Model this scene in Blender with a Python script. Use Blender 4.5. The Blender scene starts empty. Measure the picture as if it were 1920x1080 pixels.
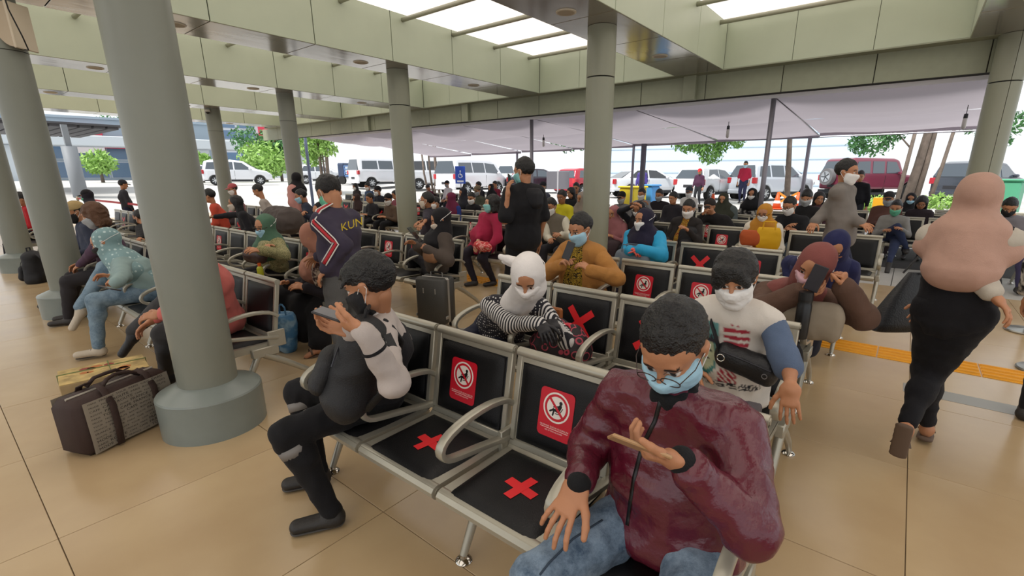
import bpy, bmesh, math, random
import numpy as np
from mathutils import Vector, Matrix, Euler
SC = bpy.context.scene
COL = SC.collection
PI = math.pi
# ---------------------------------------------------------------- camera
H_EYE, FPX, YAW, PITCH, PCX, PCY = 1.57, 888.27, 0.6603, 0.2713, 998.2, 575.5
cd = bpy.data.cameras.new('camera'); cam = bpy.data.objects.new('camera', cd); COL.objects.link(cam)
cd.sensor_width = 36.0; cd.lens = FPX / 1920 * 36
cd.shift_x = -(PCX - 960) / 1920; cd.shift_y = (PCY - 540) / 1920
cd.clip_start = 0.05; cd.clip_end = 600
cam.location = (0, 0, H_EYE); cam.rotation_euler = (PI / 2 - PITCH, 0, YAW)
SC.camera = cam
# ---------------------------------------------------------------- world, light, exposure
SC.view_settings.view_transform = 'Standard'; SC.view_settings.look = 'None'
SC.view_settings.gamma = 1.0; SC.view_settings.use_curve_mapping = False
SC.view_settings.exposure = 0.0
W = bpy.data.worlds.new('sky'); SC.world = W; W.use_nodes = True
bg = W.node_tree.nodes['Background']; bg.inputs[0].default_value = (0.93, 0.97, 1.0, 1); bg.inputs[1].default_value = 1.2
SKYLIGHT = 1.12
sl = bpy.data.lights.new('yard_fill', 'SUN'); sl.energy = 4.5; sl.angle = math.radians(12); sl.color = (1.0, .97, .92)  # directional lamp added to whiten the yard; the sky itself is overcast
yard_fill = bpy.data.objects.new('yard_fill', sl); COL.objects.link(yard_fill); yard_fill.rotation_euler = (math.radians(32), math.radians(-8), 0)
# ---------------------------------------------------------------- basic helpers
_c, _s = math.cos(YAW), math.sin(YAW)
FWD = np.array([-_s * math.cos(PITCH), _c * math.cos(PITCH), -math.sin(PITCH)])
RGT = np.array([_c, _s, 0.0]); UPV = np.cross(RGT, FWD)
def ray(px, py):
    return FWD + RGT * ((px - PCX) / FPX) - UPV * ((py - PCY) / FPX)
def at(px, py, Y=None, z=None, X=None, D=None):
    """a point of the place, from where it is seen and its real distance or height"""
    d = ray(px, py)
    if Y is not None: t = Y / d[1]
    elif z is not None: t = (z - H_EYE) / d[2]
    elif X is not None: t = X / d[0]
    else: t = D
    return np.array([0, 0, H_EYE]) + d * t
def V3(*a): return np.array(a, float)
def gz(x, y):
    """height of the ground outside the tiled hall"""
    t = min(max((y - 12.5) / 10.0, 0), 1); t = t * t * (3 - 2 * t)
    u = min(max((-x - 14) / 22.0, 0), 1); u = u * u * (3 - 2 * u)
    w = min(max((-x - 17) / 10.0, 0), 1); w = w * w * (3 - 2 * w)
    return max(t * (0.45 + 0.5 * u), 0.9 * w * u)

MATS = {}
def srgb(c):
    if isinstance(c, str):
        c = [int(c[i:i + 2], 16) / 255 for i in (0, 2, 4)]
    return tuple(x / 12.92 if x <= 0.04045 else ((x + 0.055) / 1.055) ** 2.4 for x in c)
def mat(name, color=None, rough=0.6, metal=0.0, bump=0.0, bscale=60, vary=0.0, vscale=8, emit=0.0, attr=False, coat=0.0, spec=0.5, sheen=0.0, fn=None, trans=0.0, alpha=1.0):
    if name in MATS: return MATS[name]
    m = bpy.data.materials.new(name); m.use_nodes = True; MATS[name] = m
    nt = m.node_tree; b = nt.nodes['Principled BSDF']
    c = srgb(color) if color is not None else (0.5, 0.5, 0.5)
    b.inputs['Base Color'].default_value = (*c, 1); b.inputs['Roughness'].default_value = rough
    b.inputs['Metallic'].default_value = metal; b.inputs['Specular IOR Level'].default_value = spec
    b.inputs['Coat Weight'].default_value = coat; b.inputs['Transmission Weight'].default_value = trans
    b.inputs['Alpha'].default_value = alpha
    if sheen: b.inputs['Sheen Weight'].default_value = sheen
    if emit:
        b.inputs['Emission Color'].default_value = (*c, 1); b.inputs['Emission Strength'].default_value = emit
    src = None
    if attr:
        a = nt.nodes.new('ShaderNodeAttribute'); a.attribute_name = 'Col'; src = a.outputs['Color']
        nt.links.new(src, b.inputs['Base Color'])
    tc = nt.nodes.new('ShaderNodeTexCoord')
    if vary:
        n = nt.nodes.new('ShaderNodeTexNoise'); n.inputs['Scale'].default_value = vscale; n.inputs['Detail'].default_value = 5
        nt.links.new(tc.outputs['Object'], n.inputs['Vector'])
        r = nt.nodes.new('ShaderNodeMapRange'); r.inputs[1].default_value = 0.3; r.inputs[2].default_value = 0.7
        r.inputs[3].default_value = 1 - vary; r.inputs[4].default_value = 1 + vary
        nt.links.new(n.outputs['Fac'], r.inputs[0])
        h = nt.nodes.new('ShaderNodeHueSaturation')
        if src is not None: nt.links.new(src, h.inputs['Color'])
        else: h.inputs['Color'].default_value = (*c, 1)
        nt.links.new(r.outputs[0], h.inputs['Value']); nt.links.new(h.outputs[0], b.inputs['Base Color']); src = h.outputs[0]
    if bump:
        n = nt.nodes.new('ShaderNodeTexNoise'); n.inputs['Scale'].default_value = bscale; n.inputs['Detail'].default_value = 4
        nt.links.new(tc.outputs['Object'], n.inputs['Vector'])
        k = nt.nodes.new('ShaderNodeBump'); k.inputs['Strength'].default_value = bump; k.inputs['Distance'].default_value = 0.01
        nt.links.new(n.outputs['Fac'], k.inputs['Height']); nt.links.new(k.outputs[0], b.inputs['Normal'])
    if fn: fn(nt, b, tc)
    return m
def link(o, parent=None):
    COL.objects.link(o)
    if parent is not None: o.parent = parent
    return o
def empty(name, label, cat, loc=(0, 0, 0), rotz=0, group=None):
    o = bpy.data.objects.new(name, None); COL.objects.link(o)
    o.location = Vector([float(v) for v in loc]); o.rotation_euler = (0, 0, rotz); o.empty_display_size = 0.1
    tag(o, label, cat, group); return o
def tag(o, label=None, cat=None, group=None, kind=None):
    if label: o['label'] = label
    if cat: o['category'] = cat
    if group: o['group'] = group
    if kind: o['kind'] = kind
    return o
def new_obj(name, me, m, parent=None, smooth=False):
    if m is not None and not len(me.materials):
        for q in (m if isinstance(m, (list, tuple)) else [m]): me.materials.append(q)
    if smooth: me.shade_smooth()
    return link(bpy.data.objects.new(name, me), parent)
class MB:
    """collects boxes, tubes, prisms; build() links ONE mesh object"""
    def __init__(s): s.v, s.f, s.mi = [], [], []
    def add(s, v, f, mi=0):
        n = len(s.v); s.v += [tuple(float(t) for t in p) for p in v]
        s.f += [tuple(i + n for i in q) for q in f]; s.mi += [mi] * len(f); return s
    def box(s, lo, hi, mi=0, bev=0.0, M=None):
        x0, y0, z0 = lo; x1, y1, z1 = hi
        if bev <= 0:
            v = [(x0, y0, z0), (x1, y0, z0), (x1, y1, z0), (x0, y1, z0), (x0, y0, z1), (x1, y0, z1), (x1, y1, z1), (x0, y1, z1)]
            f = [(0, 3, 2, 1), (4, 5, 6, 7), (0, 1, 5, 4), (1, 2, 6, 5), (2, 3, 7, 6), (3, 0, 4, 7)]
        else:
            b = min(bev, (x1 - x0) * .49, (y1 - y0) * .49, (z1 - z0) * .49); v = []
            lohi = ((x0, x1), (y0, y1), (z0, z1)); f = []; idx = {}
            for c in range(8):
                s_ = [(c >> k) & 1 for k in range(3)]
                for ax in range(3):
                    p = []
                    for k in range(3):
                        e = lohi[k][s_[k]]
                        if k != ax: e += b * (-1 if s_[k] else 1)
                        p.append(e)
                    idx[(c, ax)] = len(v); v.append(tuple(p))
            def q(*l): f.append(tuple(l))
            for ax in range(3):
                u, w = [(1, 2), (2, 0), (0, 1)][ax]
                for sd in (0, 1):
                    o = [(0, 0), (1, 0), (1, 1), (0, 1)]
                    if not sd: o = o[::-1]
                    q(*[idx[((sd << ax) | (a << u) | (c << w), ax)] for a, c in o])
            for c in range(8):
                t = (idx[(c, 0)], idx[(c, 1)], idx[(c, 2)])
                q(*(t if bin(c).count('1') % 2 else t[::-1]))
            for ax in range(3):
                u, w = [(1, 2), (2, 0), (0, 1)][ax]
                for a in (0, 1):
                    for c in (0, 1):
                        k0 = (a << u) | (c << w); k1 = k0 | (1 << ax)
                        t = (idx[(k0, u)], idx[(k1, u)], idx[(k1, w)], idx[(k0, w)])
                        q(*(t if (a ^ c) else t[::-1]))
        if M is not None: v = [tuple(M @ Vector(p)) for p in v]
        return s.add(v, f, mi)
    def prism(s, poly, a, b, mi=0, M=None):
        """polygon in local XY, extruded z a..b, placed by M"""
        n = len(poly); v = [(x, y, a) for x, y in poly] + [(x, y, b) for x, y in poly]
        ar = sum(poly[i][0] * poly[(i + 1) % n][1] - poly[(i + 1) % n][0] * poly[i][1] for i in range(n))
        f = [tuple(range(n))[::-1], tuple(range(n, 2 * n))] + [(i, (i + 1) % n, n + (i + 1) % n, n + i) for i in range(n)]
        if ar < 0: f = [q[::-1] for q in f]
        if M is not None: v = [tuple(M @ Vector(p)) for p in v]
        return s.add(v, f, mi)
    def tube(s, pts, r, seg=8, mi=0, cap=True, flat=None):
        """swept tube through pts, r radius or list; flat=(w,h) gives a rectangular-round section with w along local side"""
        P = [Vector([float(t) for t in p]) for p in pts]; n = len(P)
        R = r if isinstance(r, (list, tuple)) else [r] * n
        v, f = [], []; up = None
        for i in range(n):
            d = (P[min(i + 1, n - 1)] - P[max(i - 1, 0)]).normalized()
            if up is None:
                up = Vector((0, 0, 1)) if abs(d.z) < 0.9 else Vector((1, 0, 0))
            side = d.cross(up).normalized(); up = side.cross(d).normalized()
            for k in range(seg):
                a = 2 * PI * k / seg
                if flat: ca, sa = math.cos(a), math.sin(a); e = 0.5; ox = math.copysign(abs(ca) ** e, ca) * flat[0]; oy = math.copysign(abs(sa) ** e, sa) * flat[1]
                else: ox, oy = math.cos(a) * R[i], math.sin(a) * R[i]
                v.append(tuple(P[i] + side * ox + up * oy))
        for i in range(n - 1):
            for k in range(seg):
                a, b = i * seg + k, i * seg + (k + 1) % seg
                f.append((a, b, b + seg, a + seg))
        if cap: f.append(tuple(range(seg))[::-1]); f.append(tuple(range((n - 1) * seg, n * seg)))
        return s.add(v, f, mi)
    def lathe(s, prof, c=(0, 0, 0), seg=24, mi=0, cap=True):
        v, f = [], []
        for r, z in prof:
            for k in range(seg):
                a = 2 * PI * k / seg; v.append((c[0] + r * math.cos(a), c[1] + r * math.sin(a), c[2] + z))
        for i in range(len(prof) - 1):
            for k in range(seg):
                a, b = i * seg + k, i * seg + (k + 1) % seg
                f.append((a, b, b + seg, a + seg))
        if cap: f.append(tuple(range(seg))[::-1]); f.append(tuple(range((len(prof) - 1) * seg, len(prof) * seg)))
        return s.add(v, f, mi)
    def quad(s, a, b, c, d, mi=0): return s.add([a, b, c, d], [(0, 1, 2, 3)], mi)
    def mesh(s, name='m'):
        me = bpy.data.meshes.new(name); me.from_pydata(s.v, [], s.f)
        if any(s.mi): me.polygons.foreach_set('material_index', s.mi)
        me.update(); return me
    def build(s, name, m, parent=None, smooth=False, loc=None):
        o = new_obj(name, s.mesh(name), m, parent, smooth)
        if loc is not None: o.location = loc
        return o
def smooth_angle(o, ang=40):
    me = o.data; me.shade_smooth()
    try: me.set_sharp_from_angle(angle=math.radians(ang))
    except Exception: pass
    return o
# ---------------------------------------------------------------- volumes: blended solids turned into one surface
def value_noise(P, scale, seed):
    rs = np.random.RandomState(seed); L = rs.rand(17, 17, 17).astype(np.float32) * 2 - 1
    L[16] = L[0]; L[:, 16] = L[:, 0]; L[:, :, 16] = L[:, :, 0]
    q = P * scale + 100.0; i = np.floor(q).astype(int); f = q - i; f = f * f * (3 - 2 * f); i = i % 16
    x, y, z = i[:, 0], i[:, 1], i[:, 2]; fx, fy, fz = f[:, 0], f[:, 1], f[:, 2]
    def g(a, b, c): return L[x + a, y + b, z + c]
    c00 = g(0, 0, 0) * (1 - fx) + g(1, 0, 0) * fx; c10 = g(0, 1, 0) * (1 - fx) + g(1, 1, 0) * fx
    c01 = g(0, 0, 1) * (1 - fx) + g(1, 0, 1) * fx; c11 = g(0, 1, 1) * (1 - fx) + g(1, 1, 1) * fx
    return (c00 * (1 - fy) + c10 * fy) * (1 - fz) + (c01 * (1 - fy) + c11 * fy) * fz
class Vol:
    def __init__(s, h): s.h = h; s.p = []; s.cuts = []
    def cap(s, a, b, ra, rb=None, k=0.02, w=None, f=1.0, sub=False):
        """tapered capsule a-b; w,f: stretched along direction w by factor f"""
        s.p.append((np.asarray(a, float), np.asarray(b, float), ra, ra if rb is None else rb, k, None if w is None else np.asarray(w, float) / np.linalg.norm(w), f, sub)); return s
    def ball(s, c, r, k=0.02, w=None, f=1.0, sub=False): return s.cap(c, np.asarray(c, float) + 1e-4, r, r, k, w, f, sub)
    def cut(s, pt, n): s.cuts.append((np.asarray(pt, float), np.asarray(n, float) / np.linalg.norm(n))); return s   # keeps the side opposite to n
    def field(s):
        h = s.h; lo = np.full(3, 1e9); hi = -lo
        for a, b, ra, rb, k, w, f, sub in s.p:
            if sub: continue
            r = max(ra, rb) * max(f, 1) + k * .5 + 2 * h
            lo = np.minimum(lo, np.minimum(a, b) - r); hi = np.maximum(hi, np.maximum(a, b) + r)
        n = np.ceil((hi - lo) / h).astype(int) + 1; s.lo = lo; s.n = n
        D = np.full(n, 1.0, np.float32); ax = [lo[i] + h * np.arange(n[i]) for i in range(3)]; s.ax = ax
        for a, b, ra, rb, k, w, f, sub in s.p:
            r = max(ra, rb) * max(f, 1) + k + 3 * h
            l = np.maximum(np.floor((np.minimum(a, b) - r - lo) / h).astype(int), 0); u = np.minimum(np.ceil((np.maximum(a, b) + r - lo) / h).astype(int) + 1, n)
            if np.any(u <= l): continue
            X = ax[0][l[0]:u[0], None, None] - a[0]; Yv = ax[1][None, l[1]:u[1], None] - a[1]; Z = ax[2][None, None, l[2]:u[2]] - a[2]
            e = b - a
            if w is not None:
                t = (X * w[0] + Yv * w[1] + Z * w[2]) * (1 / f - 1)
                X = X + t * w[0]; Yv = Yv + t * w[1]; Z = Z + t * w[2]; e = e + w * (e @ w) * (1 / f - 1)
            ee = max(e @ e, 1e-12)
            t = np.clip((X * e[0] + Yv * e[1] + Z * e[2]) / ee, 0, 1)
            d = np.sqrt((X - t * e[0]) ** 2 + (Yv - t * e[1]) ** 2 + (Z - t * e[2]) ** 2) - (ra + (rb - ra) * t)
            d = d.astype(np.float32); B = D[l[0]:u[0], l[1]:u[1], l[2]:u[2]]
            if sub:
                d = -d; hh = np.clip(.5 - .5 * (B - d) / k, 0, 1); B[...] = B + (d - B) * hh + k * hh * (1 - hh)
            else:
                hh = np.clip(.5 + .5 * (B - d) / k, 0, 1); B[...] = B + (d - B) * hh - k * hh * (1 - hh)
        for c, nn in s.cuts:
            pl = (ax[0][:, None, None] - c[0]) * nn[0] + (ax[1][None, :, None] - c[1]) * nn[1] + (ax[2][None, None, :] - c[2]) * nn[2]
            D = np.maximum(D, pl.astype(np.float32))
        D[0] = 1; D[-1] = 1; D[:, 0] = 1; D[:, -1] = 1; D[:, :, 0] = 1; D[:, :, -1] = 1
        return D
    def surf(s, D=None, smooth=1, fold=0.0, fscale=14, seed=1, dirn=None):
        if D is None: D = s.field()
        V, Q = nets(D, s.lo, s.h)
        if smooth: V = relax(V, Q, smooth)
        if fold:
            N = normals(V, Q); P = V.copy()
            if dirn is not None: P = P - 0.7 * np.outer(P @ np.asarray(dirn), dirn)
            nz = value_noise(P, fscale, seed); nz2 = value_noise(P + 3.1, fscale * 2.1, seed + 5)
            n3 = (1 - 2 * np.abs(value_noise(P + 7.7, fscale * 3.7, seed + 9))) * .10 if s.h < .011 else 0
            V = V + N * (fold * ((1 - 2 * np.abs(nz)) * .7 + nz2 * .4 + n3))[:, None]
        return V, Q
def nets(D, lo, h):
    ins = D < 0; nx, ny, nz = D.shape
    c = np.zeros((nx - 1, ny - 1, nz - 1), np.uint8)
    for i in (0, 1):
        for j in (0, 1):
            for k in (0, 1): c += ins[i:nx - 1 + i, j:ny - 1 + j, k:nz - 1 + k]
    act = (c > 0) & (c < 8); ci = np.argwhere(act); m = len(ci)
    idx = np.full(act.shape, -1, np.int64); idx[act] = np.arange(m)
    acc = np.zeros((m, 3)); cnt = np.zeros(m)
    corners = [(i, j, k) for i in (0, 1) for j in (0, 1) for k in (0, 1)]
    val = {cr: D[ci[:, 0] + cr[0], ci[:, 1] + cr[1], ci[:, 2] + cr[2]].astype(float) for cr in corners}
    for a in corners:
        for axn in range(3):
            if a[axn]: continue
            b = list(a); b[axn] = 1; b = tuple(b); va, vb = val[a], val[b]; x = (va < 0) != (vb < 0)
            t = np.where(x, va / np.where(x, va - vb, 1), 0); p = np.array(a, float)[None] + np.zeros((m, 3)); p[:, axn] = t
            acc += p * x[:, None]; cnt += x
    V = lo + h * (ci + acc / cnt[:, None]); Q = []
    for axn in range(3):
        sl0 = [slice(1, -1)] * 3; sl0[axn] = slice(0, -1); sl1 = [slice(1, -1)] * 3; sl1[axn] = slice(1, None)
        A, B = ins[tuple(sl0)], ins[tuple(sl1)]; e = np.argwhere(A != B); sg = A[A != B]
        off = np.array([1, 1, 1]); off[axn] = 0; e = e + off
        u, w = [(1, 2), (2, 0), (0, 1)][axn]
        def g(du, dw):
            q = e.copy(); q[:, u] -= du; q[:, w] -= dw; return idx[q[:, 0], q[:, 1], q[:, 2]]
        q = np.stack([g(1, 1), g(0, 1), g(0, 0), g(1, 0)], 1); q[~sg] = q[~sg][:, ::-1]; Q.append(q)
    Q = np.concatenate(Q); return V, Q[(Q >= 0).all(1)]
def relax(V, Q, it, lam=0.6):
    for _ in range(it):
        acc = np.zeros_like(V); cnt = np.zeros(len(V))
        for a, b in ((0, 1), (1, 2), (2, 3), (3, 0)):
            for d in range(3):
                acc[:, d] += np.bincount(Q[:, a], V[Q[:, b], d], len(V)) + np.bincount(Q[:, b], V[Q[:, a], d], len(V))
            cnt += np.bincount(Q[:, a], minlength=len(V)) + np.bincount(Q[:, b], minlength=len(V))
        V = V + lam * (acc / np.maximum(cnt, 1)[:, None] - V)
    return V
def normals(V, Q):
    n = np.cross(V[Q[:, 2]] - V[Q[:, 0]], V[Q[:, 3]] - V[Q[:, 1]]); N = np.zeros_like(V)
    for a in range(4):
        for d in range(3): N[:, d] += np.bincount(Q[:, a], n[:, d], len(V))
    return N / np.maximum(np.linalg.norm(N, axis=1), 1e-9)[:, None]
def mesh_vq(name, V, Q, col=None):
    me = bpy.data.meshes.new(name); me.vertices.add(len(V)); me.vertices.foreach_set('co', V.astype(np.float32).ravel())
    me.loops.add(Q.size); me.loops.foreach_set('vertex_index', Q.astype(np.int32).ravel())
    me.polygons.add(len(Q)); me.polygons.foreach_set('loop_start', np.arange(0, Q.size, 4, dtype=np.int32))
    me.polygons.foreach_set('use_smooth', np.ones(len(Q), bool)); me.update(calc_edges=True)
    if col is not None:
        ca = me.color_attributes.new('Col', 'FLOAT_COLOR', 'POINT')
        ca.data.foreach_set('color', np.concatenate([col, np.ones((len(V), 1))], 1).astype(np.float32).ravel())
    return me
# ================================================================ the hall
def tile_fn(nt, b, tc):
    oi = nt.nodes.new('ShaderNodeObjectInfo'); n = nt.nodes.new('ShaderNodeTexNoise'); n.inputs['Scale'].default_value = 1.7; n.inputs['Detail'].default_value = 6
    ad = nt.nodes.new('ShaderNodeVectorMath'); ad.operation = 'ADD'; nt.links.new(tc.outputs['Object'], ad.inputs[0]); nt.links.new(oi.outputs['Random'], ad.inputs[1])
    nt.links.new(ad.outputs[0], n.inputs['Vector'])
    r = nt.nodes.new('ShaderNodeValToRGB'); r.color_ramp.elements[0].color = (*srgb('ae9470'), 1); r.color_ramp.elements[1].color = (*srgb('bfa781'), 1)
    r.color_ramp.elements[0].position = .3; r.color_ramp.elements[1].position = .75
    nt.links.new(n.outputs['Fac'], r.inputs[0]); nt.links.new(r.outputs[0], b.inputs['Base Color'])
    k = nt.nodes.new('ShaderNodeMapRange'); k.inputs[3].default_value = .16; k.inputs[4].default_value = .3; nt.links.new(n.outputs['Fac'], k.inputs[0]); nt.links.new(k.outputs[0], b.inputs['Roughness'])
M_TILE = mat('polished_tile', 'c6ac81', rough=.2, fn=tile_fn, spec=.55)
M_JOINT = mat('tile_joint', '6b5a44', rough=.9)
floor = MB().box((-24, -6, -.25), (7, 8.6, -.006)).build('floor', M_JOINT); tag(floor, kind='structure')
TX, TY = -3.762, .093
tmesh = MB().box((.0018, .0018, -.012), (.9982, .9982, 0), bev=.0015).mesh('floor_tile')
tmesh2 = MB().box((.0018, .0018, -.012), (.9982, .505, 0), bev=.0015).mesh('floor_tile_cut')
for m_ in (tmesh, tmesh2): m_.materials.append(M_TILE)
for i in range(-20, 9):
    for j in range(-1, 9):
        x, y = TX + i, TY + j
        if x < -10 and y < 0: continue
        if x > 3.3 or (y < .9 and x > 1) : continue
        o = link(bpy.data.objects.new('floor_tile', tmesh2 if j == 8 else tmesh), floor); o.location = (x, y, 0)
# plain tiled floor beyond the pieces
MB().box((-24, -6, -.006), (-23.77, 8.6, -.001)).build('floor_margin', M_TILE, floor)
M_GREY = mat('grey_border', '8f8d86', rough=.35)
for k in range(4):
    MB().box((.2 + k * 1.2, 4.30, -.004), (.2 + k * 1.2 + 1.197, 4.49, .0015)).build('border_strip', M_GREY, floor)
M_YEL = mat('tactile_yellow', 'e09a10', rough=.5, vary=.06)
tp = MB().box((.004, 0, 0), (.346, .35, .004))
for r_ in range(4): tp.tube([(.012, .045 + r_ * .087, .004), (.338, .045 + r_ * .087, .004)], .014, 6)
tpm = tp.mesh('tactile_paver'); tpm.materials.append(M_YEL)
for k in range(-26, 12):
    o = link(bpy.data.objects.new('tactile_paver', tpm), floor); o.location = (k * .35, 5.02, 0)
M_CONC = mat('concrete_apron', 'a9a6a0', rough=.7, vary=.08, vscale=3, bump=.1)
ap = MB()
for k in range(13): ap.box((-24 + k * 2.4, 8.62, -.2), (-24 + k * 2.4 + 2.39, 10.45, -.012))
tag(ap.build('trim_1', M_CONC), kind='structure')
M_MAT = mat('dark_matting', '2e2b29', rough=.85, vary=.2)
tag(MB().box((-.55, 10.46, -.2), (6, 14, -.008)).build('trim_2', M_MAT), kind='structure')
# outside ground
def grid(f, xs, ys):
    v = [(x, y, f(x, y)) for y in ys for x in xs]; n = len(xs)
    return v, [(j * n + i, j * n + i + 1, (j + 1) * n + i + 1, (j + 1) * n + i) for j in range(len(ys) - 1) for i in range(n - 1)]
M_ASPH = mat('pale_asphalt', 'b9b7b4', rough=.8, vary=.06, vscale=.6, bump=.15, bscale=30)
v, f = grid(lambda x, y: gz(x, y) - .02, list(np.linspace(-150, -24, 22)) + list(np.linspace(-23, 30, 40)), list(np.linspace(-12, 10.47, 8)) + list(np.linspace(11, 30, 30)) + [40, 60, 90, 150])
# keep the hall area below its own floor
v = [(x, y, (z if (y > 10.4 or x < -24.05) else -.3)) for x, y, z in v]
gr = MB().add(v, f).build('floor_outside', M_ASPH); gr.name = 'ground'; tag(gr, kind='structure')

# ---------------------------------------------------------------- ceiling
M_PAN = mat('olive_panel', 'b3baa3', rough=.42, vary=.03, vscale=2)
def soff_fn(nt, b, tc):
    n = nt.nodes.new('ShaderNodeTexNoise'); n.inputs['Scale'].default_value = 2.2; n.inputs['Detail'].default_value = 3
    mp = nt.nodes.new('ShaderNodeMapping'); mp.inputs['Scale'].default_value = (1, .3, 1); nt.links.new(tc.outputs['Object'], mp.inputs[0]); nt.links.new(mp.outputs[0], n.inputs['Vector'])
    k = nt.nodes.new('ShaderNodeBump'); k.inputs['Strength'].default_value = .12; k.inputs['Distance'].default_value = .03; nt.links.new(n.outputs['Fac'], k.inputs['Height']); nt.links.new(k.outputs[0], b.inputs['Normal'])
M_SOF = mat('glossy_soffit', '9b988e', rough=.14, spec=.9, metal=.35, fn=soff_fn)
M_CORE = mat('joint_dark', '24241f', rough=.9)  # even dark colour of the cores and joints
M_SKY = mat('skylight_acrylic', 'fff8f2', rough=.5, emit=SKYLIGHT)
M_ROD = mat('coffer_rod', 'a8a692', rough=.4)
ceil = bpy.data.objects.new('ceiling', None); COL.objects.link(ceil); tag(ceil, kind='structure')
S, T, YE = 3.38, 4.12, 9.42
BX = [.75, -3.45, -7.55, -11.6, -15.75, -19.9]
YS = [YE - .02 - 1.335 * k for k in range(12)]
g_ = .006
fp = MB().box((-.012, g_, 0), (.012, 1.335 - g_, T - S), bev=.004).mesh('face_panel'); fp.materials.append(M_PAN)
sp = MB().box((-.45 + g_, g_, 0), (.45 - g_, 1.335 - g_, .012), bev=.003).mesh('soffit_panel'); sp.materials.append(M_SOF)
dl = MB().lathe([(.105, -.012), (.118, -.008), (.122, 0), (.122, .012)], seg=24); dl.lathe([(.09, -.014), (.1, -.012)], seg=24, mi=1)
dlm = dl.mesh('ceiling_speaker'); dlm.materials.append(mat('speaker_rim', 'cfc7b6', rough=.5)); dlm.materials.append(mat('speaker_grille', 'b3a995', rough=.7))
for bi, x in enumerate(BX):
    MB().box((x - .435, YS[-1], S + .014), (x + .435, YE, T + .02)).build('beam_core', M_CORE, ceil)
    for k in range(11):
        y = YS[k + 1]
        for sx in (-1, 1):
            o = link(bpy.data.objects.new('face_panel', fp), ceil); o.location = (x + sx * .445, y, S)
        o = link(bpy.data.objects.new('soffit_panel', sp), ceil); o.location = (x, y, S - .002)
    for y in (-.2, 2.5, 5.1, 7.75):
        if bi == 0 and y < 7: continue
        o = link(bpy.data.objects.new('ceiling_speaker', dlm), ceil); o.location = (x - .02, y, S - .003)
sk = MB().box((0.01, .004, 0), (2.03, 1.33, .01)).mesh('skylight_panel'); sk.materials.append(M_SKY)
rod = MB().tube([(0, 0, 0), (4.2, 0, 0)], .035, 10).mesh('coffer_rod'); rod.materials.append(M_ROD); rod.shade_smooth()
ends = MB().box((g_ / 2, -.012, 0), (1.0 - g_ / 2, .012, T - S), bev=.004).mesh('end_panel'); ends.materials.append(M_PAN)
for bi in range(len(BX) - 1):
    x1, x0 = BX[bi] - .45, BX[bi + 1] + .45; w = x1 - x0
    for k in range(11):
        for q in range(2):
            o = link(bpy.data.objects.new('skylight_panel', sk), ceil); o.location = (x0 + q * w / 2, YS[k + 1], T); o.scale = (w / 2 / 2.04, 1, 1)
    for k in range(12):
        y = 9.0 - 1.12 * k
        if y < -3: break
        o = link(bpy.data.objects.new('coffer_rod', rod), ceil); o.location = (x0, y, T - .08); o.scale = (w / 4.2, 1, 1)
    for q in range(3):
        o = link(bpy.data.objects.new('end_panel', ends), ceil); o.location = (x0 + q * w / 3, YE, S); o.scale = (w / 3, 1, 1)
MB().box((-21, YE + .02, S + .01), (7, YE + .12, T + .1)).build('end_core', M_CORE, ceil)
MB().box((-21.5, -6, T + .35), (7, YE + .1, T + .45)).build('roof_slab', mat('roof_grey', '8a8a86', rough=.8), ceil)
# right-hand side bay and back of the hall
for k in range(11):
    o = link(bpy.data.objects.new('skylight_panel', sk), ceil); o.location = (1.2, YS[k + 1], T); o.scale = (1.6, 1, 1)
o = link(bpy.data.objects.new('end_panel', ends), ceil); o.location = (1.2, YE, S); o.scale = (3.3, 1, 1)
# ---------------------------------------------------------------- edge beam
eb = bpy.data.objects.new('trim_3', None); COL.objects.link(eb); tag(eb, kind='structure')
MB().box((-21, 9.66, 2.96), (6, 9.9, 3.4)).build('beam_core', M_CORE, eb)
ebp = MB().box((g_, -.014, 0), (1.31 - g_, .0, .43), bev=.004).mesh('fascia_panel'); ebp.materials.append(mat('fascia_panel', '8f927c', rough=.5, vary=.04))  # hall panel colour made darker: the shade on the edge beam is in it
for k in range(21):
    o = link(bpy.data.objects.new('fascia_panel', ebp), eb); o.location = (5.8 - 1.31 * (k + 1), 9.66, 2.955)
MB().box((-21, 9.4, 3.375), (6, 9.68, 3.395)).build('soffit_return', mat('fascia_panel', '85866f'), eb)
for x in (-14.2, -9.7, -3.65):
    MB().box((x - .12, 9.55, 2.95), (x + .12, 9.66, 3.38), bev=.006).build('fascia_bracket', mat('fascia_panel', '85866f'), eb)
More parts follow.
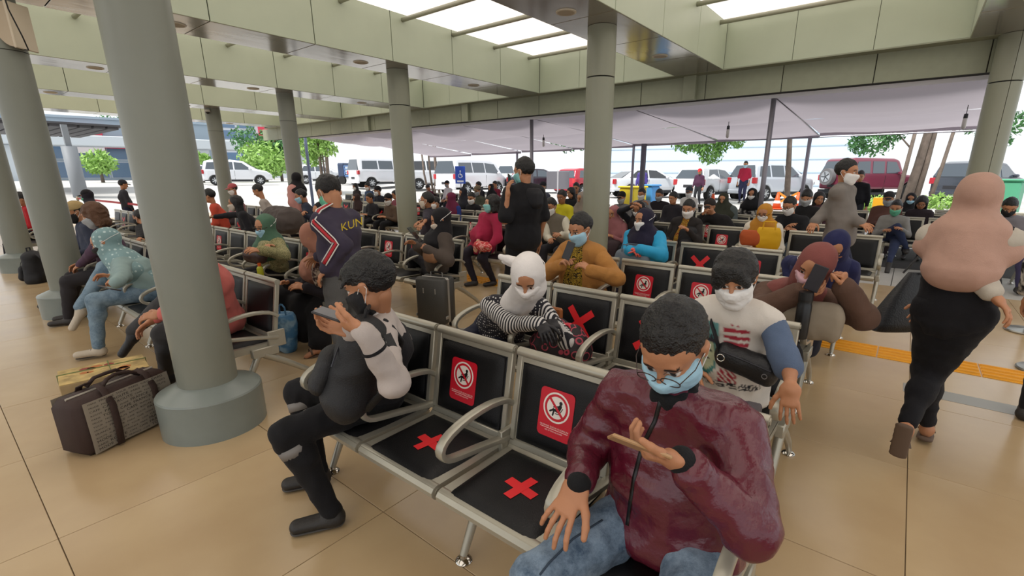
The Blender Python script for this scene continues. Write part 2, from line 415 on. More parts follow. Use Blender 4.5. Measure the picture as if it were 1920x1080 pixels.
# ---------------------------------------------------------------- columns
M_COL = mat('column_paint', '7e8075', rough=.38, vary=.04, vscale=3, bump=.03, bscale=12)
M_CLAD = mat('column_cladding', '8c8d7b', rough=.38, vary=.03, vscale=2)
M_BASE = mat('column_base', '7b827d', rough=.3, vary=.06, vscale=6, bump=.05, bscale=14)
def column(x, y, r, clad, label, seam=None, zt=S, base=True):
    c = empty('column', label, 'column', (x, y, 0), group=None)
    if base:
        R_ = .29 if not clad else .31
        b = MB().lathe([(R_, 0), (R_, .245), (R_ - .006, .255), (R_ - .02, .262), (r + .02, .30), (r, .31)], seg=48).build('plinth', M_BASE, c, smooth=True); smooth_angle(b, 30)
    if clad:
        for z0, z1 in ((.28, 2.78), (2.79, zt)):
            for a0 in (0, PI):
                off = seam or 0
                n = 16; pts = [(r * math.cos(off + a0 + (PI) * t / n), r * math.sin(off + a0 + PI * t / n)) for t in range(n + 1)]
                e = .018
                pts[0] = (r * math.cos(off + a0 + e), r * math.sin(off + a0 + e)); pts[-1] = (r * math.cos(off + a0 + PI - e), r * math.sin(off + a0 + PI - e))
                pts += [((r - .02) * math.cos(off + a0 + PI - e), (r - .02) * math.sin(off + a0 + PI - e)), ((r - .02) * math.cos(off + a0 + e), (r - .02) * math.sin(off + a0 + e))]
                pl = MB().prism(pts, z0, z1 - .006).build('cladding_shell', M_CLAD, c); smooth_angle(pl, 30)
        MB().lathe([(r - .018, .28), (r - .018, zt)], seg=24).build('core', M_CORE, c)
    else:
        sh = MB().lathe([(r, .29), (r, 2.3), (r, zt)], seg=48).build('shaft', M_COL, c, smooth=True); smooth_angle(sh, 30)
        MB().lathe([(r + .0015, 2.78), (r + .0015, 2.787)], seg=40, cap=False).build('joint_ring', M_CORE, c)
    return c
column(-3.357, .938, .162, False, 'thick grey column on a round plinth beside the brown bag and carton')
column(-7.54, .938, .165, False, 'grey column on a round plinth behind the woman in the light blue headscarf')
column(-11.75, .98, .165, False, 'leftmost grey column, with a black backpack at its foot')
column(-3.43, 5.86, .184, True, 'clad column behind the man in the orange cardigan', seam=-2.25)
column(-7.61, 5.86, .19, True, 'clad column behind the man in the black polo shirt', seam=-2.55)
column(-11.8, 5.86, .18, False, 'grey column behind the person in the pink hoodie')
column(-16.1, 5.86, .19, False, 'grey column with a small dome camera near its top')
column(.77, 9.5, .181, True, 'clad column behind the woman in the beige headscarf', seam=-1.35)
# ================================================================ people
def rotm(yaw=0, pitch=0, roll=0):
    """head frame: faces -Y at 0; yaw turns to the viewer's right (towards +X), pitch > 0 looks down, roll tilts"""
    return np.array(Euler((0, 0, yaw)).to_matrix() @ Euler((pitch, 0, 0)).to_matrix() @ Euler((0, roll, 0)).to_matrix())
def ik(a, b, l1, l2, hint):
    a, b, hint = map(lambda q: np.asarray(q, float), (a, b, hint)); d = b - a; L = np.linalg.norm(d); u = d / max(L, 1e-6)
    if L > (l1 + l2) * .995: b = a + u * (l1 + l2) * .995; L = (l1 + l2) * .995
    L = max(L, abs(l1 - l2) + .02)
    x = (l1 * l1 - l2 * l2 + L * L) / (2 * L); hh = math.sqrt(max(l1 * l1 - x * x, 1e-6))
    n = hint - u * (hint @ u); n = n / max(np.linalg.norm(n), 1e-6)
    return a + u * x + n * hh, a + u * L
SKIN = {'tan': 'b07a58', 'brown': '9a6546', 'light': 'c99a7b', 'dark': '7d4f38'}
def fabric(c, rough=.85, kind=None, c2=None, c3=None, scale=30, bump=.25, bscale=220):
    key = 'fabric_%s_%s_%s_%s_%g_%g' % (c, kind, c2, c3, scale, rough)
    if key in MATS: return MATS[key]
    def fn(nt, b, tc):
        L = nt.links; vec = tc.outputs['Object']
        def ramp(fac, stops, const=True):
            r = nt.nodes.new('ShaderNodeValToRGB'); r.color_ramp.interpolation = 'CONSTANT' if const else 'LINEAR'
            el = r.color_ramp.elements; el[0].position = stops[0][0]; el[0].color = (*srgb(stops[0][1]), 1)
            el[1].position = stops[1][0]; el[1].color = (*srgb(stops[1][1]), 1)
            for p, q in stops[2:]: e = el.new(p); e.color = (*srgb(q), 1)
            L.new(fac, r.inputs[0]); L.new(r.outputs[0], b.inputs['Base Color'])
        if kind in ('stripe', 'vstripe'):
            w = nt.nodes.new('ShaderNodeTexWave'); w.bands_direction = 'Z' if kind == 'stripe' else 'X'; w.inputs['Scale'].default_value = scale; w.inputs['Distortion'].default_value = 1.2; w.inputs['Detail'].default_value = 1; w.inputs['Detail Scale'].default_value = .4
            L.new(vec, w.inputs['Vector']); ramp(w.outputs['Fac'], [(0, c), (.5, c2)])
        elif kind == 'dots':
            v = nt.nodes.new('ShaderNodeTexVoronoi'); v.inputs['Scale'].default_value = scale; v.inputs['Randomness'].default_value = .15
            L.new(vec, v.inputs['Vector']); ramp(v.outputs['Distance'], [(0, c2), (.28, c)])
        elif kind == 'batik':
            v = nt.nodes.new('ShaderNodeTexVoronoi'); v.feature = 'DISTANCE_TO_EDGE'; v.inputs['Scale'].default_value = scale
            n = nt.nodes.new('ShaderNodeTexNoise'); n.inputs['Scale'].default_value = scale * .7; n.inputs['Detail'].default_value = 2
            L.new(vec, n.inputs['Vector']); ad = nt.nodes.new('ShaderNodeMixRGB'); ad.inputs[0].default_value = .12; L.new(vec, ad.inputs[1]); L.new(n.outputs['Color'], ad.inputs[2]); L.new(ad.outputs[0], v.inputs['Vector'])
            ramp(v.outputs['Distance'], [(0, c), (.07, c2), (.2, c3 or c), (.3, c2)])
        elif kind == 'mottle':
            n = nt.nodes.new('ShaderNodeTexNoise'); n.inputs['Scale'].default_value = scale; n.inputs['Detail'].default_value = 3
            L.new(vec, n.inputs['Vector']); ramp(n.outputs['Fac'], [(.3, c), (.5, c2), (.62, c3 or c)], const=False)
        elif kind == 'denim':
            n = nt.nodes.new('ShaderNodeTexNoise'); n.inputs['Scale'].default_value = 9; n.inputs['Detail'].default_value = 8; n.inputs['Roughness'].default_value = .75
            L.new(vec, n.inputs['Vector']); ramp(n.outputs['Fac'], [(.36, c), (.6, c2)], const=False)
    return mat(key, c, rough=rough, bump=bump, bscale=bscale, fn=fn if kind else None, vary=0 if kind else .08, vscale=7, sheen=.03, spec=.3)
M_SATIN = mat('satin_maroon', '561425', rough=.27, bump=.35, bscale=45, spec=.6, vary=.1, vscale=6)
M_HAIR = mat('black_hair', '0f0c0b', rough=.36, bump=.9, bscale=150)
M_MSK = mat('mask_blue', '9fc6d8', rough=.8, bump=.15, bscale=60)
def skinmat(t):
    return mat('skin_' + t, SKIN[t], rough=.5, attr=True, bump=.06, bscale=160, spec=.4)
def head_shape(v, T, k, lod):
    """adds the head to a volume; T maps head coordinates to place coordinates"""
    c = lambda a, b, ra, rb=None, kk=.02, w=None, f=1, sub=False: v.cap(T(a), T(b), ra * k, (rb if rb is not None else ra) * k, kk * k, None if w is None else T(w, True), f, sub)
    c((0, .02, .028), (0, .02, .03), .079, None, .02, (0, 1, 0), 1.17)
    c((0, -.028, .03), (0, -.034, -.045), .063, .05, .03)
    c((0, -.05, -.082), (0, -.048, -.08), .031, None, .03)
    for s in (-1, 1): c((s * .038, -.012, -.062), (s * .04, -.01, -.05), .034, None, .03)
    if lod < 2:
        c((-.036, -.079, .024), (.036, -.079, .024), .013, None, .012)
        for s in (-1, 1):
            c((s * .031, -.098, .0), (s * .031, -.098, .001), .0135, None, .012, (1, 0, 0), 1.4, True)
            c((s * .031, -.0765, .001), (s * .031, -.0765, .002), .0125, None, .004)
            c((s * .04, -.06, -.03), (s * .045, -.05, -.035), .025, None, .02)
            c((s * .083, .012, .012), (s * .079, .012, -.022), .013, .009, .008, (0, 1, 0), 1.5)
        c((0, -.088, .008), (0, -.110, -.028), .008, .012, .012)
        for s in (-1, 1): c((s * .012, -.101, -.032), (s * .012, -.1, -.031), .008, None, .008)
        c((-.02, -.088, -.054), (.02, -.088, -.054), .008, None, .008); c((-.015, -.088, -.064), (.015, -.088, -.064), .0085, None, .008)
    else:
        for s in (-1, 1): c((s * .08, .012, .008), (s * .08, .012, -.018), .014, None, .01)
        c((0, -.09, .005), (0, -.105, -.03), .01, .014, .012)
def face_cols(P, base, brow=True, tone=None):
    """P head coordinates; skin, eyes, brows, lips"""
    b = np.array(srgb(base)); C = np.tile(b, (len(P), 1)); x, y, z = P.T; ax = np.abs(x)
    front = y < -.055
    nz = value_noise(P, 40, 3); C *= (1 + .05 * nz)[:, None]
    if brow:
        m = front & (np.abs(z - .027 + (ax - .03) ** 2 * 4) < .0045) & (ax > .014) & (ax < .05); C[m] = srgb('2a1b14')
    d = ((ax - .031) / .0165) ** 2 + ((z - .001) / .0075) ** 2
    m = front & (d < 1); C[m] = srgb('cfc4ba')
    m2 = front & (((ax - .031) / .0085) ** 2 + ((z - .001) / .0085) ** 2 < 1) & (d < 1.2); C[m2] = srgb('1b120e')
    m3 = front & (d >= 1) & (d < 1.7) & (z > .002); C[m3] = np.array(srgb('38241a'))
    m4 = front & (ax < .024) & (np.abs(z + .059) < .009) & (y < -.08); C[m4] = b * np.array([.85, .55, .5])
    return C
def add_hand(v, wrist, d, n, thumb, k=1.0, curl=(.3, .35, .3), spread=.06, thumb_in=.35, r=.0083, curls=None):
    """palm from wrist along d, palm facing n, thumb on the `thumb` side (a direction)"""
    w = np.asarray(wrist, float); d = np.asarray(d, float) / np.linalg.norm(d)
    n = np.asarray(n, float); n = n - d * (n @ d); n = n / np.linalg.norm(n)
    t = np.asarray(thumb, float); t = t - d * (t @ d) - n * (t @ n); t = t / np.linalg.norm(t)
    v.cap(w + d * .015 * k, w + d * .078 * k, .0145 * k, .0125 * k, .008, t, 2.6)
    v.cap(w, w + d * .02 * k, .0205 * k, .02 * k, .02, t, 1.25)
    v.ball(w + d * .035 * k + t * .022 * k + n * .008 * k, .016 * k, .012)
    L = [(.040, .024, .020), (.045, .028, .021), (.042, .026, .021), (.033, .02, .018)]
    for i in range(4):
        o = (1.5 - i) * .0195; base = w + d * (.082 - abs(i - 1.3) * .003) * k + t * o * k; a = 0
        dd = d + t * (1.5 - i) * spread; dd /= np.linalg.norm(dd); p = base - dd * .008 * k; cr = curls[i] if curls else curl
        for j in range(3):
            a += cr[j]; u = dd * math.cos(a) + n * math.sin(a); q = p + u * L[i][j] * k
            v.cap(p, q, (r - j * .0006) * k, (r - .0006 - j * .0007) * k, .0035); p = q
    p = w + d * .028 * k + t * .028 * k + n * .006 * k; a = .75
    for j, l in enumerate((.038, .03, .024)):
        u = d * math.cos(a) + t * math.sin(a); u = u + n * thumb_in * (j * .5 + .4); u /= np.linalg.norm(u); q = p + u * l * k
        v.cap(p, q, (.0115 - j * .0012) * k, (.0105 - j * .0012) * k, .006); p = q; a -= .22
def VD(*a): a = np.array(a, float); return a / np.linalg.norm(a)
PEOPLE = []; SITTERS = []
def person(label, xy, yaw=0.0, pose='sit', h=1.62, g=1.0, seat=.45, lean=.0, twist=0, head=None, hyaw=None, hpitch=.25, hroll=0,
           hl=None, hr=None, el=None, er=None, fl=None, fr=None, kl=None, kr=None, hand_l=None, hand_r=None,
           skin='tan', hair='short', hijab=None, drape=.5, mask='white', top='333333', topm=None, sleeve=1.0, bottom='22222a', botm=None,
           blen=1.0, skirt=False, shoe='2a2624', bare=False, glasses=False, px=100, fold=.007, hem=0.0, collar=None, hood=None, cuff=None, extra=None, group=None, zoff=0.0, cap=None, hairc=None, hpx=None, loose=0.0, jacket_open=None, sternum=0, armc=None, armm=None, aloose=None, al_=1.0, cape=None, text=None, lg=1.0, footl=None, footr=None, over=None, handc=None):
    k = h / 1.65; lod = 0 if px > 250 else (1 if px > 110 else 2)
    hb = min(max(3.1 / px, .0105), .033); hh = min(max(1.6 / px, .0045), .015); hn = min(max(1.25 / px, .0036), .013); hc = hb; hb = hb * 1.35
    Rz = np.array(Euler((0, 0, yaw)).to_matrix()); base = V3(xy[0], xy[1], zoff)
    loc = lambda *p: base + Rz @ (V3(*p))
    Rx = Rz[:, 0]; Fw = -Rz[:, 1]; U = V3(0, 0, 1)
    if pose == 'sit':
        P = loc(0, 0, seat + .085 * k); 
        N = P + U * .475 * k + Fw * lean
    else:
        P = loc(0, 0, .90 * k); N = P + U * .475 * k + Fw * lean
        if lean > .15: N = N - U * (lean ** 2) * .9
    Hc = N + U * .155 * k + Fw * .03
    if pose == 'stand' and head is not None and not lean:
        hv = np.asarray(head, float); P = P + V3(hv[0] - base[0], hv[1] - base[1], 0) * .55; base = V3(base[0], base[1], base[2])
    if head is not None:
        Hc = np.asarray(head, float); d = Hc - P; 
        N = Hc - U * .15 * k * (1 if abs(d[2]) > .3 else .5) - (d - U * d[2]) * .18 - Fw * .02
        L = np.linalg.norm(N - P); 
        if L > .54 * k: N = P + (N - P) * (.54 * k / L)
    dN = Hc - N; LN = np.linalg.norm(dN)
    if LN > .19 * k and px < 200:
        ex = dN * (1 - .17 * k / LN); N = N + ex * V3(1, 1, .6); P = P + ex * V3(.9, .9, 0)
    Rb = np.array(Euler((0, 0, yaw + twist)).to_matrix()); Sx = Rb[:, 0]
    up = (N - P) / np.linalg.norm(N - P); Ch = P + (N - P) * .62 - Fw * .02; Wa = P + (N - P) * .3 + (Fw * .015 * g)
    SL = N - up * .055 * k + Sx * .165 * k * (.6 + .4 * g); SR = N - up * .055 * k - Sx * .165 * k * (.6 + .4 * g)
    lu, lf = .275 * k * al_, .245 * k * al_
    if pose == 'sit':
        dl = P + Fw * .30 * k + Sx * .10 + U * .10; dr = P + Fw * .30 * k - Sx * .10 + U * .10
    else: dl = SL - U * .5 * k + Fw * .08 + Rx * .06; dr = SR - U * .5 * k + Fw * .08 - Rx * .06
    WL = np.asarray(hl, float) if hl is not None else dl; WR = np.asarray(hr, float) if hr is not None else dr
    EL, WL = ik(SL, WL, lu, lf, el if el is not None else (Rx * .5 - U * .8 - Fw * .5)); ER, WR = ik(SR, WR, lu, lf, er if er is not None else (-Rx * .5 - U * .8 - Fw * .5))
    HL, HR = P + Rx * .085 * k * g ** .5 - U * .01, P - Rx * .085 * k * g ** .5 - U * .01
    if pose == 'sit': al, ar = loc(.11, -.50 * k, .085), loc(-.11, -.50 * k, .085)
    else: al, ar = loc(.09, 0.01, .085), loc(-.09, 0.01, .085)
    AL = np.asarray(fl, float) if fl is not None else al; AR = np.asarray(fr, float) if fr is not None else ar
    KL, AL = ik(HL, AL, .425 * k, .41 * k, kl if kl is not None else (U * .9 + Fw * .6 + Rx * .15 if pose == 'sit' else Fw)); KR, AR = ik(HR, AR, .425 * k, .41 * k, kr if kr is not None else (U * .9 + Fw * .6 - Rx * .15 if pose == 'sit' else Fw))
    root = empty('person', label, 'person', base - U * 0, 0, group)
    if pose == 'sit': SITTERS.append((xy[0], xy[1], label))
    O = base
    def mk(name, V, Q, m, col=None, parent=None):
        me = mesh_vq(name, V - O, Q, col); return new_obj(name, me, m, parent if parent is not None else root)
    # head frame
    hy = yaw if hyaw is None else hyaw; Rh = rotm(hy, hpitch, hroll)
    T = lambda p, dr=False: (Rh @ np.asarray(p, float)) if dr else Hc + k * (Rh @ np.asarray(p, float))
    # ---- body, one skin surface
    v = Vol(hb); e = .016 if hb < .02 else .02
    def torso(v, e, waist=True):
        v.cap(P, Wa, (.105 * g + e) * k, (.10 * g + e) * k, .06, Sx, 1.38)
        v.cap(Wa, Ch, (.10 * g + e) * k, (.105 * (.5 + .5 * g) + e) * k, .06, Sx, 1.38)
        v.cap(SL - Sx * .05, SR + Sx * .05, (.055 * (.6 + .4 * g) + e) * k, None, .06)
        for q_ in (SL, SR): v.cap(N - up * .02, q_ + up * .005, (.034 + e) * k, (.036 + e) * k, .04)
        v.cap(Ch, N - up * .04, (.10 * (.6 + .4 * g) + e) * k, (.05 + e) * k, .05, Sx, 1.2)
        if g > 1.15: v.ball(P + (N - P) * .36 + Fw * .075 * g, (.105 * g + e) * k, .08, Sx, 1.25)
        if sternum: 
            for s in (-1, 1): v.ball(Ch + Fw * .085 + Sx * s * .07, (.055 + e) * k, .05)
    torso(v, -.03 - (.012 if lod else 0))
    ga = .55 + .45 * g
    def arm(v, S_, E_, W_, e, frac=1.0, k1=.03):
        v.cap(S_, E_, (.043 * ga + e) * k, (.036 * ga + e) * k, k1) if frac >= .5 else v.cap(S_, S_ + (E_ - S_) * frac * 2, (.043 * ga + e) * k, (.041 * ga + e * 1.25) * k, k1)
        if frac > .5: v.cap(E_, E_ + (W_ - E_) * (frac - .5) * 2, (.036 * ga + e) * k, (.024 * (.6 + .4 * ga) + e) * k, k1)
    def leg(v, H_, K_, A_, e, frac=1.0, g2=None):
        gg = (.6 + .4 * g) * (lg if e > -.005 else 1)
        v.cap(H_, H_ + (K_ - H_) * min(frac * 2, 1), (.078 * gg + e) * k, (.052 * gg + e) * k, .04)
        if frac > .5:
            v.cap(K_, K_ + (A_ - K_) * (frac - .5) * 2, (.050 * gg + e) * k, (.032 + e * .9) * k, .03)
            v.ball(K_ + (A_ - K_) * .3 - Fw * .015, (.042 * gg + e) * k, .04) if frac > .8 else 0
    for S_, E_, W_ in ((SL, EL, WL), (SR, ER, WR)):
        arm(v, S_, E_, W_, 0 if sleeve < .9 else -.012)
    leg(v, HL, KL, AL, -.012 if blen > .9 else 0, 1); leg(v, HR, KR, AR, -.012 if blen > .9 else 0, 1)
    v.cap(N - up * .06, T((0, .025, -.05)), .05 * k * ga, .047 * k, .03)
    if bare:
        for A_, fo in ((AL, footl), (AR, footr)):
            fo = (Fw * .92 - U * .39) if fo is None else VD(*fo); v.cap(A_, A_ + fo * .14 * k, .028 * k, .022 * k, .03, Rx, 1.5); v.ball(A_ - fo * .0 - U * .03 * (fo[2] > -.7) + V3(0, 0, 0), .03 * k, .03)
    V, Q = v.surf(smooth=1); parts = [(V, Q)]
    vh = Vol(hh); head_shape(vh, T, k, lod); vh.cap(T((0, .022, -.04)), T((0, .02, -.04)) * .45 + N * .55, .045 * k, .047 * k, .02)
    Vh, Qh = vh.surf(smooth=1 if lod else 1); nb = len(V)
    hvols = []
    if 1:
        for W_, E_, hd, sgn in ((WL, EL, hand_l, 1), (WR, ER, hand_r, -1)):
            hd = hd or {}; 
            if hd is 'none': continue
            d = hd.get('d', VD(*((W_ - E_) / np.linalg.norm(W_ - E_) + Fw * .2))); n = hd.get('n', -U * .8 - Fw * .1 - Sx * sgn * .4); th = hd.get('t', -Sx * sgn + Fw * .2)
            vv = Vol(hn); add_hand(vv, W_, d, n, th, k * hd.get('k', 1.0), hd.get('curl', (.35, .45, .4)), hd.get('spread', .05), hd.get('ti', .35), .0083 if lod == 0 else .0093, hd.get('curls'))
            vv.cap(W_ - (W_ - E_) * .12, W_ + VD(*d) * .02, .024 * k * (.6 + .4 * ga), .021 * k, .01)
            hvols.append(vv.surf(smooth=1))
    allV, allQ, off = [V, Vh], [Q, Qh + len(V)], len(V) + len(Vh)
    base_c = SKIN[skin]; fc = face_cols((Vh - Hc) @ Rh / k, base_c); bc = np.tile(np.array(srgb(base_c)), (len(V), 1))
    cols = [bc, fc]
    for a, b in hvols:
        allV.append(a); allQ.append(b + off); off += len(a); cols.append(np.tile(np.array(srgb(handc or base_c)) * 1.04, (len(a), 1)))
    mk('body', np.concatenate(allV), np.concatenate(allQ), skinmat(skin), np.concatenate(cols))
    # ---- top
    fr_ = .93 if cuff and sleeve > .9 else 1.0; sleeve = sleeve * fr_
    tm = topm or fabric(top); e = .012 + loose
    def fin(v, name, m, fold_=fold, fs=13, seed=len(PEOPLE), parent=None, dirn=None, sm=1, colf=None):
        V, Q = v.surf(smooth=sm, fold=fold_, fscale=fs, seed=seed, dirn=dirn)
        return mk(name, V, Q, m, colf(V) if colf else None, parent)
    v = Vol(hc); torso(v, e)
    if hem: v.cap(P, P - U * hem * .5 + Fw * (hem * (.7 if pose == 'sit' else 0)), (.11 * g + e) * k, (.115 * g + e) * k, .05, Sx, 1.45)
    if armc is None: arm(v, SL, EL, WL, e * 1.1, sleeve); arm(v, SR, ER, WR, e * 1.1, sleeve)
    if pose == 'sit': v.cut(P - U * (.03 + hem * .5), -U)
    else: v.cut(P - U * (.06 + hem), -U)
    if sleeve > .9:
        v.cut(WL + (WL - EL) * .02, WL - EL) if False else None
    if hood:
        v.cap(N - Fw * .07 * k + Sx * .04 - U * .06, N - Fw * .07 * k - Sx * .04 - U * .06, .034 * k, None, .03); v.cap(N + Sx * .06 - U * .025, N - Sx * .06 - U * .025, .04 * k, None, .03)
    tob = fin(v, 'shirt', tm, colf=(extra or {}).get('colf'))
    if over:
        v = Vol(hc); torso(v, e + .014); 
        if hem: v.cap(P, P - U * hem * .5 + Fw * (hem * (.5 if pose == 'sit' else 0)), (.11 * g + e + .012) * k, None, .05, Sx, 1.45)
        v.cap(N + Fw * (.10 + .05 * g), P + Fw * (.14 + .07 * g) + (P - N) * .2, over[1], over[1] * 1.25, .01, None, 1, True); v.cap(N + up * .05 + Fw * .05, N + Fw * .12, .055, .06, .02, None, 1, True)
        v.cut(P - U * (.05 + hem * .5), -U); fin(v, 'open_jacket', fabric(over[0], bump=.6, bscale=260))
    if armc is not None:
        for S_, E_, W_ in ((SL, EL, WL), (SR, ER, WR)):
            v2 = Vol(hc); arm(v2, S_, E_, W_, aloose if aloose is not None else e * 1.1, sleeve); fin(v2, 'sleeve', armm or fabric(armc))
    if collar:
        v = Vol(hh * 1.1); a = 10
        ring = [N + up * .015 * k + (Sx * math.cos(t) * .058 + Fw * (math.sin(t) * .055 + .015)) * k - U * (math.sin(t) * .02) for t in np.linspace(0, 2 * PI, a)]
        for i in range(a - 1): v.cap(ring[i], ring[i + 1], .014 * k, None, .01, up, 1.7)
        fin(v, 'collar', fabric(collar), .001, parent=tob)
    if cuff:
        for E_, W_ in ((EL, WL), (ER, WR)):
            v = Vol(hh); u = (W_ - E_) / np.linalg.norm(W_ - E_); v.cap(W_ - u * .055, W_ + u * .004, .0395 * k * (.7 + .3 * ga), .034 * k * (.7 + .3 * ga), .004)
            fin(v, 'cuff', fabric(cuff, bump=.6, bscale=300), .0015, parent=tob)
    # ---- bottom
    bm_ = botm or fabric(bottom); e = .012
    v = Vol(hc * (1.3 if px < 500 else 1.1))
    if pose == 'sit': v.cap(P - U * .01, P + U * .05, (.10 * g + e) * k, (.10 * g + e) * k, .04, Rx, 1.42)
    else: v.cap(P - U * .02, P + U * .06, (.102 * g + e) * k, (.098 * g + e) * k, .04, Rx, 1.35)
    if skirt:
        for a_, K_, A_ in ((HL, KL, AL), (HR, KR, AR)):
            v.cap(a_, K_, .09 * k + e, .085 * k + e, .08); v.cap(K_, K_ + (A_ - K_) * .85, .085 * k + e, .10 * k, .08)
        v.cap((HL + HR) / 2, (KL + KR) / 2, .08 * k, .075 * k, .08); v.cap((KL + KR) / 2, ((KL + KR) / 2 + ((AL + AR) - (KL + KR)) / 2 * .8), .08 * k, .09 * k, .08)
    else:
        leg(v, HL, KL, AL, e * 1.15 + (.006 if blen < .9 else 0), blen); leg(v, HR, KR, AR, e * 1.15 + (.006 if blen < .9 else 0), blen)
    fin(v, 'skirt' if skirt else 'trousers', bm_, fold * .8, 15, 7 + len(PEOPLE))
    # ---- shoes
    if bare:
        for A_, fo in ((AL, footl), (AR, footr)):
            fo = (Fw * .95 - U * .1) if fo is None else VD(*fo); nn = VD(*(-U + fo * (U @ fo))) if abs(fo[2]) < .7 else VD(*(-Fw + fo * (Fw @ fo)))
            v = Vol(max(hh, .006)); c0 = A_ + nn * (.062 if abs(fo[2]) < .7 else .034) * k; v.cap(c0 - fo * .04 * k, c0 + fo * .16 * k, .014, .014, .01, Rx, 3.0); v.cut(V3(0, 0, base[2] + .001), -U)
            so = fin(v, 'sandal', mat('sandal_brown', '5f4c3e', rough=.7), 0)
            q = A_ + fo * .09 * k; MB().tube([q - Rx * .042 * k + nn * .03 - O, q - Rx * .03 * k - nn * .012 - O, q - nn * .024 - O, q + Rx * .03 * k - nn * .012 - O, q + Rx * .042 * k + nn * .03 - O], 0, 6, flat=(.009, .003)).build('strap', mat('sandal_brown', '5f4c3e'), so, smooth=True)
    if not bare and shoe:
        for A_, K_ in ((AL, KL), (AR, KR)):
            fd = Fw
            u = (A_ - K_) / np.linalg.norm(A_ - K_)
            if abs(u[2]) < .75: fd = VD(*(U * -.5 + Fw * .3 + u * .4))
            v = Vol(max(hh, .006)); 
            v.cap(A_ - U * .01, A_ - U * .045, .037 * k, .038 * k, .02); v.cap(A_ - U * .045 - fd * .02, A_ - U * .05 + fd * .15 * k, .034 * k, .03 * k, .03, Rx, 1.25)
            if abs(u[2]) >= .75: v.cut(V3(0, 0, base[2] + .002), -U)
            o = fin(v, 'shoe', mat('shoe_' + shoe, shoe, rough=.55, bump=.3, bscale=60), .0)
            if px > 240 and abs(u[2]) >= .75:
                v = Vol(.006); v.cap(A_ - U * .05 - fd * .02, A_ - U * .055 + fd * .15 * k, .038 * k, .034 * k, .03, Rx, 1.25); v.cut(V3(0, 0, base[2] + .002), -U); v.cut(V3(0, 0, base[2] + .022), U); fin(v, 'sole', mat('sole_grey', '4a4642', rough=.8), 0, parent=o)
                for q_ in range(4): 
                    c_ = A_ - U * (.012 + q_ * .006) + fd * (.035 + q_ * .018); MB().tube([c_ - Rx * .02 - O, c_ + U * .006 - O, c_ + Rx * .02 - O], .0032, 5).build('lace', mat('lace_dark', '3a3835', rough=.9), o)
    # ---- hair, headscarf, mask
    def cH(v, a, b, ra, rb=None, kk=.02, w=None, f=1, sub=False): v.cap(T(a), T(b), ra * k, (rb if rb is not None else ra) * k, kk * k, None if w is None else T(w, True), f, sub)
    hm = M_HAIR if not hairc else mat('hair_' + hairc, hairc, rough=.5, bump=.9, bscale=150)
    if hijab:
        v = Vol(hh * 1.5); cH(v, (0, .025, .03), (0, .025, .035), .092, None, .02, (0, 1, 0), 1.14)
        cH(v, (0, .0, -.01), (0, -.005, -.085), .087, .082, .03); 
        q = N + Fw * .0
        lo = loose + .012 * (g - 1) * 4; v.cap(T((0, -.005, -.08)), N - up * .02 + Fw * .01, .085 * k, .10 * k, .04)
        if mask != 'wrap': v.cap(N - up * .02 + Fw * .01, N - up * (.08 + .1 * drape) + Fw * .035, .10 * k + lo * .5, (.115 + .02 * drape) * k + lo, .05, Sx, 1.5 + .1 * drape)
        if mask != 'wrap': v.cap(N - up * .03, N - up * (.05 + .30 * drape) + Fw * .06, .08 * k, .10 * k + lo, .06, Sx, 1.1 + .25 * drape)
        if drape > .3: v.cap(N - up * .04 - Fw * .03, N - up * (.06 + .24 * drape) - Fw * .05, .09 * k + lo * .5, .105 * k + lo, .06, Sx, 1.3)
        for s in ((-1, 1) if mask != 'wrap' else ()): v.cap(N - up * .03 + Sx * s * .08, N - up * (.09 + .05 * drape) + Sx * s * .16 * k, .07 * k + lo * .7, .062 * k + lo, .05)
        if cape: v.cap(N - up * .03 - Fw * cape[3], N - up * cape[0] - Fw * (cape[3] + .02), cape[1] * .72, cape[1], .06, Sx, cape[2])
        cH(v, (0, -.125, .03 if mask != 'wrap' else .012), (0, -.13, -.035 if mask != 'wrap' else .0), .060 if mask != 'wrap' else .045, .050 if mask != 'wrap' else .045, .012, (1, 0, 0) if mask == 'wrap' else None, 1.25 if mask == 'wrap' else 1, True)
        o = fin(v, 'headscarf', hijab if not isinstance(hijab, str) else fabric(hijab, rough=.8), .007, 8 if lod == 0 else 11, 3, dirn=None)
    elif hair:
        v = Vol(hh)
        if hair in ('short', 'messy', 'side'):
            R_ = .086 if hair == 'short' else .087
            cH(v, (0, .028, .038), (0, .025, .04), R_, None, .02, (0, 1, 0), 1.13)
            cH(v, (0, -.02, .075), (0, .03, .09), .05, .05, .03)
            if hair != 'short': cH(v, (-.03, -.055, .07), (.035, -.05, .065), .034, .032, .03)
            cH(v, (0, -.14, -.01), (0, -.12, -.12), .085, .10, .01, (1, 0, 0), 1.1, True)
            for s in (-1, 1): cH(v, (s * .095, -.01, -.04), (s * .095, .03, -.09), .03, .045, .01, None, 1, True)
            cH(v, (0, .04, -.12), (0, .12, -.13), .07, .07, .01, None, 1, True)
            if hair != 'short':
                rs = random.Random(len(PEOPLE) + 5)
                for t in range(26 if lod == 0 else 12):
                    a = rs.uniform(-1.2, 1.2); p = (math.sin(a) * .07, -.055 + rs.uniform(0, .07), .085 - .02 * abs(a)); q = (p[0] * 1.15 + rs.uniform(-.015, .015), p[1] - .035, p[2] - rs.uniform(.01, .035))
                    cH(v, p, q, .012, .004, .012)
            fin(v, 'hair', hm, .0045, 45, 4)
        elif hair == 'fringe':
            cH(v, (0, .02, .035), (0, .02, .04), .095, None, .02, (0, 1, 0), 1.08)
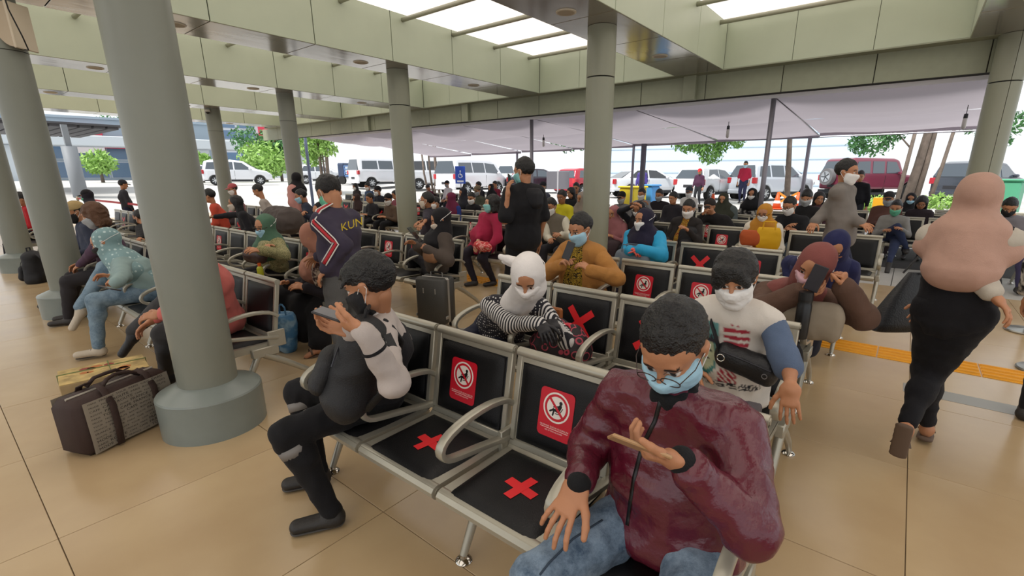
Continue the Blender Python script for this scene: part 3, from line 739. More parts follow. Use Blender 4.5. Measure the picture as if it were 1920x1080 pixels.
            cH(v, (-.05, -.06, .06), (-.065, -.07, .0), .035, .022, .03); cH(v, (.02, -.075, .065), (.055, -.078, .012), .03, .02, .03); cH(v, (-.02, -.075, .065), (-.035, -.082, .03), .03, .018, .03)
            cH(v, (0, -.13, -.035), (0, -.12, -.12), .07, .10, .01, (1, 0, 0), 1.0, True)
            for s in (-1, 1): cH(v, (s * .1, -.0, -.05), (s * .095, .03, -.1), .03, .045, .01, None, 1, True)
            fin(v, 'hair', hm, .004, 40, 4)
        elif hair in ('long', 'bob', 'pony'):
            cH(v, (0, .025, .035), (0, .025, .04), .096, None, .02, (0, 1, 0), 1.1)
            ln = -.22 if hair == 'long' else -.09
            for s in (-1, 1): cH(v, (s * .065, .02, .02), (s * .07, .03, ln), .04, .035, .03)
            cH(v, (0, .05, .0), (0, .06, ln), .06, .05, .03)
            cH(v, (0, -.14, .0), (0, -.12, -.12), .082, .10, .01, None, 1, True)
            fin(v, 'hair', hm, .006 if hair != 'bob' else .011, 22, 4)
    if cap:
        v = Vol(hh); cH(v, (0, .02, .045), (0, .02, .05), .093, None, .02, (0, 1, 0), 1.12); v.cut(T((0, 0, .035)), T((0, 0, -1), True))
        o = fin(v, 'cap', fabric(cap), .001); v = Vol(hh); cH(v, (-.03, -.10, .045), (.03, -.10, .045), .02, None, .01, (0, 1, 0), 2.4); cH(v, (-.05, -.12, .06), (.05, -.12, .06), .022, None, .01, (0, 1, 0), 3, True); 
        v = Vol(hh); v.cap(T((-.035, -.105, .04)), T((.035, -.105, .04)), .011 * k + .002, None, .004, T((0, 1, 0), True), 5); fin(v, 'visor', fabric(cap), 0, parent=o)
    if mask:
        mm = {'white': ('e3e1de', None), 'blue': ('9fc6d8', None), 'black': ('141316', None), 'green': ('5fae8c', None), 'cream': ('cdbfae', None), 'pink': ('c9a0a8', None), 'grey': ('9a9c9e', None), 'teal': ('86c3c0', None), 'wrap': ('e2dcd8', None)}[mask]
        v = Vol(hh); cH(v, (0, -.053, -.03), (0, -.05, -.082), .064, .053, .02); cH(v, (0, -.09, -.018), (0, -.1, -.035), .021, .024, .025)
        for s in (-1, 1): cH(v, (s * .034, -.035, -.035), (s * .034, -.03, -.065), .046, .044, .02)
        v.cut(T((0, -.09, -.012)), T((0, -.15, 1), True)); v.cut(T((0, .0, 0)), T((0, 1, -.12), True))
        mo = fin(v, 'face_mask', mat('mask_' + mask, mm[0], rough=.8, bump=.15, bscale=60), .0022 if lod == 0 else .001, 50, 9, dirn=None)
        if lod < 2 or hijab is None:
            rr = .0016 if lod == 0 else .0022
            for s in (-1, 1):
                lp = MB()
                if hijab is None:
                    lp.tube([T((s * .07, -.03, -.018)) - O, T((s * .086, -.008, .0)) - O, T((s * .091, .02, .016)) - O, T((s * .09, .03, -.005)) - O, T((s * .084, .012, -.03)) - O, T((s * .07, -.02, -.07)) - O], rr, 5)
                else: lp.tube([T((s * .066, -.035, -.02)) - O, T((s * .1, .0, .01)) - O, T((s * .085, .08, .03)) - O, T((s * .03, .14, .04)) - O], rr * 1.3, 5)
                lp.build('ear_loop', mat('loop_white', 'e6e3df', rough=.8), mo)
    if glasses:
        lp = MB()
        for s in (-1, 1):
            pts = [T((s * .033 + .026 * math.cos(t), -.1105 + abs(.3 * 0), .0 + .019 * math.sin(t))) - O for t in np.linspace(0, 2 * PI, 17)]
            lp.tube(pts, .0016 if lod == 0 else .003, 5)
            lp.tube([T((s * .059, -.11, .004)) - O, T((s * .082, -.06, .006)) - O, T((s * .087, .012, .004)) - O], .0014 if lod == 0 else .0028, 5)
        lp.tube([T((-.008, -.112, .004)) - O, T((.008, -.112, .004)) - O], .0014, 5)
        lp.build('glasses', mat('glasses_frame', '3a2a22', rough=.35, metal=.4), root)
    info = dict(root=root, O=O, P=P, N=N, Ch=Ch, Wa=Wa, SL=SL, SR=SR, EL=EL, ER=ER, WL=WL, WR=WR, KL=KL, KR=KR, AL=AL, AR=AR, Hc=Hc, T=T, Fw=Fw, Sx=Sx, Rx=Rx, up=up, k=k, top=tob, hh=hh, mk=mk)
    PEOPLE.append(info); return info
def phone(p, label, c=None, size=(.072, .145, .009), R=None, face='1c1d22', body='2a2a2e', group=None):
    """c centre (place), R rows: width axis, length axis"""
    w, l = VD(*R[0]), VD(*R[1]); n = np.cross(w, l)
    M = Matrix(((w[0], l[0], n[0], 0), (w[1], l[1], n[1], 0), (w[2], l[2], n[2], 0), (0, 0, 0, 1)))
    r = empty('phone', label, 'phone', c, 0, group)
    sx, sy, sz = size; b = MB().box((-sx / 2, -sy / 2, -sz / 2), (sx / 2, sy / 2, sz / 2), bev=.003, M=M).build('case', mat('phone_' + body, body, rough=.35), r)
    MB().box((-sx / 2 + .004, -sy / 2 + .006, sz / 2), (sx / 2 - .004, sy / 2 - .006, sz / 2 + .0006), M=M).build('screen', mat('screen_' + face, face, rough=.08), r)
    return r
# ================================================================ waiting benches
M_STEEL = mat('silver_paint', 'aaa596', rough=.33, metal=.45, vary=.05, vscale=9)
M_PAD = mat('black_vinyl', '0d0d0f', rough=.45, bump=.2, bscale=240, spec=.35)
M_RED = mat('red_tape', 'e0262c', rough=.45)
M_CHR = mat('chrome', 'c9c6bf', rough=.12, metal=1)
M_RUB = mat('rubber', '1a1918', rough=.8)
M_SR = mat('sticker_red', 'c8142a', rough=.4); M_SW = mat('sticker_white', 'ece3da', rough=.5); M_SB = mat('sticker_black', '0c0b0c', rough=.5)
def disc(c, r, n=28, a0=0, a1=2 * PI): return [(c[0] + r * math.cos(a0 + (a1 - a0) * i / n), c[1] + r * math.sin(a0 + (a1 - a0) * i / n)) for i in range(n if a1 - a0 > 6.28 else n + 1)]
def rrect(w, h, r, n=6):
    p = []
    for cx, cy, a in ((w / 2 - r, h / 2 - r, 0), (-w / 2 + r, h / 2 - r, PI / 2), (-w / 2 + r, -h / 2 + r, PI), (w / 2 - r, -h / 2 + r, 1.5 * PI)):
        p += [(cx + r * math.cos(a + PI / 2 * i / n), cy + r * math.sin(a + PI / 2 * i / n)) for i in range(n + 1)]
    return p
def text_mesh(s, size, align='CENTER'):
    cu = bpy.data.curves.new('t', 'FONT'); cu.body = s; cu.size = size; cu.align_x = align; cu.resolution_u = 2
    o = bpy.data.objects.new('t', cu); COL.objects.link(o); dg = bpy.context.evaluated_depsgraph_get(); me = bpy.data.meshes.new_from_object(o.evaluated_get(dg))
    v = [tuple(q.co) for q in me.vertices]; f = [tuple(p.vertices) for p in me.polygons]
    bpy.data.objects.remove(o); bpy.data.curves.remove(cu); bpy.data.meshes.remove(me); return v, f
def sticker_mesh():
    """red no-sitting sticker, face in local XY, .16 x .205"""
    m = MB(); fl = lambda poly, z, mi: m.prism(poly, z - .0004, z, mi)
    fl(rrect(.165, .205, .02), .0008, 0)
    def ring(c, r0, r1, z, mi, n=36):
        v = [(c[0] + r * math.cos(2 * PI * i / n), c[1] + r * math.sin(2 * PI * i / n), z) for r in (r0, r1) for i in range(n)]
        m.add(v, [(i, (i + 1) % n, n + (i + 1) % n, n + i)[::-1] for i in range(n)], mi)
    c = (0, .028); ring(c, .0565, .064, .0014, 1); fl(disc(c, .046, 36), .0012, 1)
    P = lambda x, y: (c[0] + x * .046, c[1] + y * .046)
    def limb(a, b, w, z=.0016):
        a, b = Vector(P(*a)), Vector(P(*b)); n = (b - a).orthogonal().normalized() * w * .046
        fl([tuple(a + n), tuple(a - n), tuple(b - n), tuple(b + n)], z, 2); fl(disc(a, w * .046, 10), z, 2); fl(disc(b, w * .046, 10), z, 2)
    fl(disc(P(.42, .52), .0078, 16), .0016, 2)
    limb((.40, .22), (.22, -.22), .17); limb((.3, .2), (-.28, .02), .06); limb((.22, -.28), (-.28, -.2), .12); limb((-.28, -.2), (-.62, -.42), .085); limb((-.2, -.22), (-.3, -.72), .085)
    limb((.66, .08), (.36, -.5), .04); limb((.3, -.5), (-.05, -.52), .035)
    a = PI / 4; fl([(c[0] + x * math.cos(-a) - y * math.sin(-a), c[1] + x * math.sin(-a) + y * math.cos(-a)) for x, y in ((-.0575, -.0052), (.0575, -.0052), (.0575, .0052), (-.0575, .0052))], .002, 0)
    v, f = text_mesh('DILARANG DUDUK DI KURSI INI', .0098); m.add([(x * .98, y - .0595, .0012) for x, y, z in v], f, 1)
    fl([(-.068, -.0655), (.068, -.0655), (.068, -.0637), (-.068, -.0637)], .0012, 1)
    v, f = text_mesh('NO SITTING ALLOWED', .0082); m.add([(x, y - .0765, .0012) for x, y, z in v], f, 1)
    me = m.mesh('warning_sticker'); [me.materials.append(q) for q in (M_SR, M_SW, M_SB)]; return me
def cross_mesh(l1, l2, w, name='tape_cross'):
    m = MB(); m.box((-l1 / 2, -w / 2, 0), (l1 / 2, w / 2, .0006)); m.box((-w / 2, -l2 / 2, .0004), (w / 2, l2 / 2, .0011)); me = m.mesh(name); me.materials.append(M_RED); return me
SW_ = .485
def bench_meshes():
    d = {}; w = SW_ / 2
    # seat: front roll, pan and rear turn-up
    m = MB(); prof = [(-.115, .372), (-.135, .385), (-.137, .405), (-.125, .42), (-.10, .424), (.10, .418), (.27, .416), (.305, .428), (.318, .445), (.31, .45), (.295, .436), (.265, .428 - .02), (.10, .406), (-.09, .408), (-.10, .38)]
    Mx = Matrix(((0, 0, 1, 0), (1, 0, 0, 0), (0, 1, 0, 0), (0, 0, 0, 1)))
    m.prism(prof, -w, w, 0, Mx)
    m.tube([(-w - .001, -.105, .396), (w + .001, -.105, .396)], .030, 16)
    m.box((-w, -.1, .37), (-w + .02, .29, .416)); m.box((w - .02, -.1, .37), (w, .29, .416))
    for s in (-1, 1): m.tube([(s * (w + .001), -.105, .396), (s * (w + .004), -.105, .396)], .016, 14)
    d['seat'] = m.mesh('seat')
    # pad, slightly pillowed
    n = 10; v = []; f = []
    def pill(nx, ny, wx, wy, h, e=.012):
        v, f = [], []
        for j in range(ny + 1):
            for i in range(nx + 1):
                x = -wx / 2 + wx * i / nx; y = -wy / 2 + wy * j / ny
                ex = min(i, nx - i) / nx * 2; ey = min(j, ny - j) / ny * 2
                z = h * (1 - (1 - min(1, ex * 3.5)) ** 2.5) * (1 - (1 - min(1, ey * 3.5)) ** 2.5) ** 1 + .004 * math.sin(ex * PI / 2) * math.sin(ey * PI / 2)
                v.append((x, y, z))
        N = nx + 1; f = [(j * N + i, j * N + i + 1, (j + 1) * N + i + 1, (j + 1) * N + i) for j in range(ny) for i in range(nx)]
        return v, f
    v, f = pill(16, 16, .415, .385, .02); m = MB(); m.add([(x, y + .075, z + .4195) for x, y, z in v], f); m.box((-.2, -.115, .412), (.2, .265, .4215)); d['seat_pad'] = m.mesh('seat_pad')
    # backrest in its own plane: local x across, local z up the back, y thickness
    m = MB(); m.tube([(-w, .0, .398), (w, .0, .398)], .021, 14)
    for s in (-1, 1):
        m.box((s * w - .028 if s > 0 else -w, -.014, .0), (s * w if s > 0 else -w + .028, .016, .40), bev=.004)
        m.tube([(s * w, 0, .398), (s * (w + .004), 0, .398)], .012, 12)
    m.box((-w + .02, -.006, -.01), (w - .02, .008, .39)); m.box((-w, -.014, -.02), (w, .014, .012), bev=.004); m.box((-w + .02, -.012, .36), (w - .02, .012, .392))
    d['backrest'] = m.mesh('backrest')
    v, f = pill(16, 16, .42, .35, .018); m = MB(); m.add([(x, -z - .006, y + .188) for x, y, z in v], [q for q in f]); m.box((-.205, -.012, .02), (.205, -.004, .355)); d['back_pad'] = m.mesh('back_pad')
    # armrest loop
    pts = [(0, .33, .60), (0, .28, .635), (0, .18, .652), (0, .06, .645), (0, -.04, .618), (0, -.085, .585), (0, -.09, .55), (0, -.06, .52), (0, .0, .505), (0, .12, .485), (0, .24, .462), (0, .31, .45)]
    P = [Vector(p) for p in pts]; sm = []
    for i in range(len(P) - 1):
        for t in (0, .5):
            a, b, c, e_ = P[max(i - 1, 0)], P[i], P[i + 1], P[min(i + 2, len(P) - 1)]
            sm.append(.5 * ((2 * b) + (c - a) * t + (2 * a - 5 * b + 4 * c - e_) * t * t + (3 * b - a - 3 * c + e_) * t ** 3))
    sm.append(P[-1]); m = MB(); m.tube(sm, 0, 10, flat=(.021, .0125)); d['armrest'] = m.mesh('armrest')
    m = MB(); m.tube([(0, .0, .03), (0, .06, .15), (0, .16, .345)], [.017, .02, .024], 10); m.tube([(0, .6, .03), (0, .5, .13), (0, .34, .25), (0, .2, .345)], [.017, .02, .023, .026], 10); m.box((-.022, .12, .33), (.022, .30, .40), bev=.006); m.box((-.012, .24, .38), (.012, .36, .5), bev=.004)
    d['leg_frame'] = m.mesh('leg_frame')
    m = MB(); m.lathe([(.035, 0), (.036, .006), (.03, .014), (.016, .02), (.014, .034)], seg=20); d['foot_pad'] = m.mesh('foot_pad')
    for k_, me in d.items():
        me.materials.append({'seat_pad': M_PAD, 'back_pad': M_PAD, 'foot_pad': M_CHR}.get(k_, M_STEEL)); me.shade_smooth()
        try: me.set_sharp_from_angle(angle=math.radians(38))
        except Exception: pass
    d['sticker'] = sticker_mesh(); d['cross_seat'] = cross_mesh(.145, .14, .04); d['cross_back'] = cross_mesh(.25, .25, .046)
    return d
BM = bench_meshes(); TILT = math.atan2(.07, .40); BT = Matrix.Translation((0, .30, .445)) @ Matrix.Rotation(-TILT, 4, 'X')
NB = [0]; SEATS = []
def bench(label, ff, xs, codes=None, zo=0.0, rz=0, origin=None, group=None, legs=None, arms=True, far=False, rot=0):
    """ff: Y of the front feet; xs: seat centres; codes: s sticker, x tape on seat, B tape on back"""
    xs = sorted(xs); x0 = xs[0]; pitch = xs[1] - xs[0] if len(xs) > 1 else .52
    SEATS.extend((x, ff + .12) for x in xs)
    root = empty('waiting_bench', label, 'bench', (x0, ff, zo), rz, group)
    codes = codes or [''] * len(xs)
    def put(name, me, loc, parent=root, M=None):
        o = link(bpy.data.objects.new(name, me), parent)
        if M is not None: o.matrix_local = M
        else: o.location = loc
        return o
    def raw(name, me, parent, M): o = bpy.data.objects.new(name, me); COL.objects.link(o); o.parent = parent; o.matrix_local = M; return o
    for i, x in enumerate(xs):
        c = codes[i]; dx = x - x0
        st = put('seat', BM['seat'], (dx, 0, 0)); put('seat_pad', BM['seat_pad'], (0, 0, 0), st)
        bk = raw('backrest', BM['backrest'], root, Matrix.Translation((dx, 0, 0)) @ BT); put('back_pad', BM['back_pad'], (0, 0, 0), bk)
        rs = random.Random(int(ff * 100) + i * 7 + NB[0])
        if 'x' in c: raw('tape_cross', BM['cross_seat'], st, Matrix.Translation((rs.uniform(-.015, .015), .06, .4445)) @ Matrix.Rotation(-.12 + rs.uniform(-.05, .05), 4, 'Z'))
        if 's' in c: raw('warning_sticker', BM['sticker'], bk, Matrix.Translation((rs.uniform(-.03, .0), -.0285, .19)) @ Matrix.Rotation(PI / 2, 4, 'X') @ Matrix.Rotation(rs.uniform(-.03, .03), 4, 'Z'))
        if 'B' in c: raw('tape_cross', BM['cross_back'], bk, Matrix.Translation((.0, -.0285, .185)) @ Matrix.Rotation(PI / 2, 4, 'X') @ Matrix.Rotation(rs.uniform(.6, .9), 4, 'Z'))
    n = len(xs)
    if arms:
        for i in range(n + 1): put('armrest', BM['armrest'], ((i - .5) * pitch, 0, 0))
    m = MB().box((-pitch / 2, .15, .335), ((n - .5) * pitch, .235, .375), bev=.006); put('beam', new_mesh(m, 'beam', M_STEEL), (0, 0, 0))
    for i in (legs if legs is not None else (0, n // 2, n)):
        lf = put('leg_frame', BM['leg_frame'], ((i - .5) * pitch, 0, 0)); put('foot_pad', BM['foot_pad'], (0, 0, 0), lf); put('foot_pad', BM['foot_pad'], (0, .6, 0), lf)
    NB[0] += 1; return root
def new_mesh(m, name, ma): me = m.mesh(name); me.materials.append(ma); return me
def row(x_right, n, p=.52): return [x_right - p * k for k in range(n)][::-1]
# codes run from the left seat to the right one
bench('front-row bench nearest the camera, two stickered seats with red crosses between two people', 1.118, row(-.47, 4, .51), ['', 'sx', 'sx', ''])
bench('second-row bench with red crosses on two backrests, between the white headcloth and the boy', 2.243, row(-.57, 4, .51), ['', 'B', 'B', ''])
bench('third-row bench with two empty stickered seats between the orange cardigan and the dark red headscarf', 3.436, row(-.65, 4, .52), ['', 's', 's', ''])
bench('fourth-row bench with one big red backrest cross, under the bright blue jacket', 4.82, row(-.60, 4, .54), ['', 'B', 'sx', ''])
bench('bench right behind the thick front column, under the person in the salmon shirt', 1.118, row(-3.69, 4, .51), ['', '', '', ''])
bench('bench under the person in the light blue headscarf, left of the salmon shirt', 1.118, row(-5.72, 4, .51), ['', '', '', ''])
bench('bench under the person in the green headscarf, with a sticker on its second free seat', 2.30, row(-4.15, 4, .51), ['', 'sx', '', ''])
bench('bench with two stickered backrests left of the person in the black headscarf with the phone', 3.44, row(-4.2, 4, .55), ['', 's', 's', ''], legs=(0, 2, 4))
bench('bench under the person in the raspberry red blouse', 5.02, row(-4.6, 4, .55), ['', '', '', ''])
bench('bench under the person in the grey vest with white sleeves', 6.0, row(-4.0, 4, .54), ['', '', '', ''])
bench('bench under the two people in yellow shirts', 7.3, row(-4.55, 4, .54), ['s', 's', '', ''])
bench('bench with a red crossed backrest behind the person in the black polo shirt', 6.9, row(-6.9, 4, .54), ['', '', 'B', 'B'])
bench('bench with a small sticker seat left of the person in the mustard headscarf', 6.85, row(-.42, 4, .54), ['s', '', '', ''])
bench('bench carrying the black backpack, behind the bright blue jacket', 6.85, row(-2.58, 4, .54), ['', '', '', ''])
bench('bench with a half-hidden sticker behind the person in the mustard headscarf', 8.05, row(-1.0, 4, .54), ['s', 's', '', ''])
bench('bench under the person wearing the dark green headscarf', 9.25, row(-2.0, 4, .54), ['s', 's', '', ''])
bench('bench under the person in the patterned black hood', 10.6, row(-1.6, 4, .54), ['', '', '', ''])
bench('bench with one red crossed backrest beside the person in the bright green mask', 10.5, row(1.65, 4, .54), ['', 'B', '', ''])
bench('bench under the person in the brown jacket, behind the green mask', 11.85, row(1.7, 4, .54), ['', '', '', ''], zo=.0)
bench('bench further back under the person in black with the pale mask, near the hedge', 13.1, row(1.8, 4, .54), zo=.0)
bench('bench at the right edge under the person with the dark headband', 9.3, row(3.3, 4, .54), ['', '', '', ''])
bench('bench with a red crossed backrest left of the clad column and behind the plum jacket', 6.85, row(-9.3, 4, .54), ['', 'B', 'B', ''])
# ================================================================ canopy, yard, cars, trees
M_CANV = mat('canopy_canvas', 'cfc6cf', rough=.85, vary=.05, vscale=1.2)
def canvas_fn(nt, b, tc):
    tr = nt.nodes.new('ShaderNodeBsdfTranslucent'); tr.inputs[0].default_value = (*srgb('d9d0d8'), 1); mx = nt.nodes.new('ShaderNodeMixShader'); mx.inputs[0].default_value = .22
    out = nt.nodes['Material Output']; nt.links.new(b.outputs[0], mx.inputs[1]); nt.links.new(tr.outputs[0], mx.inputs[2]); nt.links.new(mx.outputs[0], out.inputs[0])
M_CANV2 = mat('canopy_canvas_bay', 'b9afb8', rough=.85, fn=canvas_fn)
can = empty('canopy', 'long white canvas canopy hung from the edge of the hall over the outer seats', 'canopy', (-6, 12.5, 0))
def bay(x0, x1, y0, y1, z0, z1, sag, nx=14, ny=14, name='canvas_bay', seed=1):
    vs = []
    for j in range(ny + 1):
        for i in range(nx + 1):
            u, v = i / nx, j / ny; x = x0 + (x1 - x0) * u; y = y0 + (y1 - y0) * v
            z = z0 + (z1 - z0) * v - sag * (4 * u * (1 - u)) ** .8 * (4 * v * (1 - v)) ** .7 + .02 * math.sin(5 * v * PI + seed) * (4 * u * (1 - u))
            vs.append((x, y, z))
    N = nx + 1; fs = [(j * N + i, j * N + i + 1, (j + 1) * N + i + 1, (j + 1) * N + i) for j in range(ny) for i in range(nx)]
    MB().add([(x + 6, y - 12.5, z) for x, y, z in vs], fs).build(name, M_CANV2, can, smooth=True)
XB = [1.0, -2.22, -4.98, -7.75, -10.3, -12.75, -15.6, -18.4]
for a, b_ in zip(XB[1:], XB[:-1]): 
    far_ = 15.7 if b_ < 0 else 15.5
    bay(a + .015, b_ - .015, 9.93, 12.8, 2.93, 2.78, .16, seed=a)
    zf = 2.61 + (a + 6) * .013; bay(a + .015, b_ - .015, 12.8, far_, 2.78, zf, .10, seed=a + 1)
    MB().box((a + .02 + 6, far_ - 12.52, zf - .07), (b_ - .02 + 6, far_ - 12.5, zf + .02)).build('valance', M_CANV2, can)
MB().box((-18.4 + 6, 9.9 - 12.5, 2.90), (1.0 + 6, 9.93 - 12.5, 2.965)).build('hem', mat('canvas_hem', 'e9e6ea', rough=.7), can)
M_POST = mat('canopy_pipe', '8b8790', rough=.4, metal=.4)
for x, y, r_ in ((-2.22, 9.95, .045), (-7.75, 9.95, .045), (-12.75, 9.95, .045), (-2.43, 15.6, .05), (-7.35, 15.6, .09), (-7.75, 15.65, .045), (-12.9, 15.6, .045), (1.0, 15.5, .04)):
    z0 = gz(x, y); MB().tube([(x + 6, y - 12.5, z0), (x + 6, y - 12.5, 2.92 if y < 12 else 2.6)], r_, 12).build('post', M_POST if r_ < .08 else mat('post_dark', '55535c', rough=.6), can, smooth=True)
for x in XB[1:-1]: MB().tube([(x + 6, -2.55, 2.94), (x + 6, .3, 2.79), (x + 6, 3.1, 2.6)], .018, 6).build('rafter', M_POST, can, smooth=True)
MB().tube([(-18.4 + 6, 3.12, 2.59), (7, 3.12, 2.57)], .02, 6).build('rail', M_POST, can)
for x, y, lb in ((-3.4, 11.4, 'caged lamp hanging from the canopy left of the far canopy posts'), (-8.6, 11.6, 'caged lamp hanging under the canopy above the standing black T-shirt'), (.55, 11.8, 'caged lamp hanging under the canopy beside the rightmost column')):
    r = empty('hanging_lamp', lb, 'lamp', (x, y, 2.66)); MB().tube([(0, 0, .12), (0, 0, -.04)], .006, 6).build('cable', M_RUB, r)
    MB().lathe([(.012, -.04), (.03, -.05), (.032, -.12)], seg=14).build('socket', mat('lamp_socket', '2a2a2e', rough=.6), r, smooth=True); MB().lathe([(.03, -.12), (.034, -.16), (.032, -.28), (.012, -.30)], seg=14).build('bulb', mat('lamp_bulb', 'c4beb8', rough=.3), r, smooth=True)
# ---------------------------------------------------------------- cars
CARP = {
 'hatch': dict(L=3.8, W=1.66, H=1.50, belt=.92, prof=[(0, .35), (.02, .62), (.06, .95), (.30, 1.42), (.75, 1.50), (1.55, 1.49), (2.1, 1.40), (2.85, .98), (3.5, .86), (3.76, .68), (3.8, .35)], win=[[(.42, .98), (.62, 1.36), (1.35, 1.38), (1.35, .97)], [(1.43, .97), (1.43, 1.38), (2.0, 1.33), (2.62, .96)]], whl=(.68, 3.08), wr=.31),
 'mpv': dict(L=4.2, W=1.66, H=1.69, belt=1.0, prof=[(0, .35), (.0, .7), (.04, 1.05), (.22, 1.58), (.6, 1.68), (1.8, 1.69), (2.5, 1.60), (3.15, 1.10), (3.85, .95), (4.17, .7), (4.2, .35)], win=[[(.25, 1.06), (.38, 1.5), (.95, 1.53), (.95, 1.05)], [(1.05, 1.05), (1.05, 1.54), (1.85, 1.54), (1.85, 1.04)], [(1.93, 1.04), (1.93, 1.54), (2.4, 1.48), (2.95, 1.03)]], whl=(.72, 3.38), wr=.32),
 'suv': dict(L=4.4, W=1.75, H=1.88, belt=1.12, prof=[(0, .5), (.0, 1.12), (.22, 1.80), (.4, 1.88), (2.6, 1.86), (2.85, 1.78), (3.15, 1.16), (4.3, 1.08), (4.4, .95), (4.4, .5)], win=[[(.35, 1.2), (.48, 1.70), (1.15, 1.72), (1.15, 1.2)], [(1.3, 1.2), (1.3, 1.72), (1.95, 1.72), (1.95, 1.2)], [(2.08, 1.2), (2.08, 1.72), (2.62, 1.70), (2.92, 1.2)]], whl=(.85, 3.55), wr=.38),
 'sedan': dict(L=4.6, W=1.75, H=1.45, belt=.92, prof=[(0, .35), (.02, .9), (.5, 1.0), (1.15, 1.38), (1.9, 1.45), (2.4, 1.42), (3.3, .96), (4.2, .82), (4.55, .62), (4.6, .35)], win=[[(.85, 1.0), (1.3, 1.34), (1.85, 1.37), (1.85, .98)], [(1.93, .98), (1.93, 1.37), (2.35, 1.34), (3.02, .96)]], whl=(.95, 3.65), wr=.32),
 'van': dict(L=4.7, W=1.75, H=1.95, belt=1.1, prof=[(0, .4), (.0, 1.1), (.12, 1.85), (.4, 1.95), (3.2, 1.94), (3.7, 1.75), (4.15, 1.1), (4.65, .95), (4.7, .4)], win=[[(.3, 1.2), (.38, 1.72), (1.4, 1.74), (1.4, 1.2)], [(1.5, 1.2), (1.5, 1.74), (2.5, 1.74), (2.5, 1.2)], [(2.6, 1.2), (2.6, 1.74), (3.45, 1.68), (3.8, 1.15)]], whl=(.9, 3.75), wr=.33)}
M_GLASS = mat('car_glass', '3c4650', rough=.08, spec=.9, coat=.5); M_GLASSD = mat('car_glass_dark', '1c2026', rough=.08, spec=.9, coat=.5)
def poly_sdf(X, Z, poly):
    d = np.full(np.broadcast(X, Z).shape, 1e9); s = np.ones(d.shape)
    n = len(poly)
    for i in range(n):
        a, b = poly[i], poly[i - 1]; ex, ez = b[0] - a[0], b[1] - a[1]; wx, wz = X - a[0], Z - a[1]
        t = np.clip((wx * ex + wz * ez) / (ex * ex + ez * ez), 0, 1); d = np.minimum(d, (wx - ex * t) ** 2 + (wz - ez * t) ** 2)
        c1, c2, c3 = Z >= a[1], Z < b[1], ex * wz > ez * wx
        s = np.where((c1 & c2 & c3) | (~c1 & ~c2 & ~c3), -s, s)
    return s * np.sqrt(d)
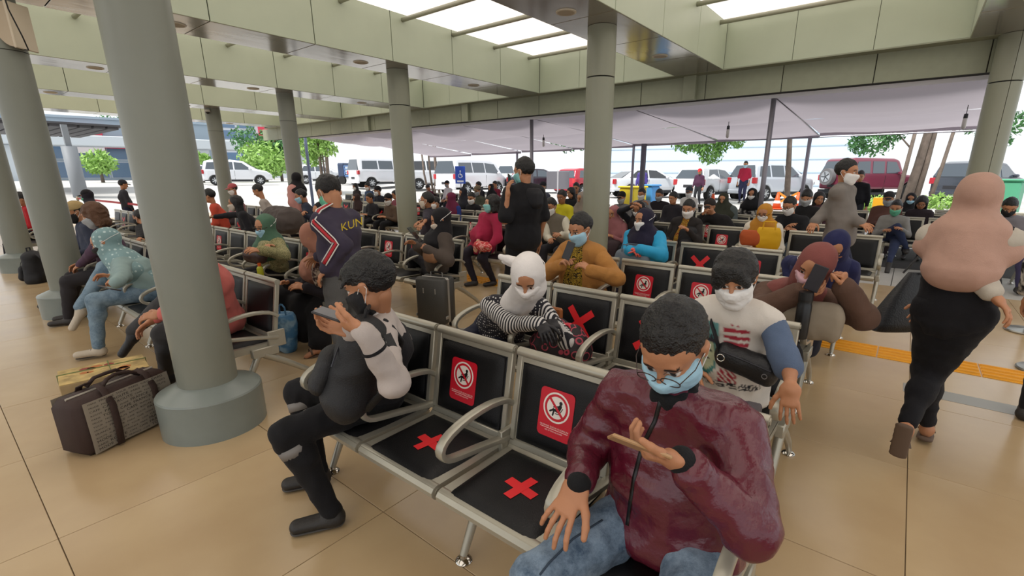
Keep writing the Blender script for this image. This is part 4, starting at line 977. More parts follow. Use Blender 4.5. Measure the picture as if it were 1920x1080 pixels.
def car(label, kind, px_, D, heading, col, glass=None, plate=True, spare=False, h=.055, zg=None, tail='b01c24', name='car', cat='car', grp=None):
    K = CARP[kind]; pos = at(px_, 350, D=D); heading = math.radians(heading)
    z0 = gz(pos[0], pos[1]) if zg is None else zg; W2 = K['W'] / 2; B = K['belt']; L, H_ = K['L'], K['H']
    r = empty(name, label, cat, (pos[0], pos[1], z0), PI / 2 - heading, grp)   # local +x forward
    xo = -L / 2
    mp = mat('car_paint_' + col, col, rough=.25, metal=.2, coat=.6)
    xs = np.arange(-.12, L + .12, h); zs = np.arange(.1, H_ + .12, h); ys = np.arange(-W2 - .1, W2 + .1, h)
    X, Z = np.meshgrid(xs, zs, indexing='ij'); P2 = poly_sdf(X, Z, K['prof']) + .05
    hw = lambda x, z: W2 - .03 - np.clip((z - B) / (H_ - B), 0, 1) * (.20 if kind != 'suv' else .11) - np.clip(.35 - x, 0, .4) ** 2 * .8 - np.clip(x - (L - .55), 0, .6) ** 2 * .7 - np.clip(.5 - z, 0, .4) * .15
    S2 = hw(X, Z); Yd = np.abs(ys)[None, :, None] - S2[:, None, :] + .05
    A = P2[:, None, :] + np.zeros_like(Yd); k = .09
    hh = np.clip(.5 + .5 * (A - Yd) / k, 0, 1); Dd = Yd + (A - Yd) * hh + k * hh * (1 - hh) - .05
    for wx in K['whl']:
        cdist = np.sqrt((X - wx) ** 2 + (Z - K['wr']) ** 2)[:, None, :] - (K['wr'] + .045); cyl = np.maximum(cdist, (W2 - .25) - np.abs(ys)[None, :, None]); Dd = np.maximum(Dd, -cyl)
    Dd = Dd.astype(np.float32); Dd[0] = 1; Dd[-1] = 1; Dd[:, 0] = 1; Dd[:, -1] = 1; Dd[:, :, 0] = np.maximum(Dd[:, :, 0], .01); Dd[:, :, -1] = 1
    V, Q = nets(Dd, np.array([xs[0], ys[0], zs[0]]), h); V = relax(V, Q, 1, .4); V[:, 0] += xo
    new_obj('body', mesh_vq('body', V, Q), mp, r)
    mg = glass or M_GLASS
    def side(poly, off, th, nm, m, s_):
        ps = [(x, s_ * (float(hw(np.array(x), np.array(z))) + off), z) for x, z in poly]; pi = [(x, y - s_ * th, z) for x, y, z in ps]; n = len(ps)
        f_ = [tuple(range(n)), tuple(range(n, 2 * n))[::-1]] + [(i, n + i, n + (i + 1) % n, (i + 1) % n) for i in range(n)]
        return MB().add([(x + xo, y, z) for x, y, z in ps + pi], f_).build(nm, m, r)
    for s_ in (-1, 1):
        for poly in K['win']: side(poly, .012, .03, 'side_window', mg, s_)
        if kind != 'x':
            x = K['win'][-1][0][0] - .04
            side([(x, .38), (x + .012, .38), (x + .012, B - .02), (x, B - .02)], .012, .02, 'door_seam', M_CORE, s_)
        side([(K['whl'][0] + .45, .24), (K['whl'][1] - .45, .24), (K['whl'][1] - .45, .36), (K['whl'][0] + .45, .36)], .008, .03, 'sill', mat('car_trim', '26282c', rough=.6), s_)
        xm = K['win'][-1][-1][0] - .12
        MB().box((xm + xo - .08, s_ * (W2 - .06) - .0 if s_ > 0 else -W2 - .12, B + .02), (xm + xo + .08, W2 + .12 if s_ > 0 else -W2 + .06, B + .16), bev=.04).build('mirror', mp, r)
    # rear and front glass follow the outline
    def xon(z, front):
        pr = K['prof']; c = [((b[0] - a[0]) * (z - a[1]) / (b[1] - a[1]) + a[0]) for a, b in zip(pr[:-1], pr[1:]) if (a[1] - z) * (b[1] - z) <= 0 and a[1] != b[1]]
        if not c: return K['L'] if front else 0.0
        return max(c) if front else min(c)
    for front in (False, True):
        z1, z2 = B + .06, H_ - .14; sg = 1 if front else -1; pts = []
        for z, ins in ((z1, .10), (z2, .20)):
            x = xon(z, front); yy = float(hw(np.array(min(max(x, .4), L - .6)), np.array(z))) - ins * .7
            pts.append((x, yy, z))
        (xa, ya, za), (xb, yb, zb) = pts; o_ = .022 * sg
        vs = [(xa + o_, -ya, za), (xa + o_, ya, za), (xb + o_, yb, zb), (xb + o_, -yb, zb)]; vi = [(x - .05 * sg, y, z - .0) for x, y, z in vs]
        fs = [(0, 1, 2, 3), (7, 6, 5, 4), (0, 4, 5, 1), (1, 5, 6, 2), (2, 6, 7, 3), (3, 7, 4, 0)]
        MB().add([(x + xo, y, z) for x, y, z in vs + vi], [f[::-1] for f in fs] if not front else fs).build('windscreen' if front else 'rear_window', mg, r)
    for s_ in (-1, 1):
        x = xon(B - .12, False); MB().box((x + xo - .02, s_ * (W2 - .14) - .11, B - .24), (x + xo + .12, s_ * (W2 - .14) + .11, B + .02), bev=.02).build('tail_lamp', mat('tail_lamp_' + tail, tail, rough=.2, coat=.5), r)
        x = xon(B - .22, True); MB().box((x + xo - .12, s_ * (W2 - .22) - .14, B - .32), (x + xo + .0, s_ * (W2 - .22) + .14, B - .18), bev=.02).build('head_lamp', mat('head_lamp', 'd9dde0', rough=.15, coat=.5), r)
    x = xon(.45, False); MB().box((xo + x - .03, -W2 + .12, .30), (xo + x + .1, W2 - .12, .48), bev=.03).build('rear_bumper', mat('car_trim', '26282c') if kind == 'suv' else mp, r)
    x = xon(.62, False); MB().box((xo + x - .025, -.23, .58), (xo + x + .03, .23, .70), bev=.005).build('number_plate', mat('plate_dark', '2b2b30', rough=.5), r)
    for wx in K['whl']:
        for s_ in (-1, 1):
            c = (wx + xo, s_ * (W2 - .12), K['wr']); w = MB().tube([(c[0], c[1] - .1, c[2]), (c[0], c[1] + .1, c[2])], K['wr'], 28).build('tyre', M_RUB, r); smooth_angle(w, 40)
            m = MB(); y1 = c[1] + s_ * .103
            m.tube([(c[0], y1 - s_ * .02, c[2]), (c[0], y1, c[2])], K['wr'] * .66, 24); m.tube([(c[0], y1, c[2]), (c[0], y1 + s_ * .008, c[2])], K['wr'] * .18, 12)
            for a in range(7):
                t = a * 2 * PI / 7; m.tube([(c[0], y1 + s_ * .004, c[2]), (c[0] + math.cos(t) * K['wr'] * .6, y1 + s_ * .006, c[2] + math.sin(t) * K['wr'] * .6)], .022, 6)
            m.mi = [0] * 26 + [1] * (len(m.mi) - 26)
            m.build('rim', [mat('rim_dark', '4a4c50', rough=.4, metal=.6), mat('rim_silver', 'c4c6c8', rough=.3, metal=.7)], w)
    if spare:
        w = MB().tube([(xo - .27, .15, 1.05), (xo - .05, .15, 1.05)], .37, 28).build('spare_tyre', mat('spare_cover', '6c6a6c', rough=.6), r); smooth_angle(w, 40)
        m = MB(); m.tube([(xo - .285, .15, 1.05), (xo - .27, .15, 1.05)], .25, 24)
        for a in range(5): t = a * 2 * PI / 5; m.tube([(xo - .288, .15, 1.05), (xo - .288, .15 + math.cos(t) * .22, 1.05 + math.sin(t) * .22)], .02, 6)
        m.mi = [0] * 26 + [1] * (len(m.mi) - 26); m.build('rim', [mat('rim_silver', 'c4c6c8'), mat('rim_dark', '4a4c50')], w)
    return r
car('white sedan with dark glass behind the violet-uniformed person', 'sedan', 1215, 25.0, 38, 'dfe3ea', glass=M_GLASSD)
car('white hatchback seen from behind in front of the pale blue wall', 'hatch', 1330, 23.0, 12, 'e6e8ec')
car('silver-white people carrier behind the person in the red shirt', 'mpv', 1448, 22.5, 27, 'cfd5df')
car('boxy maroon off-roader with a spare wheel on its back', 'suv', 1630, 22.5, 38, '7a3346', spare=True)
car('dark grey people carrier beyond the hedge, behind the rightmost column', 'mpv', 1835, 20.5, 30, '3e434e', tail='b02030')
car('black saloon behind the grey signboard, left of the tall clad column', 'sedan', 1014, 30.0, 40, '2b2430', glass=M_GLASS)
car('bright red car cut off by the tall clad column', 'hatch', 1098, 27.5, 8, 'b3122e', tail='c22a30')
car('white van with its tailgate raised, left of the far canopy post', 'van', 887, 28.0, -4, 'e6e7ec')
car('white estate with a greenish windscreen right behind the far canopy post', 'mpv', 972, 36.0, -12, 'd8dde0')
car('white minibus behind the slim bare tree trunks', 'van', 818, 31.5, 20, 'e4e6ea', glass=M_GLASSD)
car('white pick-up van beside the small blue truck', 'van', 725, 33.0, 8, 'e3e4ea')
car('white people carrier seen from the side in front of the shrubs, far left', 'mpv', 450, 33.5, 20, 'e4e6ec')
car('white hatchback with a person at its open boot, left of the people carrier', 'hatch', 384, 37, 20, 'e4e6ec')
car('white estate beyond the slender tree, left of the clad column', 'hatch', 608, 38, 30, 'dfe2e8')
def truck():
    p = at(686, 345, D=36); z0 = gz(p[0], p[1]); r = empty('cargo_tricycle', 'small blue cargo truck with a caged bed, far behind the plum track jacket', 'truck', (p[0], p[1], z0), .35)
    bl = mat('truck_blue', '5f7fb0', rough=.5)
    MB().box((-1.3, -.7, .55), (1.2, .7, .68), bev=.02).build('bed', bl, r)
    for i in range(5):
        MB().box((-1.3 + i * .6, -.72, .68), (-1.24 + i * .6, -.68, 1.35)).build('stake', bl, r)
    for z in (.85, 1.08, 1.3): MB().box((-1.3, -.73, z), (1.2, -.70, z + .06)).build('rail', bl, r)
    for i in range(4): MB().box((-1.22 + i * .6, -.69, .72), (-.74 + i * .6, .6, 1.3), bev=.03).build('crate', mat('crate_white', 'c9d4e2', rough=.6), r)
    MB().box((-1.95, -.65, .5), (-1.35, .65, 1.55), bev=.08).build('cab', mat('truck_dark', '33405a', rough=.4), r)
    for x in (-1.6, -.2, .5):
        for s_ in (-1, 1): MB().tube([(x, s_ * .6 - .08, .3), (x, s_ * .6 + .08, .3)], .3, 20).build('tyre', M_RUB, r)
truck()
# ---------------------------------------------------------------- trees
M_BARK = mat('bark', '6f6259', rough=.9, bump=.8, bscale=14, vary=.25, vscale=5)
M_LEAF = [mat('leaf_' + c, c, rough=.55, spec=.3) for c in ('6f9a4e', '93b862', '4c7a48')]
def leaves(name, parent, blobs, n, size, mi=0, seed=1, droop=.0):
    rs = np.random.RandomState(seed); V, F_ = [], []; base = parent.location
    w = np.array([b[1] ** 2 for b in blobs]); w = w / w.sum()
    for i in range(n):
        b = blobs[rs.choice(len(blobs), p=w)]; d = rs.randn(3); d /= np.linalg.norm(d); c = np.array(b[0]) + d * b[1] * rs.uniform(.35, 1.0) ** .6 * np.array([1, 1, b[2] if len(b) > 2 else .8])
        a = rs.randn(3); a[2] -= droop; a /= np.linalg.norm(a); q = np.cross(a, rs.randn(3)); q /= np.linalg.norm(q); s_ = size * rs.uniform(.6, 1.3); c = c - np.array(base)
        k = len(V); V += [c - a * s_, c + q * s_ * .38, c + a * s_, c - q * s_ * .38]; F_.append((k, k + 1, k + 2, k + 3))
    me = bpy.data.meshes.new(name); me.from_pydata([tuple(v) for v in V], [], F_); o = new_obj(name, me, M_LEAF[mi], parent); tag(o, kind='stuff'); return o
def tree(label, x, y, trunk, blobs, n, size, mi=0, seed=1, droop=0, name='tree', cat='tree', bark=True):
    z0 = gz(x, y); r = empty(name, label, cat, (x, y, z0))
    for pts, rad in trunk: MB().tube([(a, b, c) for a, b, c in pts], rad, 10).build('trunk', M_BARK, r, smooth=True)
    if blobs: leaves('foliage', r, [((x + b[0], y + b[1], z0 + b[2]), b[3]) for b in blobs], n, size, mi, seed, droop)
    return r
p = at(1724, 330, D=17); X_, Y_ = p[0], p[1]
tree('thick multi-stemmed tree trunk between the off-roader and the dark people carrier', X_, Y_, [([(-.25, 0, 0), (-.1, 0, 1.4), (.05, 0, 3.4)], [.17, .14, .12]), ([(.0, .1, 0), (.12, .1, 1.5), (.2, .1, 3.6)], [.12, .1, .08]), ([(-.3, -.1, 0), (-.18, -.1, 1.2), (-.02, -.1, 2.4)], [.05, .04, .035])], [(0, 0, 4.6, 1.6)], 900, .11, 2, 3)
p = at(1697, 330, D=16.5); tree('slim dark tree trunk left of the thick trunk, leaves over the off-roader', p[0], p[1], [([(-.1, 0, 0), (-.02, 0, 1.5), (.08, 0, 3.4)], [.08, .065, .05]), ([(.02, 0, 2.0), (-.5, .2, 2.6), (-1.0, .3, 2.9)], [.03, .02, .012])], [(-1.15, .2, 2.35, .75), (-.6, .2, 2.7, .55), (-1.6, .3, 2.25, .35), (-.2, .1, 2.9, .4)], 1500, .085, 2, 5, .5)
p = at(1766, 330, D=16.5); tree('slim leaning tree trunk in front of the dark people carrier', p[0], p[1], [([(-.22, 0, 0), (-.05, 0, 1.4), (.12, 0, 3.4)], [.08, .06, .05])], [(.6, 0, 2.75, .45), (1.3, 0, 2.2, .3), (1.6, 0, 2.7, .5)], 420, .09, 2, 6)
p = at(1316, 262, D=19); z_ = p[2]
tree('tree with leaves hanging below the canopy edge over the white hatchback', p[0], p[1] + 1.2, [([(2.9, 1.5, 0), (2.7, 1.2, 3.0), (.6, .3, 3.9)], [.12, .1, .06])], [(-.6, -1.2, z_ - .35, .75), (.3, -1.2, z_ - .45, .85), (1.1, -1.2, z_ - .3, .7), (2.0, -1.2, z_ - .1, .5), (-1.4, -1.2, z_ - .1, .5), (.4, -1.2, z_ - 1.0, .5), (0, -1.0, z_ + .8, 1.3)], 4600, .10, 0, 8, 1.2)
p = at(1062, 278, D=19); tree('sparse leafy branch hanging below the canopy left of the tall clad column', p[0], p[1], [([(.8, .6, 0), (.7, .4, 3.2)], [.07, .05])], [(.1, 0, p[2] - .1, .35), (-.5, 0, p[2] + .05, .25), (.7, 0, p[2] + .02, .4)], 330, .09, 2, 9, 1)
for k, (px_, D_, dx) in enumerate(((790, 26.5, .25), (803, 26.8, .15), (813, 26.5, .2), (818, 26.7, -.15))):
    p = at(px_, 300, D=D_); z0 = gz(p[0], p[1]); r = empty('bare_tree', ['leftmost of the four slim bare tree trunks behind the black polo shirt', 'second from the left of the four slim bare tree trunks', 'third from the left of the four slim bare tree trunks', 'rightmost of the four slim bare trunks, leaning left as it rises'][k], 'tree', (p[0], p[1], z0), 0)
    MB().tube([(dx * .8, dx, 0), (dx * .3, dx * .3, 1.3), (0, 0, 3.2)], [.07, .055, .045], 8).build('trunk', M_BARK, r, smooth=True)
p = at(597, 300, D=27); zz = gz(p[0], p[1])
tree('bright green tree with slim pale trunks left of the clad column', p[0], p[1], [([(.2, 0, 0), (.15, 0, 2.4), (.0, 0, 4.6)], [.09, .07, .05]), ([(.6, .1, 0), (.75, .1, 2.4), (.8, 0, 4.6)], [.10, .09, .08]), ([(.4, .1, 0), (.3, .1, 2.4), (.4, 0, 4.6)], [.05, .045, .04])], [(-.4, 0, 3.6, 1.1), (.9, 0, 3.4, .9), (-.9, .2, 2.6, .9), (.2, 0, 2.6, .7), (1.2, 0, 2.4, .5), (-.5, 0, 1.9, .6)], 3000, .14, 1, 11)
for k, (px_, py_, D_, s_, mi, n_) in enumerate(((495, 300, 46, 2.3, 1, 1900), (420, 318, 46, 1.2, 1, 600), (375, 305, 44, 1.2, 1, 700), (520, 270, 48, 2.0, 2, 1200), (465, 262, 60, 2.2, 2, 700), (205, 238, 70, 2.2, 2, 500), (300, 322, 44, 1.5, 1, 700), (185, 305, 44, 1.4, 1, 700))):
    p = at(px_, py_, D=D_); z0 = gz(p[0], p[1])
    tree(['large light green shrub behind the white people carrier', 'low shrub above the roof of the white people carrier', 'shrub left of the slim grey column', 'darker green tree above the large light green shrub', 'distant palm-like tree before the glass building', 'distant tree crown above the pale viaduct', 'green hedge shrub right of the red-signed shop', 'green hedge shrub below the red-signed shop'][k], p[0], p[1], [([(0, 0, 0), (0, 0, max(p[2] - z0, .6))], [.15, .08])], [(0, 0, p[2] - z0, s_), (s_ * .8, 0, p[2] - z0 - s_ * .2, s_ * .6), (-s_ * .8, 0, p[2] - z0 - s_ * .3, s_ * .6)], n_, .26, mi, 20 + k)
# hedge in front of the dark car
for k, (px_, w_) in enumerate(((1640, .8), (1765, .9), (1820, .8), (1860, .5))):
    p = at(px_, 385, D=14.5); tree(['yellow-green plants at the foot of the off-roader', 'yellow-green plants left of centre in the hedge by the dark car', 'yellow-green plants in the hedge right beside the headscarf', 'yellow-green plants at the right end of the hedge'][k], p[0], p[1], [([(0, 0, 0), (0, 0, .3)], [.02, .01])], [(0, 0, .45, .35), (w_ * .4, 0, .4, .3), (-w_ * .4, 0, .4, .3)], 500, .08, 1, 40 + k, name='hedge_plant', cat='plant')
# ---------------------------------------------------------------- yard furniture
M_CONE = mat('cone_orange', 'e0561c', rough=.5); M_TAPE = mat('barrier_tape', 'd9872a', rough=.6)
def cone(label, px_, D, h=.7):
    p = at(px_, 380, D=D); r = empty('traffic_cone', label, 'traffic cone', (p[0], p[1], gz(p[0], p[1])))
    MB().box((-.2, -.2, 0), (.2, .2, .03), bev=.01).build('base', M_CONE, r); MB().lathe([(.16, .03), (.035, h)], seg=20).build('cone_body', M_CONE, r, smooth=True)
    MB().lathe([(.125, h * .35), (.095, h * .52)], seg=20, cap=False).build('reflective_sleeve', mat('cone_white', 'e6d8cc', rough=.4), r, smooth=True).scale = (1.03, 1.03, 1); return p
c1 = cone('large orange traffic cone left of the dark green headscarf', 1336, 14.5, .95); c2 = cone('small orange cone left of the tape barrier before the silver people carrier', 1457, 17.5, .6); c3 = cone('small orange cone right of the tape barrier before the silver people carrier', 1495, 17.3, .6)
for a, b_, lb in ((c2, c3, 'orange and white tape crossed between the two small cones'),):
    r = empty('barrier_tape', lb, 'tape', (c2[0], c2[1], gz(c2[0], c2[1]))); d = V3(c3[0] - c2[0], c3[1] - c2[1], 0)
    for z0, z1 in ((.6, .15), (.2, .6)): MB().tube([(0, 0, z0), (d[0], d[1], z1)], 0, 6, flat=(.005, .04)).build('tape_strip', M_TAPE, r)
p = at(1650, 372, D=13.6); r = empty('folding_floor_sign', 'yellow floor sign behind the walking grey hoodie', 'sign', (p[0], p[1], gz(p[0], p[1]))); MB().box((-.15, -.1, .0), (.15, -.07, .75), bev=.01).build('front_board', mat('sign_yellow', 'e0a21c', rough=.5), r); MB().box((-.15, .07, 0), (.15, .1, .75), bev=.01).build('rear_board', mat('sign_yellow', 'e0a21c'), r)
def bin_(label, px_, D, col, w=.5, h=.9):
    p = at(px_, 370, D=D); r = empty('wheelie_bin', label, 'bin', (p[0], p[1], gz(p[0], p[1])), -.3); m = mat('bin_' + col, col, rough=.5)
    MB().box((-w / 2, -w / 2, .05), (w / 2, w / 2, h), bev=.04).build('body', m, r); MB().box((-w / 2 - .04, -w / 2 - .05, h), (w / 2 + .04, w / 2 + .04, h + .07), bev=.03).build('lid', mat('bin_lid_' + col, col, rough=.4), r)
    for s_ in (-1, 1): MB().tube([(s_ * .2 - .03, w / 2, .1), (s_ * .2 + .03, w / 2, .1)], .1, 16).build('wheel', M_RUB, r)
bin_('yellow bin in front of the violet-uniformed person', 1186, 18.2, 'd9c022', .75); bin_('light blue bin right of the yellow bin', 1220, 18.6, '4a90cc', .5)
bin_('mint green bin beside the rightmost clad column', 1890, 14.2, '4f9a78', .55, 1.0)
def signpost(label, px_, py_, D, w, h, col, z1, fn):
    p = at(px_, py_, D=D); z0 = gz(p[0], p[1]); r = empty('signboard', label, 'sign', (p[0], p[1], z0), YAW * .6)
    MB().tube([(0, .03, 0), (0, .03, p[2] - z0 + h / 2)], .025, 8).build('post', M_POST, r)
    b = MB().box((-w / 2, -.015, p[2] - z0 - h / 2), (w / 2, .015, p[2] - z0 + h / 2), bev=.008).build('board', mat('board_' + col, col, rough=.4), r); fn(r, b, p[2] - z0)
def wheelchair(r, b, zc):
    m = MB(); Mx = Matrix.Translation((0, -.017, zc)) @ Matrix.Rotation(PI / 2, 4, 'X')
    m.prism(disc((.01, .17), .035, 12), 0, .002, 0, Mx); m.prism([(-.015, .13), (.02, .13), (.02, -.0), (-.015, -.0)], 0, .002, 0, Mx); m.prism([(.0, .02), (.1, .02), (.13, -.09), (.1, -.1), (.07, -.01), (.0, -.01)], 0, .002, 0, Mx)
    n = 20; v = [(.0 + r_ * math.cos(t), -.04 + r_ * math.sin(t), 0) for r_ in (.075, .1) for t in np.linspace(0, 2 * PI, n, endpoint=False)]; m.add([tuple(Mx @ Vector(q)) for q in v], [(i, n + i, n + (i + 1) % n, (i + 1) % n) for i in range(n)])
    m.box((-.16, -.0185, zc - .33), (.16, -.016, zc - .25)); m.build('symbol', mat('sign_white', 'e9edf2', rough=.4), b)
signpost('blue accessible-parking sign in front of the white minibus', 863, 328, 22, .5, .78, '1f4fb8', 0, wheelchair)
signpost('grey rectangular signboard in front of the black saloon', 1046, 338, 20.5, 1.0, .75, '7b7980', 0, lambda r, b, z: MB().box((-.03, -.02, .0), (.03, -.016, z + .4)).build('pale_upright', mat('upright_pale', 'c4c2c6', rough=.5), b))
# ---------------------------------------------------------------- buildings
def building(label, c, w, d, h, yaw, col, name='building', rows=None, wcol='5d7590', lines=0, band=None):
    r = empty(name, label, 'building', (c[0], c[1], 0), yaw); m = mat('facade_' + col, col, rough=.8)
    MB().box((-w / 2, -d / 2, -1), (w / 2, d / 2, h)).build('walls', m, r); MB().box((-w / 2 - .3, -d / 2 - .3, h), (w / 2 + .3, d / 2 + .3, h + .3)).build('roof', m, r)
    if rows:
        nx, nz, x0, x1, z0, z1 = rows
        for i in range(nx):
            for j in range(nz):
                a, b_ = x0 + (x1 - x0) * i / nx, z0 + (z1 - z0) * j / nz
                f_ = MB().box((a + .1, -d / 2 - .06, b_ + .15), (a + (x1 - x0) / nx - .1, -d / 2 + .02, b_ + (z1 - z0) / nz - .15)).build('window', mat('frame_pale', 'b9bec6', rough=.6), r)
                MB().box((a + .18, -d / 2 - .08, b_ + .23), (a + (x1 - x0) / nx - .18, -d / 2 - .05, b_ + (z1 - z0) / nz - .23)).build('pane', mat('pane_' + wcol, wcol, rough=.15), f_)
    for k in range(lines):
        z = h * (k + .5) / lines; MB().box((-w / 2, -d / 2 - .05, z), (w / 2, -d / 2, z + .08)).build('cladding_joint', mat('joint_pale', 'a9bdd0', rough=.7), r)
    return r
p = at(1290, 260, D=52); building('long pale blue clad shed behind the parked white cars', (p[0] + 3, p[1]), 26, 8, 9.5, .25, 'c2d3e2', name='shed', lines=8)
p = at(430, 280, D=95); building('white block with a strip of blue windows between the big and slim columns', at(372, 270, D=110), 14, 10, 17, YAW * 1.7, 'd6dbe2', rows=(1, 6, -1, 3, 6, 16))
b_ = building('grey and white shop block with a bright red corner', at(455, 275, D=100), 16, 10, 13, YAW * 1.7, 'c6ccd4', rows=(3, 5, -7, 3, 2, 12.5))
MB().box((3.5, -5.4, 4), (8.2, -5.0, 13.5)).build('red_panel', mat('shop_red', 'c8324a', rough=.6), b_); MB().lathe([(1.5, 0), (1.5, .3)], (0, 0, 0), 24).build('round_sign', mat('shop_teal', '35a0a8', rough=.6), b_).matrix_local = Matrix.Translation((9.6, -5.4, 9)) @ Matrix.Rotation(PI / 2, 4, 'X')
MB().box((8.2, -5.3, 4.5), (13, -4.9, 7)).build('red_sign', mat('shop_red', 'c8324a'), b_)
b_ = building('low grey shophouse with a red and white sign, seen between the left columns', at(205, 300, D=70), 26, 8, 9, YAW * 2.0, '9aa8b4', rows=(6, 2, -10, 10, 1, 6))
MB().box((-3, -4.6, 4.5), (0, -4.0, 7.5)).build('sign_box', mat('shop_white', 'e6dede', rough=.6), b_); MB().box((-3.1, -4.7, 6.9), (.1, -4.1, 7.6)).build('sign_top', mat('shop_red', 'c8324a'), b_); MB().box((0, -4.6, 5.2), (6, -4.2, 6.2)).build('red_fascia', mat('shop_red', 'c8324a'), b_)
# pale viaduct and dark platform roof at the left
p = at(170, 263, D=62); r = empty('viaduct', 'pale concrete viaduct crossing behind the left columns', 'bridge', (p[0], p[1], 0), YAW * 2.0); MB().box((-30, -2, p[2] - .8), (30, 2, p[2] + .5), bev=.1).build('deck', mat('viaduct_pale', 'bfc6cc', rough=.8), r)
for x in (-24, -8, 12, 26): MB().box((x - .8, -.8, 0), (x + .8, .8, p[2] - .8), bev=.1).build('pier', mat('viaduct_pale', 'bfc6cc'), r)
p = at(95, 240, D=22); r = empty('platform_roof', 'dark slatted flat roof over a pillar at the far left', 'roof', (p[0], p[1], 0), 0)
for k in range(9): MB().box((-7, -2.2 + k * .5, p[2]), (1.3, -2.2 + k * .5 + .4, p[2] + .12)).build('roof_slat', mat('roof_dark', '4d4c50', rough=.7), r)
MB().box((-7, -2.3, p[2] + .12), (1.5, 2.4, p[2] + .2)).build('roof_sheet', mat('roof_dark', '4d4c50'), r)
q = at(140, 320, D=21); MB().tube([(q[0] - p[0], q[1] - p[1], 0), (q[0] - p[0], q[1] - p[1], p[2] - .9)], .27, 20).build('pillar', mat('pillar_grey', '7e8287', rough=.6), r, smooth=True); MB().box((q[0] - p[0] - .1, q[1] - p[1] - .1, p[2] - .9), (q[0] - p[0] + .1, q[1] - p[1] + .1, p[2])).build('bracket', mat('pillar_grey', '7e8287'), r)
p = at(577, 300, D=20); r = empty('lamp_post', 'thin blue-grey pole just right of the grey column by the pink hoodie', 'pole', (p[0], p[1], gz(p[0], p[1]))); MB().tube([(0, 0, 0), (0, 0, 5)], .06, 10).build('pole', mat('pole_blue', '6f7a96', rough=.5), r, smooth=True)
# ================================================================ who sits and stands where
R1, R2, R3, R4 = 1.118, 2.243, 3.436, 4.82
f = at
def sit(label, px_, py_, Y, hip=None, **k):
    hd = at(px_, py_, Y=Y); xy = hip or (hd[0], Y + .12); k.setdefault('px', FPX / np.dot(hd - V3(0, 0, H_EYE), FWD))
    return person(label, xy, k.pop('yaw', 0), head=hd, **k)
def stand(label, px_, py_, D, h=1.65, **k):
    hd = at(px_, py_, D=D); g0 = gz(hd[0], hd[1]) if (hd[1] > 8.6 or hd[0] < -16) else 0
    k.setdefault('px', FPX / D); z = k.pop('zoff', g0); lean = k.pop('leanxy', (0, 0))
    return person(label, (hd[0] - lean[0], hd[1] - lean[1]), k.pop('yaw', 0), pose='stand', h=h, head=hd if lean != (0, 0) or k.pop('fixhead', False) else None, zoff=z, **k)
def phone_at(label, c, l, n, **k):
    l = VD(*l); n = VD(*n); n = VD(*(n - l * (n @ l))); return phone(None, label, c, R=(np.cross(l, n), l), **k)
HOLD = dict(curls=((.5, .7, .4),) * 4, spread=.02)
# ---- front row
p1 = person('heavy-set person in a shiny maroon bomber jacket and jeans, looking down at a phone', (-.42, 1.27), 0, h=1.66, g=1.12, head=at(1262, 648, D=1.29), hpitch=.68, mask='blue', glasses=True,
    topm=M_SATIN, botm=fabric('3e5064', kind='denim', c2='7e90a2'), skin='tan', px=600, hem=.06, fold=.012, cuff='111113', collar='111113', loose=.006, blen=1,
    hr=at(1086, 905, D=1.36), er=(-.35, .4, -.4), hl=at(1280, 866, D=1.14), el=(.75, .8, -.5), al_=.9, fl=(-.20, .68, .085), fr=(-.76, .70, .085), kl=(.1, -.7, .5), kr=(-.25, -.7, .5), hair='short',
    hand_r=dict(d=(-.12, -.62, -.62), n=(0, .5, -.85), t=(1, -.1, 0), spread=.16, curl=(.05, .2, .3), ti=.1, k=1.12), hand_l=dict(d=(-.85, -.42, .12), n=(-.1, .45, .8), t=(.1, .3, .9), curls=((.5, .8, .5), (.5, .8, .6), (.5, .9, .6), (.5, .9, .6)), spread=.02, ti=.3, k=1.08))
phone_at('gold phone held by the person in the maroon jacket', at(1198, 838, D=1.12), (.82, .42, -.3), (-.05, .66, .76), body='b08a62')
p2 = person('young person in a grey long-sleeved shirt and dark vest, hugging a black backpack', (-1.95, 1.26), -.55, h=1.68, g=.95, head=at(694, 534, Y=1.12), hyaw=-1.05, hpitch=.35, mask='black', hair='messy',
    top='b3a8a2', bottom='100f12', px=420, sleeve=1.0, fl=at(622, 955, z=.09), fr=at(598, 880, z=.09), kl=(-.35, -.7, .7), kr=(-.8, -.3, .7), hl=at(683, 622, Y=.88), hr=at(660, 618, Y=.93), el=(.6, .0, -.9), er=(-.5, .3, -.9), collar='cfc8c4',
    hand_l=dict(d=(-.85, -.3, .2), n=(-.3, .5, .5), t=(0, -.1, 1), curls=((.4, .6, .4),) * 4), hand_r=dict(d=(-.7, -.6, .15), n=(.3, -.2, .8), t=(.3, 0, 1), curls=((.5, .6, .4),) * 4), fold=.009, shoe='26221f')
phone_at('dark phone held by the young person with the backpack', at(628, 592, Y=.86), (-.8, -.5, .3), (.5, .3, .8))
